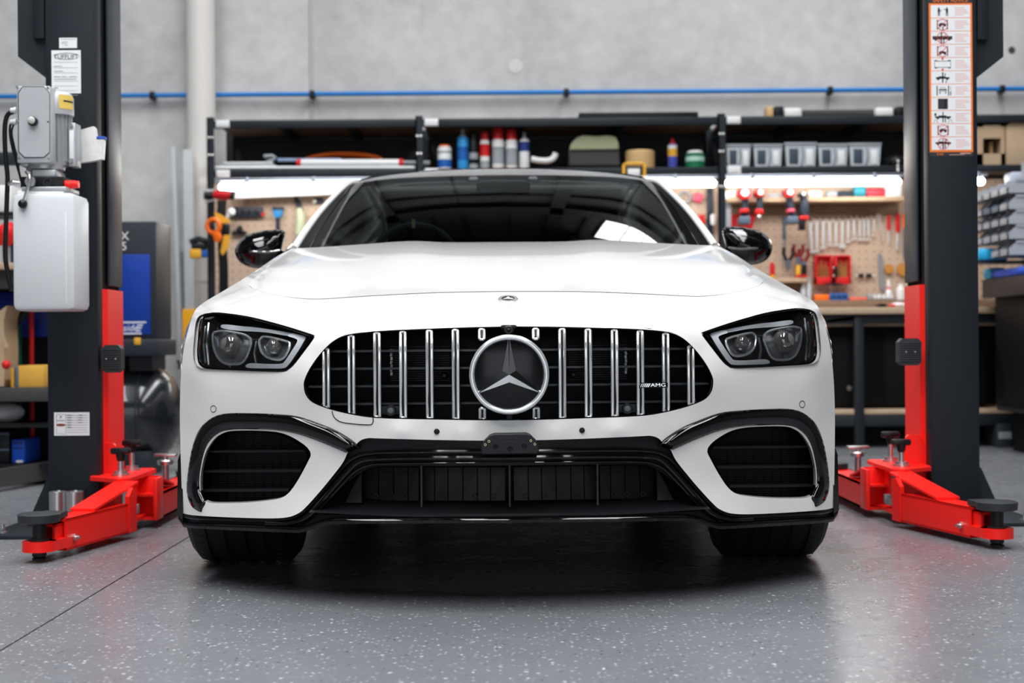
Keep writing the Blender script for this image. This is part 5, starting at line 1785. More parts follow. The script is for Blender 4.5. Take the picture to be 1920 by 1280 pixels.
# ---- downpipe, conduit, leaning lengths
pcx = at(374, 150, 10.55)
dpz = thing('downpipe', 'wide white downpipe rising up the concrete wall', 'pipe', (pcx.x, 10.6, 0))
MB().cyl((pcx.x, 10.6, 0), (pcx.x, 10.6, 3.45), .1, n=32).build('pipe', mat('cream_pvc', (0.72, 0.69, 0.66), 0.4, var=0.03), dpz)
MB().lathe([(.108, .0), (.108, .05)], (pcx.x, 10.6, at(374, 528, 10.5).z), (0, 0, 1), 32).build('pipe_collar', mat('cream_pvc', (0.72, 0.69, 0.66), 0.4), dpz)
yb_ = at(360, 579, 10.2)
xg0, xg1 = at(343, 600, 10.2).x, at(380, 600, 10.2).x
one('yellow_guard', MB().box(xg0, xg1, 10.18, 10.24, 0, yb_.z, .006), col('safety_yellow', 225, 160, 20), 'yellow painted guard post at the foot of the downpipe', 'guard', ((xg0 + xg1) / 2, 10.2, 0))
def lean(u0, v0, u1, v1, w, Y, lab):
    a, b = at(u0, v0, Y + .12), at(u1, v1, Y)
    d = (b - a); 
    b.y, b.z = Y, 0.0
    mb = MB().prism([a + Vector((-w, 0, 0)), a + Vector((w, 0, 0)), b + Vector((w, 0, 0)), b + Vector((-w, 0, 0))], (0, .03, 0))
    return one('aluminium_length', mb, mat('bare_aluminium', (0.62, 0.64, 0.66), 0.35, 0.7, var=0.06), lab, 'profile', (b.x, b.y, 0), 'aluminium lengths leaning on the wall')
lean(325, 275, 341, 470, .014, 10.3, 'thin aluminium strip leaning beside the downpipe')
lean(352, 280, 357, 575, .034, 10.28, 'wide aluminium section standing in front of the downpipe')
# blue air line with saddles
zl = .68 + 469 * 10.62 / F
pa = thing('air_line', 'bright blue compressed air pipe running along the concrete wall', 'pipe', (0, 10.68, zl))
MB().cyl((-5.2, 10.68, zl), (5.2, 10.68, zl), .0165, n=14).build('pipe', col('air_line_blue', 25, 120, 200, 0.35), pa)
for u in (285, 585, 1062, 1557, 1880):
    x = at(u, 172, 10.66).x
    MB().box(x - .018, x + .018, 10.65, 10.735, zl - .03, zl + .024, .006).build('pipe_saddle', C_BLK, pa)

# ---- items on the shelf: spray cans and tubs
ZB = ZL + .023
def can(u, vtop, wpx, body, cap, lab, bands=(), nozzle=True, capm=None, Y=None, capfrac=.18, name='spray_can'):
    Y = Y or YS + .12
    x = at(u, 280, Y).x; top = at(u, vtop, Y).z
    r = wpx / 2 * Y / F; h = top - ZB
    t = thing(name, lab, 'can', (x, Y, ZB), 'cans on the middle shelf')
    hb = h * (1 - capfrac)
    MB().lathe([(r * .94, 0), (r, .004), (r, hb - .012), (r * .82, hb)], (x, Y, ZB), (0, 0, 1), 24).build('can_body', body, t)
    MB().lathe([(r * .86, hb - .002), (r * .86, h - .012), (r * .7, h)] if not nozzle else [(r * .62, hb - .002), (r * .55, hb + .012), (r * .3, hb + .016), (r * .3, h)], (x, Y, ZB), (0, 0, 1), 20).build('can_cap', cap, t)
    for (f0, f1, m) in bands:
        MB().lathe([(r * 1.006, hb * f0), (r * 1.006, hb * f1)], (x, Y, ZB), (0, 0, 1), 24, False, False).build('can_label', m, t)
    return t
can(833.5, 272, 26, C_WHITE, C_ORANGE, 'white round tub with blue wavy band and red lid', [(.12, .45, C_BLUE), (.7, .8, C_GREY)], False, capfrac=.06, name='wipes_tub')
can(868, 243, 21, col('can_sky', 50, 150, 215), C_GREY, 'sky blue spray can with grey nozzle', [(.3, .7, C_BLUE)])
can(888, 247, 17, C_BLK, C_BLK, 'black spray can between blue and red cans', [(.35, .55, C_GREY), (.05, .2, C_GREY)], False)
can(909, 248, 18, C_WHITE, C_RED, 'small red and white spray can with red cap', [(.45, .85, C_RED), (.0, .3, C_GREY)], False, capfrac=.2)
can(934, 241, 23, C_WHITE, C_RED, 'tallest white spray can with red cap', [(.2, .75, C_GREY)], False, capfrac=.26)
can(959, 244, 22, C_WHITE, C_RED, 'white spray can with red cap beside the tallest one', [(.15, .7, C_GREY)], False, capfrac=.24)
can(983, 249, 19, C_WHITE, C_GREY, 'white and navy spray can with bare nozzle', [(.6, .92, col('can_navy', 40, 60, 130))])
can(1261, 260, 18, col('can_multicolour', 70, 80, 170), C_RED, 'slim yellow and blue spray can with red nozzle', [(.5, .8, C_YEL), (.8, .95, C_WHITE)], True)
can(1303, 283, 36, C_GREEN, C_WHITE, 'squat green tub with white lid', [(.45, .75, col('tub_pale', 170, 205, 190))], False, capfrac=.12, name='paste_tub')
# can behind the roof, handle clamp
g = MB().tube(catmull([tuple(at(u, v, YS + .1)) for u, v in ((996, 298), (1012, 301), (1028, 301), (1038, 296), (1042, 287))], 4), .02, 8)
one('white_grab_bar', g, C_WHITE, 'white curved handle lying beside the spray cans', 'handle', (at(1018, 300, YS + .1).x, YS + .1, ZB))
# canvas bag
bp = [(1068, 313), (1067, 290), (1070, 272), (1080, 258), (1094, 253), (1120, 255), (1140, 253), (1155, 256), (1160, 270), (1163, 295), (1163, 313)]
Y = YS + .08
bg_ = thing('tool_bag', 'khaki and charcoal zipped canvas tool bag on the shelf', 'bag', (at(1115, 312, Y).x, Y, ZB))
low = [(1067, 282)] + [(1067, 311), (1163, 311), (1161, 281)]
hi = [(1067, 282), (1070, 270), (1080, 258), (1094, 253), (1120, 255), (1140, 253), (1155, 256), (1160, 268), (1161, 281)]
for nm, poly, m in (('bag_body', low, C_CHAR), ('bag_top', hi, C_KHAKI)):
    q = MB().prism([at(u, v, Y) for u, v in poly], (0, .24, 0)).build(nm, m, bg_, smooth=60)
    b = q.modifiers.new('b', 'BEVEL'); b.width = .012; b.segments = 3
MB().tube([at(1070, 281.5, Y - .006), at(1160, 280.5, Y - .006)], .004, 6).build('bag_zip', C_BLK, bg_)
one('paper_roll', MB().lathe([(.095, 0), (.098, .01), (.098, .115), (.09, .125), (.04, .125)], (at(1200, 300, YS + .15).x, YS + .15, ZB), (0, 0, 1), 28), C_TAN, 'large tan roll of masking paper standing on the shelf', 'roll', (at(1200, 300, YS + .15).x, YS + .15, ZB))
wl_ = thing('work_light', 'small orange and black work light hanging on the shelf edge', 'lamp', tuple(at(1189, 330, YS - .06)))
ub(MB(), 1171, 311, 1207, 331, YS - .05, .04, .008).build('lamp_body', C_BLK, wl_)
MB().tube([at(u, v, YS - .045) for u, v in ((1170, 331), (1170, 309), (1175, 306.5), (1203, 306.5), (1208, 309), (1208, 331))], .011, 8).build('lamp_guard', C_YEL, wl_)
ub(MB(), 1177, 316, 1200, 329, YS - .056, .008, .004).build('lamp_panel', C_WHITE, wl_)
one('flat_carton', MB().box(at(1086, 220, YS).x, at(1310, 220, YS).x, YS + .02, YS + .45, ZU + .027, ZU + .062, .003), C_BLK, 'flat black carton on top of the middle shelving', 'carton', (at(1200, 220, YS).x, YS + .2, ZU + .027))
# long items in the left bay
g = thing('grey_cover_sheets', 'folded pale grey cover sheets at the left end of the shelf', 'sheets', (at(460, 312, YS).x, YS + .2, ZB))
for k in range(5):
    z = ZB + k * .012
    w = .36 - .02 * abs(k - 2)
    MB().box(at(405, 300, YS).x + .01 * k, at(405, 300, YS).x + .01 * k + w, YS + .05, YS + .4, z, z + .013, .005).build('folded_layer', C_GREY if k % 2 else C_WHITE, g)
MB().tube([at(u, v, YS + .06) for u, v in ((500, 304), (512, 300), (517, 296), (510, 292), (495, 293))], .012, 8).build('folded_layer', C_GREY, g)
def rod(u0, u1, v, r, m, lab, Y=YS + .06, name='long_tube', ends=None):
    a, b = at(u0, v, Y), at(u1, v - (u1 - u0) * .001, Y)
    t = thing(name, lab, 'tube', (a.x, Y, ZB), 'long tubes on the left shelf')
    MB().cyl(a, b, r, n=14).build('tube_body', m, t)
    if ends:
        for p, q in ((a, -1), (b, 1)): MB().cyl(p, p + Vector((q * .03, 0, 0)), r * 1.08, n=14).build('tube_end_cap', ends, t)
rod(565, 748, 305.5, .024, C_WHITE, 'thick white tube lying along the shelf front', ends=C_RED)
rod(521, 640, 300, .012, col('tube_pale_blue', 160, 185, 220), 'thin pale blue tube behind the thick white tube', YS + .14)
rod(740, 806, 305, .014, C_GREY, 'short grey rod sticking out past the shelf post', YS + .10)
rod(404, 778, 314.5, .011, C_WHITE, 'long thin white rod lowest on the shelf front', YS + .035)
oc = [tuple(at(u, v, YS + .25)) for u, v in ((573, 299), (590, 293), (620, 289), (650, 288), (680, 290), (705, 294), (716, 299))]
oh = MB().tube(catmull(oc, 4), .012, 8)
oh.tube([(a, b + .05, c - .006) for a, b, c in catmull(oc[::-1], 4)], .012, 8)
one('orange_hose', oh, C_ORANGE, 'coiled orange hose behind the white tube', 'hose', (at(640, 300, YS + .25).x, YS + .25, ZB))

# clear bins
M_CLEAR = mat('clear_polystyrene', (0.50, 0.54, 0.57), 0.15, var=0.08, scale=15, coat=0.5)
M_BINC = col('bin_contents', 62, 74, 86, 0.6, var=0.5)
for k, (u0, u1, vt) in enumerate(((1362, 1408, 270), (1413, 1467, 270), (1472, 1531, 267), (1534, 1590, 269), (1592.5, 1652, 268))):
    Y = YS + .05
    a, b = at(u0, 300, Y).x, at(u1, 300, Y).x
    zt = at(u0, vt, Y).z; h = zt - ZB
    lab = ['clear bin nearest the shelving post', 'second clear bin from the shelving post', 'middle clear bin of the five', 'second to last clear bin of the five', 'clear bin farthest from the post, next to the right lift post'][k] + ' with white label'
    t = thing('clear_bin', lab, 'bin', ((a + b) / 2, Y, ZB), 'clear storage bins')
    q = MB().prism([(a + .012, Y, ZB), (b - .012, Y, ZB), (b, Y, zt - .01), (a, Y, zt - .01)], (0, .3, 0)); q.build('bin_body', M_CLEAR, t, smooth=0)
    MB().box(a - .004, b + .004, Y - .006, Y + .3, zt - .02, zt, .004).build('bin_rim', C_GREY, t)
    w = b - a
    MB().box(a + w * .13, a + w * .42, Y - .004, Y + .001, ZB + .02, zt - .04, .003).build('bin_window', M_BINC, t)
    MB().box(a + w * .68, a + w * .88, Y - .005, Y + .001, ZB + .012, zt - .045, .001).build('bin_label', C_WHITE, t)
    MB().tube([(a + w * .55, Y - .004, zt - .03), (a + w * .57, Y - .012, ZB + h * .4), (a + w * .5, Y - .004, ZB + .012)], .006, 6).build('bin_handle', C_GREY, t)
# things on top of the right bay
ZTU = ZU + .027
def topbox(u0, u1, vt, m, lab, name, cat, dep=.2, bev=.004):
    Y = YS + .05
    a, b, z = at(u0, 210, Y).x, at(u1, 210, Y).x, at((u0 + u1) / 2, vt, Y).z
    return one(name, MB().box(a, b, Y, Y + dep, ZTU, z, bev), m, lab, cat, ((a + b) / 2, Y, ZTU))
topbox(1437, 1450, 199, C_TAN, 'small tan box on top of the shelving', 'small_box', 'box', .1)
topbox(1453, 1469, 199, C_BLK, 'small black box on top of the shelving', 'small_box', 'box', .1)
topbox(1471, 1503, 202, C_WHITE, 'crumpled white packet on top of the shelving', 'white_packet', 'packet', .15, .012)
a, b = at(1506, 206, YS + .1), at(1640, 205, YS + .1)
rl = MB().cyl((a.x, YS + .12, ZTU + .028), (b.x, YS + .12, ZTU + .028), .028, n=18)
one('black_mat_roll', rl, C_CHAR, 'rolled black rubber mat on top of the shelving', 'roll', (a.x, YS + .12, ZTU))
topbox(1642, 1676, 201, C_WHITE, 'white wrapped bundle beside the black mat roll', 'white_bundle', 'bundle', .15, .015)
topbox(1680, 1697, 199, C_BLK, 'dark bundle beside the right lift post on the shelving top', 'dark_bundle', 'bundle', .15, .012)
# dark sling bag at the end of the bins
bg2 = MB().ellip(at(1676, 305, YS + .1), (.075, .12, .05), 16, 10); 
o2 = one('dark_pouch', bg2, C_BLK, 'dark slumped pouch with steel clips next to the last clear bin', 'pouch', (at(1680, 306, YS + .1).x, YS + .1, ZB))
for v in (302, 310, 317):
    MB().ellip(at(1684, v, YS - .015), .011, 10, 6).build('steel_clip', M_ZINC, o2)

# cardboard boxes right of the right lift post
Y = YS + .03
cb = thing('open_carton', 'open cardboard box with dark contents on the far right shelf', 'box', (at(1858, 304, Y).x, Y, ZB))
ca_, cb_ = at(1829, 300, Y).x, at(1884, 300, Y).x
zt = at(1855, 235, Y).z
for nm, bx_ in (('carton_wall', (ca_, ca_ + .05, Y, Y + .35, ZB, zt)), ('carton_wall', (cb_ - .025, cb_, Y, Y + .35, ZB, zt)), ('carton_wall', (ca_, cb_, Y, Y + .02, ZB, ZB + .075)), ('carton_flap', (ca_ + .05, cb_ - .025, Y - .005, Y + .02, zt - .085, zt)), ('carton_wall', (ca_, cb_, Y + .33, Y + .35, ZB, zt)), ('carton_lid', (ca_, cb_, Y, Y + .35, zt - .01, zt))):
    MB().box(*bx_).build(nm, M_CARD, cb, smooth=0)
MB().box(ca_ + .12, ca_ + .14, Y + .08, Y + .2, ZB + .01, ZB + .16).build('carton_contents', C_TAN, cb, smooth=0)
MB().box(ca_ + .05, cb_ - .03, Y + .2, Y + .3, ZB + .01, ZB + .12).build('carton_contents', C_BLK, cb, smooth=0)
c2 = thing('open_carton', 'plain cardboard box with raised flap at the far right edge', 'box', (at(1910, 304, Y).x, Y, ZB))
MB().box(cb_ + .01, cb_ + .28, Y, Y + .35, ZB, zt, .004).build('carton_body', M_CARD, c2)
MB().prism([(cb_ + .02, Y, zt), (cb_ + .07, Y, zt + .035), (cb_ + .28, Y, zt + .035), (cb_ + .28, Y, zt)], (0, .01, 0)).build('carton_flap', M_CARD, c2)

# ---- workbench under the right pegboard
YB = 9.32
ztop = at(1620, 576, YB).z
xb0, xb1 = at(1500, 580, YB).x, 3.5
wbn = thing('workbench', 'long plywood workbench with black steel legs below the spanner rack', 'bench', ((xb0 + xb1) / 2, YB + .4, 0))
MB().box(xb0, xb1, YB, YPG - .14, ztop - .042, ztop, .006).build('worktop', M_PLY, wbn)
MB().box(xb0, xb1, YPG - .13, YPG - .01, ztop + .004, at(1600, 562.5, YPG - .13).z, .003).build('back_ledge', M_PLYD, wbn)
for x in (at(1611, 700, YB + .04).x, xb0 + .03, 3.3):
    for y in (YB + .03, YPG - .2):
        MB().box(x - .028, x + .028, y, y + .05, 0, ztop - .042, .003).build('leg', M_RACK, wbn)
zs = at(1630, 771, YB + .1).z
MB().box(xb0, xb1, YB + .06, YPG - .1, zs - .016, zs + .012, .002).build('lower_shelf', M_PLY, wbn)
MB().box(xb0, xb1, YB + .05, YB + .09, zs - .09, zs - .018, .002).build('shelf_rail', M_RACK, wbn)
zd = at(1630, 607.5, YB + .12).z
MB().box(xb0 + .05, xb1, YB + .12, YPG - .2, zd - .012, zd + .006, .002).build('drawer_shelf', M_PLY, wbn)
MB().box(xb0, xb1, YB + .05, YB + .09, ztop - .1, ztop - .042, .002).build('top_rail', M_RACK, wbn)
MB().box(xb0, xb1, YPG - .12, YPG - .1, 0, ztop - .05).build('back_panel', M_BACK, wbn, smooth=0)
MB().lathe([(.016, 0), (.016, -.02), (.012, -.024)], at(1592, 727, YB + .2), (0, 1, 0), 14).build('drawer_knob', M_ZINC, wbn)
# dark cabinet and bins standing under the bench
xk0, xk1 = at(1560, 800, YB + .2).x, at(1700, 800, YB + .2).x
cbk = thing('under_bench_cabinet', 'black steel cupboard under the workbench behind the right lift post', 'cabinet', ((xk0 + xk1) / 2, YB + .3, zs + .012))
MB().box(xk0, xk1 + .5, YB + .22, YPG - .25, zs + .013, zd - .02, .004).build('cabinet_body', mat('under_bench_black', (0.003, 0.003, 0.0035), 0.6, var=0, spec=0.2), cbk)
for k in range(3):
    a_ = xk0 + .01 + k * .33
    MB().box(a_, a_ + .31, YB + .205, YB + .22, zs + .03, zd - .04, .003).build('cabinet_door', mat('under_bench_black', (0.003, 0.003, 0.0035), 0.6, var=0, spec=0.2), cbk)
tb_ = thing('under_bench_tub', 'dark translucent tub on the floor under the bench at far right', 'tub', (at(1887, 850, 9.3).x, 9.35, 0))
MB().box(at(1874, 830, 9.3).x, at(1902, 830, 9.3).x, 9.34, 9.6, 0, at(1887, 795, 9.3).z, .008).build('tub_body', col('smoke_grey', 48, 52, 56), tb_)
MB().box(at(1876, 830, 9.3).x, at(1900, 830, 9.3).x, 9.335, 9.345, at(0, 828, 9.3).z - .03, at(0, 818, 9.3).z - .02).build('tub_label', C_GREY, tb_, smooth=0)
one('blue_tray', MB().prism([at(1550, 600, YB + .05), at(1602, 592, YB + .05), at(1602, 600, YB + .05), at(1550, 605, YB + .05)], (0, .25, 0)), C_BLUE, 'bright blue plastic tray slid under the worktop', 'tray', tuple(at(1575, 604, YB + .05)))
# wooden tool shelf on the pegboard
Ysf = YPG - .2
zsf = at(1530, 372.5, Ysf).z
tsf = thing('tool_shelf', 'narrow wooden shelf with slots holding cordless tools', 'shelf', (at(1530, 372, Ysf).x, YPG - .1, zsf))
MB().box(at(1364, 372, Ysf).x, at(1698, 372, Ysf).x, Ysf, YPG, zsf - .018, zsf + .012, .003).build('shelf_board', M_PLY, tsf)
MB().box(at(1364, 372, Ysf).x, at(1698, 372, Ysf).x, YPG - .022, YPG, zsf - .09, zsf - .02, .002).build('shelf_cleat', M_PLYD, tsf)
ZSF = zsf + .0125

# ------------------------------------------------------------------ tools on and above the bench
YT = YPG - .03
# combination spanners in falling sizes
WR = [(1519.5, 418, 472), (1531.5, 416, 471), (1543.5, 416, 464), (1555.5, 416, 459), (1567.5, 416, 459), (1579.5, 415, 461), (1590.5, 413, 453), (1601, 412, 448), (1612.5, 412, 449), (1620.5, 412, 449), (1628, 411, 449), (1638.5, 411, 441)]
ordn = ['first', 'second', 'third', 'fourth', 'fifth', 'sixth', 'seventh', 'eighth', 'ninth', 'tenth', 'eleventh', 'last']
for k, (u, v0, v1) in enumerate(WR):
    a, b = at(u, v0, YT), at(u + (3 if k == 0 else 0), v1, YT)
    L = a.z - b.z
    w = .0105 - .0003 * k
    lab = '%s chrome spanner from the left on the pegboard row' % ordn[k]
    if k == 5: lab = 'sixth chrome spanner, broadest lower end of the pegboard row'
    t = thing('spanner', lab, 'spanner', tuple(b), 'chrome spanners hanging on the pegboard')
    d = (b - a).normalized()
    MB().prism([a + Vector((-w, 0, -.01)), a + Vector((w, 0, -.01)), b + Vector((w * .8, 0, .02)), b + Vector((-w * .8, 0, .02))], (0, .008, 0)).build('shank', M_STEEL, t)
    MB().torus(a, w * 1.1, w * .5, (0, 1, 0), 18, 8).build('ring_end', M_STEEL, t)
    r = w * (2.2 if k == 5 else 1.5)
    jaw = [b + Vector((r * math.cos(s_), 0, r * math.sin(s_))) for s_ in np.linspace(-.9, math.pi + .9, 16)]
    jaw += [b + Vector((-.35 * r, 0, -.3 * r)), b + Vector((0, 0, .1 * r)), b + Vector((.35 * r, 0, -.3 * r))] if k != 5 else []
    MB().prism(jaw, (0, .009, 0)).build('open_end', M_STEEL, t)
    MB().tube([a + Vector((0, .03, .03)), a + Vector((0, -.008, .028)), a + Vector((0, -.012, .0))], .004, 6).build('peg_hook', col('hook_maroon', 95, 20, 30), t)


def handled(u, v0, vm, v1, m, lab, w=.016, name='screwdriver', cat='hand tool', tip=M_STEEL):
    a, c, b = at(u, v0, YT), at(u, vm, YT), at(u + 1, v1, YT)
    t = thing(name, lab, cat, tuple(b), 'hand tools on the pegboard')
    MB().lathe([(w * .6, 0), (w, -.01), (w * .8, (c.z - a.z) * .5), (w, (c.z - a.z) * .8), (w * .6, c.z - a.z)], a, (0, 0, 1), 14).build('handle', m, t)
    MB().lathe([(w * .35, 0), (w * .6, (b.z - c.z) * .4), (w * .55, (b.z - c.z) * .85), (w * .3, b.z - c.z)], c, (0, 0, 1), 10).build('shaft', tip, t)
    return t
handled(1666, 402, 432, 458, C_RED, 'red handled pliers left of the pair near the right lift post', .013, 'pliers')
handled(1683, 400, 436, 470, C_RED, 'longer red handled pliers nearest the right lift post', .016, 'pliers')
handled(1694.5, 400, 428, 490, C_ORANGE, 'orange and black handled tool half behind the right lift post', .011, 'screwdriver', tip=C_SLATE)
handled(1470, 407, 450, 500, C_SLATE, 'long slate grey file hanging right of the car mirror', .013, 'file', tip=C_GREY)
ch = MB()
for k in range(12):
    p = at(1647.5 + k * .75, 403 + k * 4, YT); ch.torus(p, .008, .0028, (0, 1, .5 * (k % 2)), 12, 6)
one('bit_chain', ch, M_STEEL, 'strip of small steel bits hanging beside the last spanner', 'bits', tuple(at(1655, 450, YT)))
# drill bit case, open
Y = YPG - .09
dc = thing('drill_bit_case', 'open red case of gold drill bits on the pegboard', 'case', tuple(at(1563, 533, Y)))
for (u0, u1) in ((1528.5, 1561), (1565, 1596)):
    a, b = at(u0, 478, Y), at(u1, 532, Y)
    MB().box(a.x, b.x, Y + .05, Y + .07, b.z, a.z, .004).build('case_tray', C_RED, dc)
    for bx_ in ((a.x, a.x + .012, Y, Y + .06, b.z, a.z), (b.x - .012, b.x, Y, Y + .06, b.z, a.z), (a.x, b.x, Y, Y + .06, b.z, b.z + .045), (a.x, b.x, Y + .01, Y + .06, a.z - .012, a.z)):
        MB().box(*bx_, .003).build('case_rim', C_RED, dc)
    n = 6 if u0 < 1550 else 8
    for k in range(n):
        x = a.x + .022 + k * (b.x - a.x - .044) / (n - 1)
        hh = .075 + .05 * ((k * 7) % 5) / 5
        MB().cyl((x, Y + .035, b.z + .03), (x, Y + .035, b.z + .045 + hh), .0055, .004, 8).build('drill_bit', C_GOLD, dc)
MB().box(at(1561, 0, Y).x, at(1565.5, 0, Y).x, Y - .005, Y + .06, at(0, 523, Y).z - .04, at(0, 484, Y).z - .04, .002).build('case_spine', C_RED, dc)
hd_ = MB().box(at(1560.5, 0, Y).x, at(1566.5, 0, Y).x, Y - .015, Y, at(1563, 519, Y).z, at(1563, 500, Y).z, .002); hd_.build('case_latch', C_BLK, dc)
for v in (502, 517): MB().ellip(at(1563, v, Y - .017), .008, 10, 6).build('latch_stud', M_ZINC, dc)
one('magnet_bar', MB().cyl(at(1548, 532.5, Y - .01), at(1578, 532.5, Y - .01), .007, n=10), C_BLK, 'short black bar with steel ends below the red drill case', 'bar', tuple(at(1563, 536, Y)))
mb2 = thing('tool_bar', 'small black two part bar on the pegboard right of the drill case', 'bar', tuple(at(1622, 520, YT)))
for (u0, u1) in ((1610, 1620), (1624, 1635)): ub(MB(), u0, 513, u1, 519.5, YT, .02, .003).build('bar_grip', C_BLK, mb2)
MB().cyl(at(1604, 516.5, YT + .012), at(1641, 516, YT + .012), .004, n=8).build('bar_rod', M_STEEL, mb2)
a, b = at(1650, 474, YT), at(1654, 538, YT)
sk_ = MB().prism([a + Vector((-.004, 0, 0)), a + Vector((.004, 0, 0)), a + Vector((.014, 0, -.03)), b + Vector((.014, 0, 0)), b + Vector((.03, 0, -.03)), b + Vector((0, 0, -.02)), b + Vector((-.016, 0, 0)), a + Vector((-.014, 0, -.03))], (0, .012, 0))
one('adjustable_spanner', sk_, mat('dull_steel', (0.42, 0.44, 0.47), 0.4, 0.8, var=0.1), 'dull steel adjustable spanner hanging right of the drill case', 'spanner', tuple(b))
for (u, v, r, lab) in ((1667.5, 504, 8.5, 'smaller tan cork disc on the pegboard'), (1694, 505, 12, 'larger tan cork disc half behind the right lift post')):
    one('cork_disc', MB().lathe([(r * YT / F, 0), (r * YT / F, .02)], at(u, v, YT), (0, 1, 0), 24), col('cork', 190, 130, 60), lab, 'disc', tuple(at(u, v + r, YT)), 'cork discs')
# things on the back ledge and worktop
YL_ = YPG - .12
ZLG = at(1600, 562.5, YPG - .13).z
def ledge(u0, u1, vt, m, lab, name='small_box', cat='box', Y=YL_, z0=None, bev=.004, dep=.07):
    z0 = ZLG if z0 is None else z0
    a, b, z = at(u0, 555, Y).x, at(u1, 555, Y).x, at((u0 + u1) / 2, vt, Y).z
    return one(name, MB().box(a, b, Y, Y + dep, z0, z, bev), m, lab, cat, ((a + b) / 2, Y, z0))
ledge(1528.5, 1555, 552, C_ORANGE, 'small orange plastic box on the bench ledge')
bb_ = ledge(1557, 1590, 550, C_BLUE, 'small blue plastic box on the bench ledge')
for k in range(3): ub(MB(), 1560 + k * 10, 553, 1567 + k * 10, 558, YL_ - .004, .006, .002).build('box_window', C_NAVY, bb_)
ledge(1593, 1626, 557, col('coral', 240, 110, 90), 'flat coral pink case on the bench ledge')
ledge(1628, 1637, 551, C_GREY, 'small grey jar with dark lid on the bench ledge', 'small_jar', 'jar', bev=.008)
for k, (u, v, r) in enumerate(((1642, 557, 6), (1651, 554, 7), (1660, 557, 6), (1668, 548, 6), (1674, 556, 5))):
    one('steel_fitting', MB().lathe([(r * .5 * YL_ / F, 0), (r * YL_ / F, .008), (r * YL_ / F, .022), (r * .6 * YL_ / F, .028), (r * .6 * YL_ / F, .04)], (at(u, v, YL_).x, YL_ + .03, ZLG), (0, 0, 1), 8), M_STEEL, ['leftmost loose steel fitting on the bench ledge beside the grey jar', 'largest loose steel fitting on the bench ledge', 'middle loose steel fitting below the adjustable spanner', 'loose steel fitting in front of the glue bottle', 'rightmost loose steel fitting on the bench ledge'][k], 'fitting', (at(u, v, YL_).x, YL_, ZLG), 'loose steel fittings')
nb = thing('glue_bottle', 'small white glue bottle with pink collar above the steel fittings', 'bottle', (at(1667, 556, YL_ + .05).x, YL_ + .06, ZLG))
x_ = at(1667, 556, YL_ + .05).x
MB().lathe([(.018, 0), (.02, .01), (.02, .06), (.012, .075)], (x_, YL_ + .06, ZLG), (0, 0, 1), 18).build('bottle_body', C_WHITE, nb)
MB().lathe([(.014, .074), (.014, .088)], (x_, YL_ + .06, ZLG), (0, 0, 1), 16).build('bottle_collar', C_PINK, nb)
MB().lathe([(.012, .088), (.011, .12), (.005, .14)], (x_, YL_ + .06, ZLG), (0, 0, 1), 14).build('bottle_nozzle', C_WHITE, nb)
x_ = at(1692, 548, YL_).x
pb = thing('pump_bottle', 'white pump bottle on the ledge half behind the right lift post', 'bottle', (x_, YL_ + .04, ZLG))
MB().lathe([(.03, 0), (.032, .01), (.032, .075), (.015, .09), (.015, .11)], (x_, YL_ + .04, ZLG), (0, 0, 1), 18).build('bottle_body', C_WHITE, pb)
zt9 = ztop + .0005
one('rag', MB().ellip((at(1688, 568, 9.55).x, 9.6, zt9 + .018), (.05, .06, .018), 14, 8), col('rag_white_red', 220, 205, 210), 'crumpled pale rag at the right end of the worktop', 'rag', (at(1688, 570, 9.55).x, 9.6, zt9))
one('red_glove', MB().ellip((at(1676, 570, 9.45).x, 9.5, zt9 + .012), (.022, .04, .012), 12, 8), C_RED, 'red glove lying by the pale rag', 'glove', (at(1676, 570, 9.45).x, 9.5, zt9))
one('black_socket_tray', MB().prism([(at(1648, 570, 9.45).x, 9.5, zt9), (at(1668, 570, 9.45).x, 9.5, zt9), (at(1664, 565, 9.45).x, 9.5, zt9 + .025), (at(1654, 565, 9.45).x, 9.5, zt9 + .025)], (0, .08, 0)), C_BLK, 'small black socket tray lying on the worktop', 'tray', (at(1658, 570, 9.45).x, 9.54, zt9))

# cordless tools hanging in the shelf slots
YC = Ysf - .05
def cordless(uh, vh, wh, grip, base, lab, head=C_RED, basem=C_SLATE, Y=YC):
    t = thing('cordless_tool', lab, 'power tool', tuple(at(base[0], base[3] if len(base) > 3 else base[2], Y)), 'cordless tools in the wooden shelf')
    c = at(uh, vh, Y)
    r = wh / 2 * Y / F
    MB().lathe([(r * .6, -.03), (r, -.02), (r, .12), (r * .8, .14)], c, (0, 1, 0), 20).build('tool_head', head, t)
    MB().lathe([(r * .62, 0), (r * .5, -.006), (0, -.006)], c + Vector((0, -.03, 0)), (0, 1, 0), 18).build('head_face', C_WHITE, t)
    pts = [at(u, v, Y + .05) for u, v, w in grip]; ws = [w / 2 * Y / F for u, v, w in grip]
    MB().tube(pts, ws, 12).build('grip', C_NAVY, t)
    u0, v0, u1, v1 = base
    bo = ub(MB(), u0, v0, u1, v1, Y - .01, .11, .01).build('battery', basem, t)
    return t
t1 = cordless(1396, 362, 24, [(1397, 368, 12), (1396.5, 380, 13), (1396.5, 394, 14), (1396.5, 405, 14)], (1386.5, 405, 1407.5, 420), 'cordless tool hanging in front of the red pouch')
ub(MB(), 1388.5, 391, 1404.5, 398, YC - .02, .1, .006).build('grip_band', C_RED, t1)
t2 = cordless(1425, 361, 17, [(1425, 368, 11), (1424, 378, 13), (1424, 392, 13)], (1417, 391, 1432, 401), 'shortest cordless tool with red foot, hanging second along the shelf', basem=C_RED)
MB().ellip(at(1423.5, 406, YC), .012, 10, 6).build('tool_tip', M_STEEL, t2)
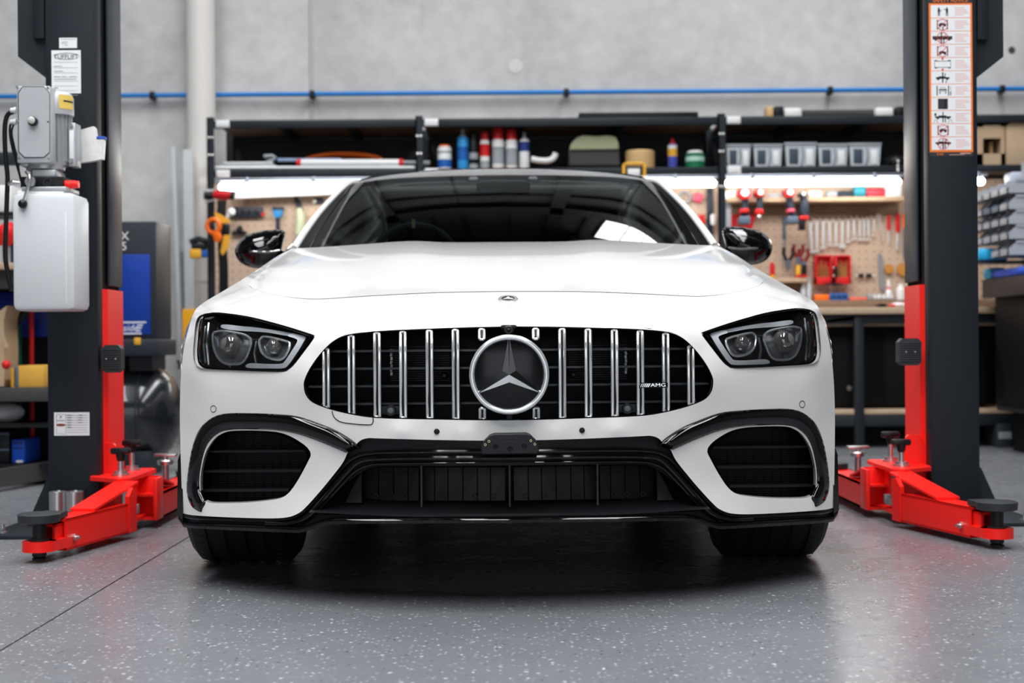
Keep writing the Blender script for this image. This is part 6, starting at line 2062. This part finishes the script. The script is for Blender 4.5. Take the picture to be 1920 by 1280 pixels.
t3 = cordless(1480.5, 361, 19, [(1479, 368, 12), (1481, 382, 14), (1485, 396, 14), (1487, 406, 14)], (1476, 405, 1498, 419), 'cordless tool with slanting handle, third along the shelf')
ub(MB(), 1478, 391, 1491, 397, YC - .02, .1, .006).build('grip_band', C_PINK, t3)
t4 = cordless(1505.5, 364, 11, [(1506, 366, 10), (1507, 376, 16), (1508, 390, 18), (1509, 403, 19)], (1500, 404, 1517, 412), 'broad slate cordless tool with red base beside the first spanner', head=C_NAVY, basem=C_RED)
ub(MB(), 1499.5, 413, 1510, 431, YC, .06, .004).build('battery_foot', C_BLK, t4)
rp_ = MB().prism([at(u, v, YPG - .04) for u, v in ((1367, 404), (1372, 402), (1414, 401), (1417, 404), (1410, 430), (1374, 430))], (0, .03, 0))
one('red_pouch', rp_, C_RED, 'red plastic holder on the pegboard behind a cordless tool', 'holder', tuple(at(1392, 430, YPG - .04)))
# things lying on the wooden shelf
def onshelf(u, wpx, vt, m, lab, name, cat, kind='lathe', Y=Ysf + .06):
    x = at(u, 365, Y).x; z = at(u, vt, Y).z; r = wpx / 2 * Y / F
    if kind == 'lathe': mb = MB().lathe([(r * .7, 0), (r, .01), (r, z - ZSF - .008), (r * .7, z - ZSF)], (x, Y, ZSF), (0, 0, 1), 16)
    elif kind == 'ball': mb = MB().ellip((x, Y, ZSF + r), r, 14, 10)
    elif kind == 'roll': mb = MB().lathe([(.75 * (z - ZSF) / 2, -r), ((z - ZSF) / 2, -r + .012), ((z - ZSF) / 2, r - .012), (.75 * (z - ZSF) / 2, r)], (x, Y, ZSF + (z - ZSF) / 2), (1, 0, 0), 16)
    else: mb = MB().box(x - r, x + r, Y - .03, Y + .06, ZSF, z, .008)
    return one(name, mb, m, lab, cat, (x, Y, ZSF))
onshelf(1375, 17, 356, C_WHITE, 'white plastic cup at the left end of the wooden shelf', 'plastic_cup', 'cup')
onshelf(1410, 9, 358, C_WHITE, 'white round roller between the first two cordless tools', 'white_roller', 'roller', 'ball')
onshelf(1441, 9, 356, C_WHITE, 'white round roller right of the shortest cordless tool', 'white_roller', 'roller', 'ball')
onshelf(1453, 26, 363, C_GREY, 'low grey box on the wooden shelf between cordless tools', 'grey_box', 'box', 'box')
onshelf(1528, 24, 357, C_WHITE, 'white bodied sander lying on the wooden shelf', 'sander', 'tool', 'roll')
onshelf(1559, 20, 357, C_GREY, 'silver headed air tool on the wooden shelf', 'air_tool', 'tool', 'roll')
onshelf(1585, 32, 358, C_NAVY, 'dark torque wrench lying on the wooden shelf', 'torque_wrench', 'wrench', 'roll')
onshelf(1611, 22, 348, C_TEAL, 'teal round tool head on the wooden shelf', 'teal_tool_head', 'tool', 'roll')
onshelf(1642, 36, 353, col('canister_red', 220, 60, 75), 'red cylinder lying on the wooden shelf', 'red_canister', 'canister', 'roll')
onshelf(1674, 30, 347, C_WHITE, 'white box at the right end of the wooden shelf', 'white_carton', 'box', 'box')
# pliers rack and screwdrivers next to the mirror
for k, (u, v, m, lab) in enumerate(((1478, 472, C_BLK, 'black handled pliers cluster left of the red ones'), (1497, 466, col('plier_maroon', 130, 35, 35), 'maroon handled pliers right of the car mirror'), (1507, 474, col('plier_maroon', 130, 35, 35), 'maroon and black pliers beside the first spanner'))):
    t = thing('pliers', lab, 'pliers', tuple(at(u, v + 26, YT - .05)), 'pliers beside the car mirror')
    for s in (-1, 1):
        MB().tube([at(u + s * 8, v - 8, YT - .05), at(u + s * 9, v + 4, YT - .05), at(u + s * 3, v + 16, YT - .05)], .012, 8).build('handle', m, t)
    MB().lathe([(.014, 0), (.018, -.02), (.006, -.07)], at(u, v + 16, YT - .05), (0, 0, 1), 10).build('jaw', C_SLATE, t)
Yr = YPG - .12
zr = at(1480, 523, Yr).z
sr = thing('screwdriver_rack', 'small plywood rack holding screwdrivers right of the car mirror', 'rack', (at(1480, 523, Yr).x, Yr, zr))
MB().box(at(1440, 523, Yr).x, at(1513, 523, Yr).x, Yr, YPG, zr - .022, zr + .006, .002).build('rack_board', M_PLY, sr)
MB().box(at(1440, 523, Yr).x, at(1513, 523, Yr).x, YPG - .02, YPG, zr - .13, zr - .022).build('rack_back', M_PLYD, sr)
for (u, v0, v1, m, lab) in ((1448, 492, 519, C_RED, 'red and yellow screwdriver handle in the plywood rack'), (1496.5, 496, 518, C_YEL, 'amber screwdriver handle in the plywood rack'), (1507.5, 491, 519, C_BLK, 'black and red screwdriver handle in the plywood rack')):
    a, b = at(u, v0, Yr + .04), at(u, v1, Yr + .04)
    t = thing('screwdriver', lab, 'screwdriver', (b.x, b.y, zr + .006), 'screwdrivers in the plywood rack')
    MB().lathe([(.012, zr + .007 - zr), (.018, .02), (.018, (a.z - zr) * .8), (.011, a.z - zr)], (a.x, a.y, zr), (0, 0, 1), 14).build('handle', m, t)
    MB().lathe([(.0185, .012), (.0185, .03)], (a.x, a.y, zr), (0, 0, 1), 14).build('handle_ring', C_YEL if m is C_RED else C_RED, t)
for k, (u, vt) in enumerate(((1508, 528), (1519, 520))):
    x = at(u, 550, YL_).x; z = at(u, vt, YL_).z
    t = thing('clear_bottle', ['short clear bottle under the plywood rack', 'taller clear bottle with grey cap beside the orange box'][k], 'bottle', (x, YL_ + .04, ZLG), 'clear bottles on the ledge')
    h = z - ZLG
    MB().lathe([(.016, 0), (.018, .006), (.018, h * .6), (.009, h * .75), (.009, h * .85)], (x, YL_ + .04, ZLG), (0, 0, 1), 16).build('bottle_body', M_CLEAR, t)
    MB().lathe([(.011, h * .85), (.01, h)], (x, YL_ + .04, ZLG), (0, 0, 1), 12).build('bottle_cap', C_GREY, t)
# centre bay, right of the windscreen
one('hanging_strap', MB().box(at(1326, 390, YT).x, at(1337, 390, YT).x, YT, YT + .02, at(1331, 440, YT).z, at(1331, 353, YT).z, .004), C_NAVY, 'dark strap hanging on the pegboard right of the windscreen', 'strap', tuple(at(1331, 440, YT)))
one('white_plug', MB().lathe([(.015, 0), (.018, .02), (.018, .06), (.01, .07)], at(1337, 421, YT - .03), (0, 0, 1), 12), C_WHITE, 'white power plug by the dark strap', 'plug', tuple(at(1337, 421, YT - .03)))
one('pink_sponge', MB().box(-.03, .03, -.02, .02, -.03, .03, .008, Matrix.Translation(at(1309, 371, YT)) @ Matrix.Rotation(.35, 4, 'Y')), C_PINK, 'pink sponge block on the pegboard beside the windscreen pillar', 'sponge', tuple(at(1309, 380, YT)))
one('tape_ring', MB().torus(at(1284, 370, YT), .036, .009, (0, 1, 0), 28, 8), C_GREY, 'grey ring hung by the windscreen pillar', 'ring', tuple(at(1284, 382, YT)))
one('red_clamp', ub(MB(), 1310, 402, 1322, 420, YT - .02, .03, .006), C_RED, 'small red clamp behind the right windscreen pillar', 'clamp', tuple(at(1316, 420, YT)))
one('steel_ruler', MB().box(at(1360, 420, YT - .1).x, at(1371, 420, YT - .1).x, YT - .1, YT - .09, at(1366, 450, YT).z, at(1366, 362, YT).z), mat('ruler_steel', (0.5, 0.52, 0.54), 0.35, 0.7), 'grey steel rule standing beside the shelving post', 'ruler', tuple(at(1366, 450, YT)))

# ---- left pegboard tools
wt = MB().tube([at(441, 366, YT - .15), at(660, 357, YT - .15)], .026, 14)
one('white_tube', wt, C_WHITE, 'white tube hung just below the left tube light', 'tube', tuple(at(441, 370, YT - .15)))
gr_ = thing('angle_grinder', 'red and black angle grinder at the left end of the shelf', 'power tool', tuple(at(415, 375, YS - .1)))
MB().tube([at(400, 366, YS - .1), at(408, 365, YS - .1), at(425, 365.5, YS - .1), at(434, 366, YS - .1)], [.02, .031, .033, .024], 14).build('grinder_body', C_RED, gr_)
MB().tube([at(383, 367, YS - .1), at(400, 366, YS - .1)], [.026, .024], 12).build('grinder_motor', C_BLK, gr_)
MB().tube([at(433, 366, YS - .1), at(440, 367, YS - .1)], [.03, .026], 12).build('grinder_cap', C_BLK, gr_)
for v in (357, 379): MB().tube([at(384, v, YS - .1), at(403, v + (6 if v < 366 else -5), YS - .1)], .006, 6).build('grinder_guard', M_STEEL, gr_)
spk = thing('black_power_strip', 'black power strip mounted on the left pegboard', 'power strip', tuple(at(462, 405, YT - .02)))
ub(MB(), 428, 387, 493, 405.5, YT - .03, .05, .008).build('strip_body', C_NAVY, spk)
for k in range(4): ub(MB(), 440 + k * 12, 391, 449 + k * 12, 401, YT - .034, .01, .004).build('socket', C_BLK, spk)
ub(MB(), 490, 398, 496, 405, YT - .035, .02, .003).build('switch', C_RED, spk)
blb = MB().ellip(at(434, 397, YT - .12), .028, 14, 10); blb.tube([at(430, 402, YT - .12), at(423, 408, YT - .12)], [.016, .01], 8)
one('white_bulb', blb, C_WHITE, 'round white bulb of an inspection lamp on the left pegboard', 'bulb', tuple(at(430, 408, YT - .12)))
bl = thing('blue_brush', 'teal blue headed brush hanging on the left pegboard', 'brush', tuple(at(522, 440, YT)))
ub(MB(), 510, 387, 531, 395, YT - .02, .04, .006).build('brush_top', C_NAVY, bl)
MB().prism([at(u, v, YT - .02) for u, v in ((511, 394), (530, 394), (528, 404), (523, 408), (518, 408), (513, 404))], (0, .04, 0)).build('brush_head', col('brush_blue', 40, 130, 185), bl)
MB().tube([at(520.5, 406, YT), at(521.5, 440, YT)], .014, 10).build('brush_handle', C_NAVY, bl)
gt = thing('sealant_gun', 'pale green and navy sealant gun on the left pegboard', 'sealant gun', tuple(at(563, 440, YT)))
MB().tube([at(554, 369, YT), at(560, 384, YT), at(564, 396, YT)], [.014, .02, .018], 10).build('gun_handle', C_NAVY, gt)
MB().tube([at(561, 390, YT - .01), at(564, 405, YT - .01), at(563, 425, YT - .01), at(560, 440, YT - .01)], [.018, .03, .032, .03], 12).build('gun_body', col('pale_green', 190, 200, 165), gt)
ssk = thing('blue_clip_lamp', 'dark blue clip lamp just left of the windscreen pillar', 'lamp', tuple(at(596, 384, YT)))
ub(MB(), 588, 370, 606, 381, YT - .02, .04, .008).build('lamp_body', C_NAVY, ssk)
MB().ellip(at(590, 377.5, YT - .03), .014, 10, 8).build('lamp_lens', C_WHITE, ssk)
bp_ = thing('screw_clamp', 'small black clamp with cross handle above the left car mirror', 'clamp', tuple(at(450, 440, YT)))
MB().tube([at(436, 437, YT), at(448, 436, YT), at(462, 437, YT)], .015, 8).build('clamp_bar', C_BLK, bp_)
MB().lathe([(.02, 0), (.024, .02), (.014, .045)], at(450, 436, YT), (0, 0, 1), 12).build('clamp_screw', C_BLK, bp_)
# tools hung on the left shelving post
Yh = YS - .12
oz = thing('orange_snips', 'bright orange handled cutter hanging on the left shelving post', 'cutter', tuple(at(405, 456, Yh)))
MB().torus(at(400, 424, Yh), .043, .015, (.25, 1, .0), 26, 10).build('cutter_loop', C_ORANGE, oz)
MB().tube([at(404, 436, Yh), at(408, 446, Yh), at(406, 453, Yh)], [.03, .028, .02], 12).build('cutter_handle', C_ORANGE, oz)
MB().tube([at(394, 418, Yh - .02), at(402, 427, Yh - .02)], .012, 8).build('cutter_trigger', C_BLK, oz)
yz = thing('yellow_clamp', 'yellow and black spring clamps beside the orange cutter', 'clamp', tuple(at(415, 478, Yh)))
MB().prism([at(u, v, Yh + .03) for u, v in ((401, 397), (410, 400), (427, 410), (430, 417), (418, 419), (404, 408))], (0, .03, 0)).build('clamp_jaw', C_YEL, yz)
MB().prism([at(u, v, Yh + .03) for u, v in ((419, 441), (431, 440), (427, 465), (417, 478), (413, 472))], (0, .03, 0)).build('clamp_jaw', C_YEL, yz)
ub(MB(), 419, 420, 430, 440, Yh + .03, .04, .006).build('clamp_body', C_BLK, yz)
yy_ = thing('yellow_torch', 'yellow and black torch lying by the downpipe', 'torch', tuple(at(372, 483, Yh)))
ub(MB(), 354.5, 466, 377, 484, Yh, .06, .012).build('torch_head', C_YEL, yy_)
ub(MB(), 377, 467, 388, 482, Yh + .01, .05, .01).build('torch_body', C_BLUE, yy_)
MB().tube([at(357, 455, Yh + .02), at(372, 448, Yh + .02), at(388, 452, Yh + .02), at(386, 462, Yh + .02), at(360, 462, Yh + .02)], .022, 10).build('torch_strap', C_BLK, yy_)
wrb = thing('wire_bundle', 'bundle of dark cables hanging down the left shelving post', 'cables', tuple(at(422, 560, Yh + .05)))
for k in range(5):
    MB().tube(catmull([tuple(at(u + k * 3.2, v, Yh + .08 + .01 * k)) for u, v in ((410, 375), (409, 410), (411, 470), (413, 520), (411, 600 + 12 * k))], 4), .009, 6).build('cable', C_BLK, wrb)

# ------------------------------------------------------------------ compressor, left
YK = 7.75
xk0, xk1 = at(168, 500, YK).x, at(293, 500, YK).x
zk1, zk0 = at(250, 415, YK).z, at(250, 636, YK).z
cm = thing('air_compressor', 'charcoal screw compressor with blue door standing on a black tank', 'compressor', ((xk0 + xk1) / 2, YK + .18, 0))
CCH = mat('compressor_charcoal', (0.017, 0.022, 0.03), 0.45, var=0.08)
MB().box(xk0, xk1, YK, YK + .34, zk0, zk1, .008).build('cabinet', CCH, cm)
dr_ = MB().box(at(205, 0, YK).x, at(278, 0, YK).x, YK - .006, YK + .005, at(240, 627, YK).z, at(240, 477, YK).z, .003).build('blue_door', C_PBLUE, cm)
MB().lathe([(.018, 0), (.018, -.012), (.012, -.014)], at(214, 491, YK - .006), (0, 1, 0), 18).build('door_lock', M_ZINC, dr_)
tx = MB()
put_text(tx, 'FL-X', .062, at(219.5, 443, YK - .001), depth=.001); put_text(tx, '7.5', .062, at(224.5, 462, YK - .001), depth=.001)
tx.build('model_lettering', C_WHITE, cm, smooth=0)
ZW = mat('decal_white', (0.75, 0.76, 0.8), 0.5, var=0)
for k, v in enumerate((604.5, 609.5, 614.5, 620, 625.5)):
    a_, b_ = at(200, v, YK - .007), at(274 - k * 2.2 - (4 if 0 < k < 4 else 0), v, YK - .007)
    if 0 < k < 4: a_ = at(258 - k, v, YK - .007)
    MB().box(a_.x, b_.x, YK - .0075, YK - .006, a_.z - .0035, a_.z + .0035).build('decal_stripe', ZW, dr_, smooth=0)
tx = MB(); put_text(tx, 'Ironside', .05, at(230, 615, YK - .007), depth=.0006, M=Matrix(((1, 0, .25), (0, 1, 0), (0, 0, 1)))); tx.build('decal_lettering', ZW, dr_, smooth=0)
MB().box(xk0, xk1 + .02, YK - .02, YK + .36, zk0 - .085, zk0 - .002, .005).build('base_frame', CCH, cm)
MB().box(at(249, 0, YK).x, at(261, 0, YK).x, YK - .024, YK - .019, at(255, 646, YK).z, at(255, 633, YK).z, .001).build('warning_tag', C_YEL, cm)
rt = 92 * (YK + .1) / F
zc = rt + .06
xr = at(339, 770, YK + .2).x
prof = [(.02, xr), (rt * .45, xr - .02), (rt * .75, xr - .06), (rt * .93, xr - .12), (rt, xr - .19), (rt, -2.12), (rt * .7, -2.17)]
MB().lathe([(r, x) for r, x in prof], (0, YK + .25, zc), (1, 0, 0), 48).build('air_tank', mat('tank_black', (0.012, 0.014, 0.017), 0.22, coat=0.6, var=0.1), cm)
MB().torus((xr - .19, YK + .25, zc), rt, .004, (1, 0, 0), 48, 6).build('tank_weld', CCH, cm)
for x in (at(250, 0, YK).x, -2.08):
    MB().box(x - .06, x + .06, YK + .1, YK + .4, zc + rt - .03, zk0 - .08).build('tank_bracket', CCH, cm, smooth=0)
    MB().box(x - .08, x + .06, YK + .05, YK + .45, 0, zc - rt * .75, .004).build('tank_foot', CCH, cm)
MB().lathe([(.018, 0), (.018, .03), (.024, .032), (.024, .05)], (at(322, 690, YK).x, YK + .22, zc + rt * .9), (0, 0, 1), 8).build('drain_fitting', M_ZINC, cm)
one('wall_conduit', MB().cyl((at(335, 300, 10.6).x, 10.7, 0), (at(335, 300, 10.6).x, 10.7, at(335, 470, 10.6).z), .03, n=14), mat('steel_conduit', (0.3, 0.31, 0.33), 0.4, 0.6), 'grey steel conduit on the wall behind the compressor', 'conduit', (at(335, 300, 10.6).x, 10.7, 0))

# ------------------------------------------------------------------ rack at the left edge
YQ = 7.2
xq1 = at(98, 700, YQ).x
xq0 = -3.4
rk = thing('side_rack', 'grey steel rack at the left edge behind the lift post', 'rack', ((xq0 + xq1) / 2, YQ + .3, 0))
M_RG = mat('rack_grey', (0.05, 0.048, 0.046), 0.5, var=0.1)
zq = [at(40, 726, YQ).z, at(40, 498, YQ).z, .15]
MB().box(xq0, xq1, YQ, YQ + .03, zq[0] - .068, zq[0], .003).build('rack_beam', M_RG, rk)
MB().box(xq0, xq1, YQ + .03, YQ + .6, zq[0] - .02, zq[0] - .002).build('rack_shelf', C_BLK, rk, smooth=0)
MB().box(xq0, xq1, YQ - .06, YQ + .6, zq[1] - .02, zq[1] + .012, .003).build('rack_worktop', M_PLY, rk)
MB().box(xq0, xq1, YQ, YQ + .03, zq[1] - .11, zq[1] - .02, .003).build('rack_beam', M_RG, rk)
a0_, a1_ = Vector((-2.5, 6.6, .02)), Vector((-2.28, 7.5, .02))
MB().prism([a0_, a0_ + Vector((.03, 0, 0)), a0_ + Vector((.03, 0, .085)), a0_ + Vector((0, 0, .085))], a1_ - a0_).build('rack_foot_beam', M_RG, rk)
MB().box(xq0, xq1, YQ + .62, YQ + .63, 0, zq[1]).build('rack_back', mat('rack_back_black', (0.006, 0.006, 0.007), 0.6, var=0), rk, smooth=0)
for x in (xq1 - .02, xq0): MB().box(x - .02, x + .02, YQ + .56, YQ + .6, 0, zq[1] - .02).build('rack_post', M_RACK, rk, smooth=0)
zs0 = zq[0] - .001
ctn = thing('tall_carton', 'torn tall brown carton at the left edge of the picture', 'box', (at(0, 720, YQ + .05).x, YQ + .1, zs0))
MB().prism([at(u, v, YQ + .05) for u, v in ((-30, 724), (8, 724), (9, 660), (7, 600), (13, 573), (0, 582), (-30, 586))], (0, .2, 0)).build('carton_body', M_CARD, ctn, smooth=0)
MB().prism([at(u, v, YQ + .03) for u, v in ((7, 632), (14, 652), (8, 650))], (0, .02, 0)).build('carton_flap', M_CARD, ctn, smooth=0)
fb = thing('foam_block', 'amber foam block with grey end on the side rack', 'block', (at(55, 724, YQ + .02).x, YQ + .1, zs0))
pa_ = at(34, 690, YQ + .02); pb_ = at(82, 690, YQ + .02)
MB().box(pa_.x, pb_.x, YQ + .02, YQ + .25, zs0, at(60, 685, YQ).z, .004).build('block_body', col('foam_amber', 215, 165, 70, 0.8), fb)
MB().box(at(22, 690, YQ).x, pa_.x - .001, YQ + .02, YQ + .25, zs0, at(60, 688, YQ).z, .004).build('block_end', C_SLATE, fb)
MB().box(at(17, 690, YQ).x, at(21.6, 0, YQ).x, YQ + .02, YQ + .25, zs0, at(60, 690, YQ).z, .003).build('block_stripe', C_YEL, fb)
one('red_ball', MB().ellip((at(13, 686, YQ).x, YQ - .01, zs0 + .11), .022, 12, 8), C_RED, 'small red knob beside the foam block', 'knob', (at(13, 690, YQ).x, YQ + .0, zs0))
for (u, r, m, lab, vt) in ((59, 4.6, C_RED, 'red broom handle behind the white oil tank', 560), (37, 3.3, C_GREEN, 'green broom handle behind the white oil tank', 545)):
    Yx = YQ + .42
    x = at(u, 650, Yx).x
    one('broom_handle', MB().cyl((x, Yx, .0), (x + (.0), Yx, at(u, vt, Yx).z), r * Yx / F, n=12), m, lab, 'pole', (x, Yx, 0), 'broom handles')
pbx = MB().box(xq0, xq1 - .04, YQ + .55, YQ + .6, at(40, 632, YQ + .55).z, at(40, 548, YQ + .55).z, .003)
one('blue_drawer_chest', pbx, col('deep_blue', 8, 40, 140, 0.4), 'deep blue drawer front below the left bench', 'drawer', ((xq0 + xq1) / 2, YQ + .57, at(40, 632, YQ + .55).z))
one('black_hose', MB().tube([at(50, 583, YQ + .3), at(30, 606, YQ + .3), at(14, 632, YQ + .3)], .02, 8), C_BLK, 'black hose crossing in front of the blue panel', 'hose', tuple(at(14, 632, YQ + .3)))
wb_ = MB().ellip((at(8, 775, YQ + .2).x, YQ + .2, at(8, 773, YQ + .2).z), (.095, .1, .052), 18, 12)
zb3 = at(8, 791, YQ + .2).z
one('white_bag', wb_, col('bag_white', 190, 192, 195), 'white plastic bag on the lower rack shelf at the left edge', 'bag', (at(8, 790, YQ + .2).x, YQ + .2, zb3))
MB().box(xq0, xq1, YQ + .05, YQ + .6, zb3 - .02, zb3 - .001).build('rack_shelf', C_BLK, rk, smooth=0)
cr = thing('black_crate', 'black storage crate at the lower left edge', 'crate', (at(5, 870, YQ + .2).x, YQ + .25, .09))
MB().box(at(-40, 0, YQ + .15).x, at(18, 860, YQ + .15).x, YQ + .15, YQ + .5, .105, at(0, 808, YQ + .15).z, .008).build('crate_body', C_BLK, cr)
for v in (812, 830, 842): ub(MB(), -30, v, 17, v + 3, YQ + .14, .012, .002).build('crate_rib', C_SLATE if v != 830 else C_NAVY, cr)
be = thing('blue_crate', 'blue plastic crate with slots on the lower left rack', 'crate', (at(35, 878, YQ + .2).x, YQ + .25, .09))
MB().box(at(22, 850, YQ + .15).x, at(46.5, 850, YQ + .15).x, YQ + .15, YQ + .4, .105, at(35, 824, YQ + .15).z, .006).build('crate_body', col('crate_blue', 20, 75, 190), be)
for v in (829, 838): ub(MB(), 25, v, 42, v + 3, YQ + .146, .008, .001).build('crate_slot', C_NAVY, be)
ub(MB(), 30, 863, 43, 867, YQ + .146, .006, .001).build('crate_mark', C_WHITE, be)
MB().box(xq0, xq1, YQ + .1, YQ + .6, .09, .104).build('rack_shelf', C_BLK, rk, smooth=0)
# left bench clutter above
ZQ1 = zq[1] + .0125
rc = thing('red_cloth', 'red cloth heap on the left bench behind the oil tank', 'cloth', (at(8, 490, YQ + .2).x, YQ + .25, ZQ1))
MB().ellip((at(10, 435, YQ + .2).x, YQ + .25, at(8, 437, YQ + .2).z), (.045, .08, .06), 18, 12).build('cloth_fold', C_RED, rc)
MB().ellip((at(-6, 430, YQ + .2).x, YQ + .25, at(-6, 440, YQ + .2).z), (.04, .07, .05), 18, 12).build('cloth_fold', C_RED, rc)
for k in range(4): MB().cyl((at(2 + k * 5, 480, YQ + .2).x, YQ + .25, ZQ1), (at(2 + k * 5, 480, YQ + .2).x, YQ + .25, at(5, 450, YQ + .2).z), .012, n=8).build('bottle_stem', C_NAVY if k % 2 else C_GREY, rc)
one('white_carton', MB().box(at(-30, 0, YQ + .3).x, at(19, 0, YQ + .3).x, YQ + .3, YQ + .5, at(8, 398, YQ + .3).z, at(8, 347, YQ + .3).z, .01), C_WHITE, 'white carton behind the pump cables at the left edge', 'box', (at(0, 398, YQ + .3).x, YQ + .4, at(8, 398, YQ + .3).z))
MB().box(xq0, xq1 - .1, YQ + .28, YQ + .55, at(8, 404, YQ + .3).z, at(8, 399, YQ + .3).z).build('rack_shelf', C_BLK, rk, smooth=0)
MB().box(xq0, xq1 - .1, YQ + .5, YQ + .54, at(8, 300, YQ + .3).z - .0, at(8, 275, YQ + .3).z + .0, .003).build('rack_beam', M_RACK, rk)
MB().box(xq0, xq0 + .04, YQ + .5, YQ + .54, 0, at(8, 275, YQ + .3).z).build('rack_post', M_RACK, rk, smooth=0)
MB().box(xq1 - .14, xq1 - .1, YQ + .5, YQ + .54, 0, at(8, 275, YQ + .3).z).build('rack_post', M_RACK, rk, smooth=0)

# ------------------------------------------------------------------ bench and bin panel along the right side
XR = 2.9
zr1 = .68 + 106 * 9.5 / F
sb = thing('side_bench', 'dark steel side bench running towards the camera at right edge', 'bench', (XR + .35, 8.0, 0))
MB().box(XR, XR + .04, 6.6, 9.28, zr1 - .115, zr1, .004).build('bench_rail', M_RACK, sb)
MB().box(XR + .04, XR + .8, 6.6, 9.28, zr1 - .02, zr1 - .002).build('bench_top', M_RACK, sb, smooth=0)
for y in (6.62, 9.2):
    MB().box(XR + .3, XR + .35, y, y + .05, 0, zr1 - .02).build('leg', M_RACK, sb, smooth=0)
MB().box(XR + .06, XR + .8, 7.6, 9.2, .24, .27).build('lower_shelf', M_RACK, sb, smooth=0)
cbx = thing('dark_filler_block', 'added black block darkening the space under the side bench', 'crate', (XR + .4, 8.3, 0))  # black blocks added to keep the space under the bench dark
MB().box(XR + .12, XR + .78, 7.7, 9.1, 0, .235, .01).build('crate_body', MATS['under_bench_black'], cbx)
MB().box(XR + .1, XR + .5, 7.69, 7.7, .15, .19).build('filler_label', C_SLATE, cbx, smooth=0)
cby = thing('dark_filler_block', 'added black block darkening the lower shelf of the side bench', 'crate', (XR + .4, 8.3, .27))
MB().box(XR + .05, XR + .78, 7.75, 9.2, .2705, zr1 - .03, .01).build('crate_body', MATS['under_bench_black'], cby)  # added block reaches up to the rail to black out the gap
MB().box(XR + .2, XR + .6, 7.74, 7.75, .6, .66).build('filler_label', C_NAVY, cby, smooth=0)
# louvred panel with rows of grey bins facing the room
pnl = thing('louvre_panel', 'grey louvred bin panel on the right edge', 'panel', (XR + .26, 8.6, zr1))
MB().box(XR + .22, XR + .24, 7.5, 9.2, zr1, 1.75).build('panel_sheet', mat('panel_grey', (0.3, 0.31, 0.33), 0.5), pnl, smooth=0)
M_BIN = col('parts_bin_grey', 165, 168, 175, 0.45)
rows = [(352, 5, 0), (382, 4, 1), (410, 5, 0), (438, 4, 0), (468, 2, 0)]
names = ['top', 'second', 'third', 'fourth', 'bottom']
for r, (v, n, off) in enumerate(rows):
    for k in range(n):
        y = 8.62 + k * .155
        z = .68 + (640 - v - 7) * 8.62 / F - .035
        x0_ = XR - .06 + .0
        lab = '%s grey parts bin from the front in the %s row of the bin panel' % (ordn[k], names[r])
        t = thing('parts_bin', lab, 'bin', (x0_ + .1, y, z), 'grey parts bins on the louvred panel')
        m_ = M_BIN if not (r == 1 and k in (1, 2)) else C_SLATE
        w_ = .125
        # bin open towards the room, sloped lip
        MB().prism([(x0_, y, z), (x0_ + .27, y, z), (x0_ + .27, y, z + .085), (x0_ + .06, y, z + .085), (x0_, y, z + .035)], (0, .006, 0)).build('bin_side', m_, t, smooth=0)
        MB().prism([(x0_, y + w_, z), (x0_ + .27, y + w_, z), (x0_ + .27, y + w_, z + .085), (x0_ + .06, y + w_, z + .085), (x0_, y + w_, z + .035)], (0, .006, 0)).build('bin_side', m_, t, smooth=0)
        MB().box(x0_, x0_ + .27, y, y + w_, z, z + .006).build('bin_floor', m_, t, smooth=0)
        MB().box(x0_, x0_ + .008, y, y + w_, z, z + .04).build('bin_front', m_, t, smooth=0)
        MB().box(x0_ + .262, x0_ + .27, y, y + w_, z, z + .085).build('bin_back', m_, t, smooth=0)
        MB().box(x0_ + .05, x0_ + .27, y - .006, y + .002, z + .074, z + .088).build('bin_rim', m_, t, smooth=0)
bcn = ['light blue packet below the bottom row of parts bins', 'royal blue packet on the side bench end']
for k, (v0, v1, m) in enumerate(((465, 488, col('packet_cyan', 40, 165, 215)), (507, 527, col('packet_royal', 20, 80, 200)))):
    a_ = at(1832, v1, 9.2); z0_ = zr1 if k else None
    Yp = 9.0
    if k == 0:
        p = MB().box(at(1833, 0, Yp).x, at(1890, 0, Yp).x, Yp, Yp + .12, at(1860, v1, Yp).z, at(1860, v0, Yp).z, .02)
        one('blue_packet', p, m, bcn[k], 'packet', (at(1860, 0, Yp).x, Yp + .05, at(1860, v1, Yp).z))
        sbz = at(1860, v1, Yp).z
        one('packet_ledge', MB().box(at(1833, 0, Yp).x, XR + .3, Yp, Yp + .2, sbz - .015, sbz - .001), M_RACK, 'dark ledge carrying the light blue packet', 'ledge', (XR, Yp + .1, sbz - .015))
    else:
        p = MB().box(XR + .0, XR + .28, 8.5, 9.1, zr1, zr1 + .05, .02)
        one('blue_packet', p, m, bcn[k], 'packet', (XR + .14, 8.8, zr1))
        p = MB().box(XR - .0, XR + .1, 9.12, 9.27, zr1, zr1 + .07, .02)
        one('blue_packet', p, col('packet_cyan', 40, 165, 215), 'pale cyan packet beside the royal blue one', 'packet', (XR + .05, 9.2, zr1))
one('pale_carton', MB().box(at(1895, 0, 9.3).x, at(1930, 0, 9.3).x, 9.3, 9.45, at(1900, 342, 9.3).z, at(1900, 322, 9.3).z, .008), col('basket_white', 190, 200, 215), 'pale bluish carton just below the far right shelf', 'box', tuple(at(1905, 342, 9.3)))
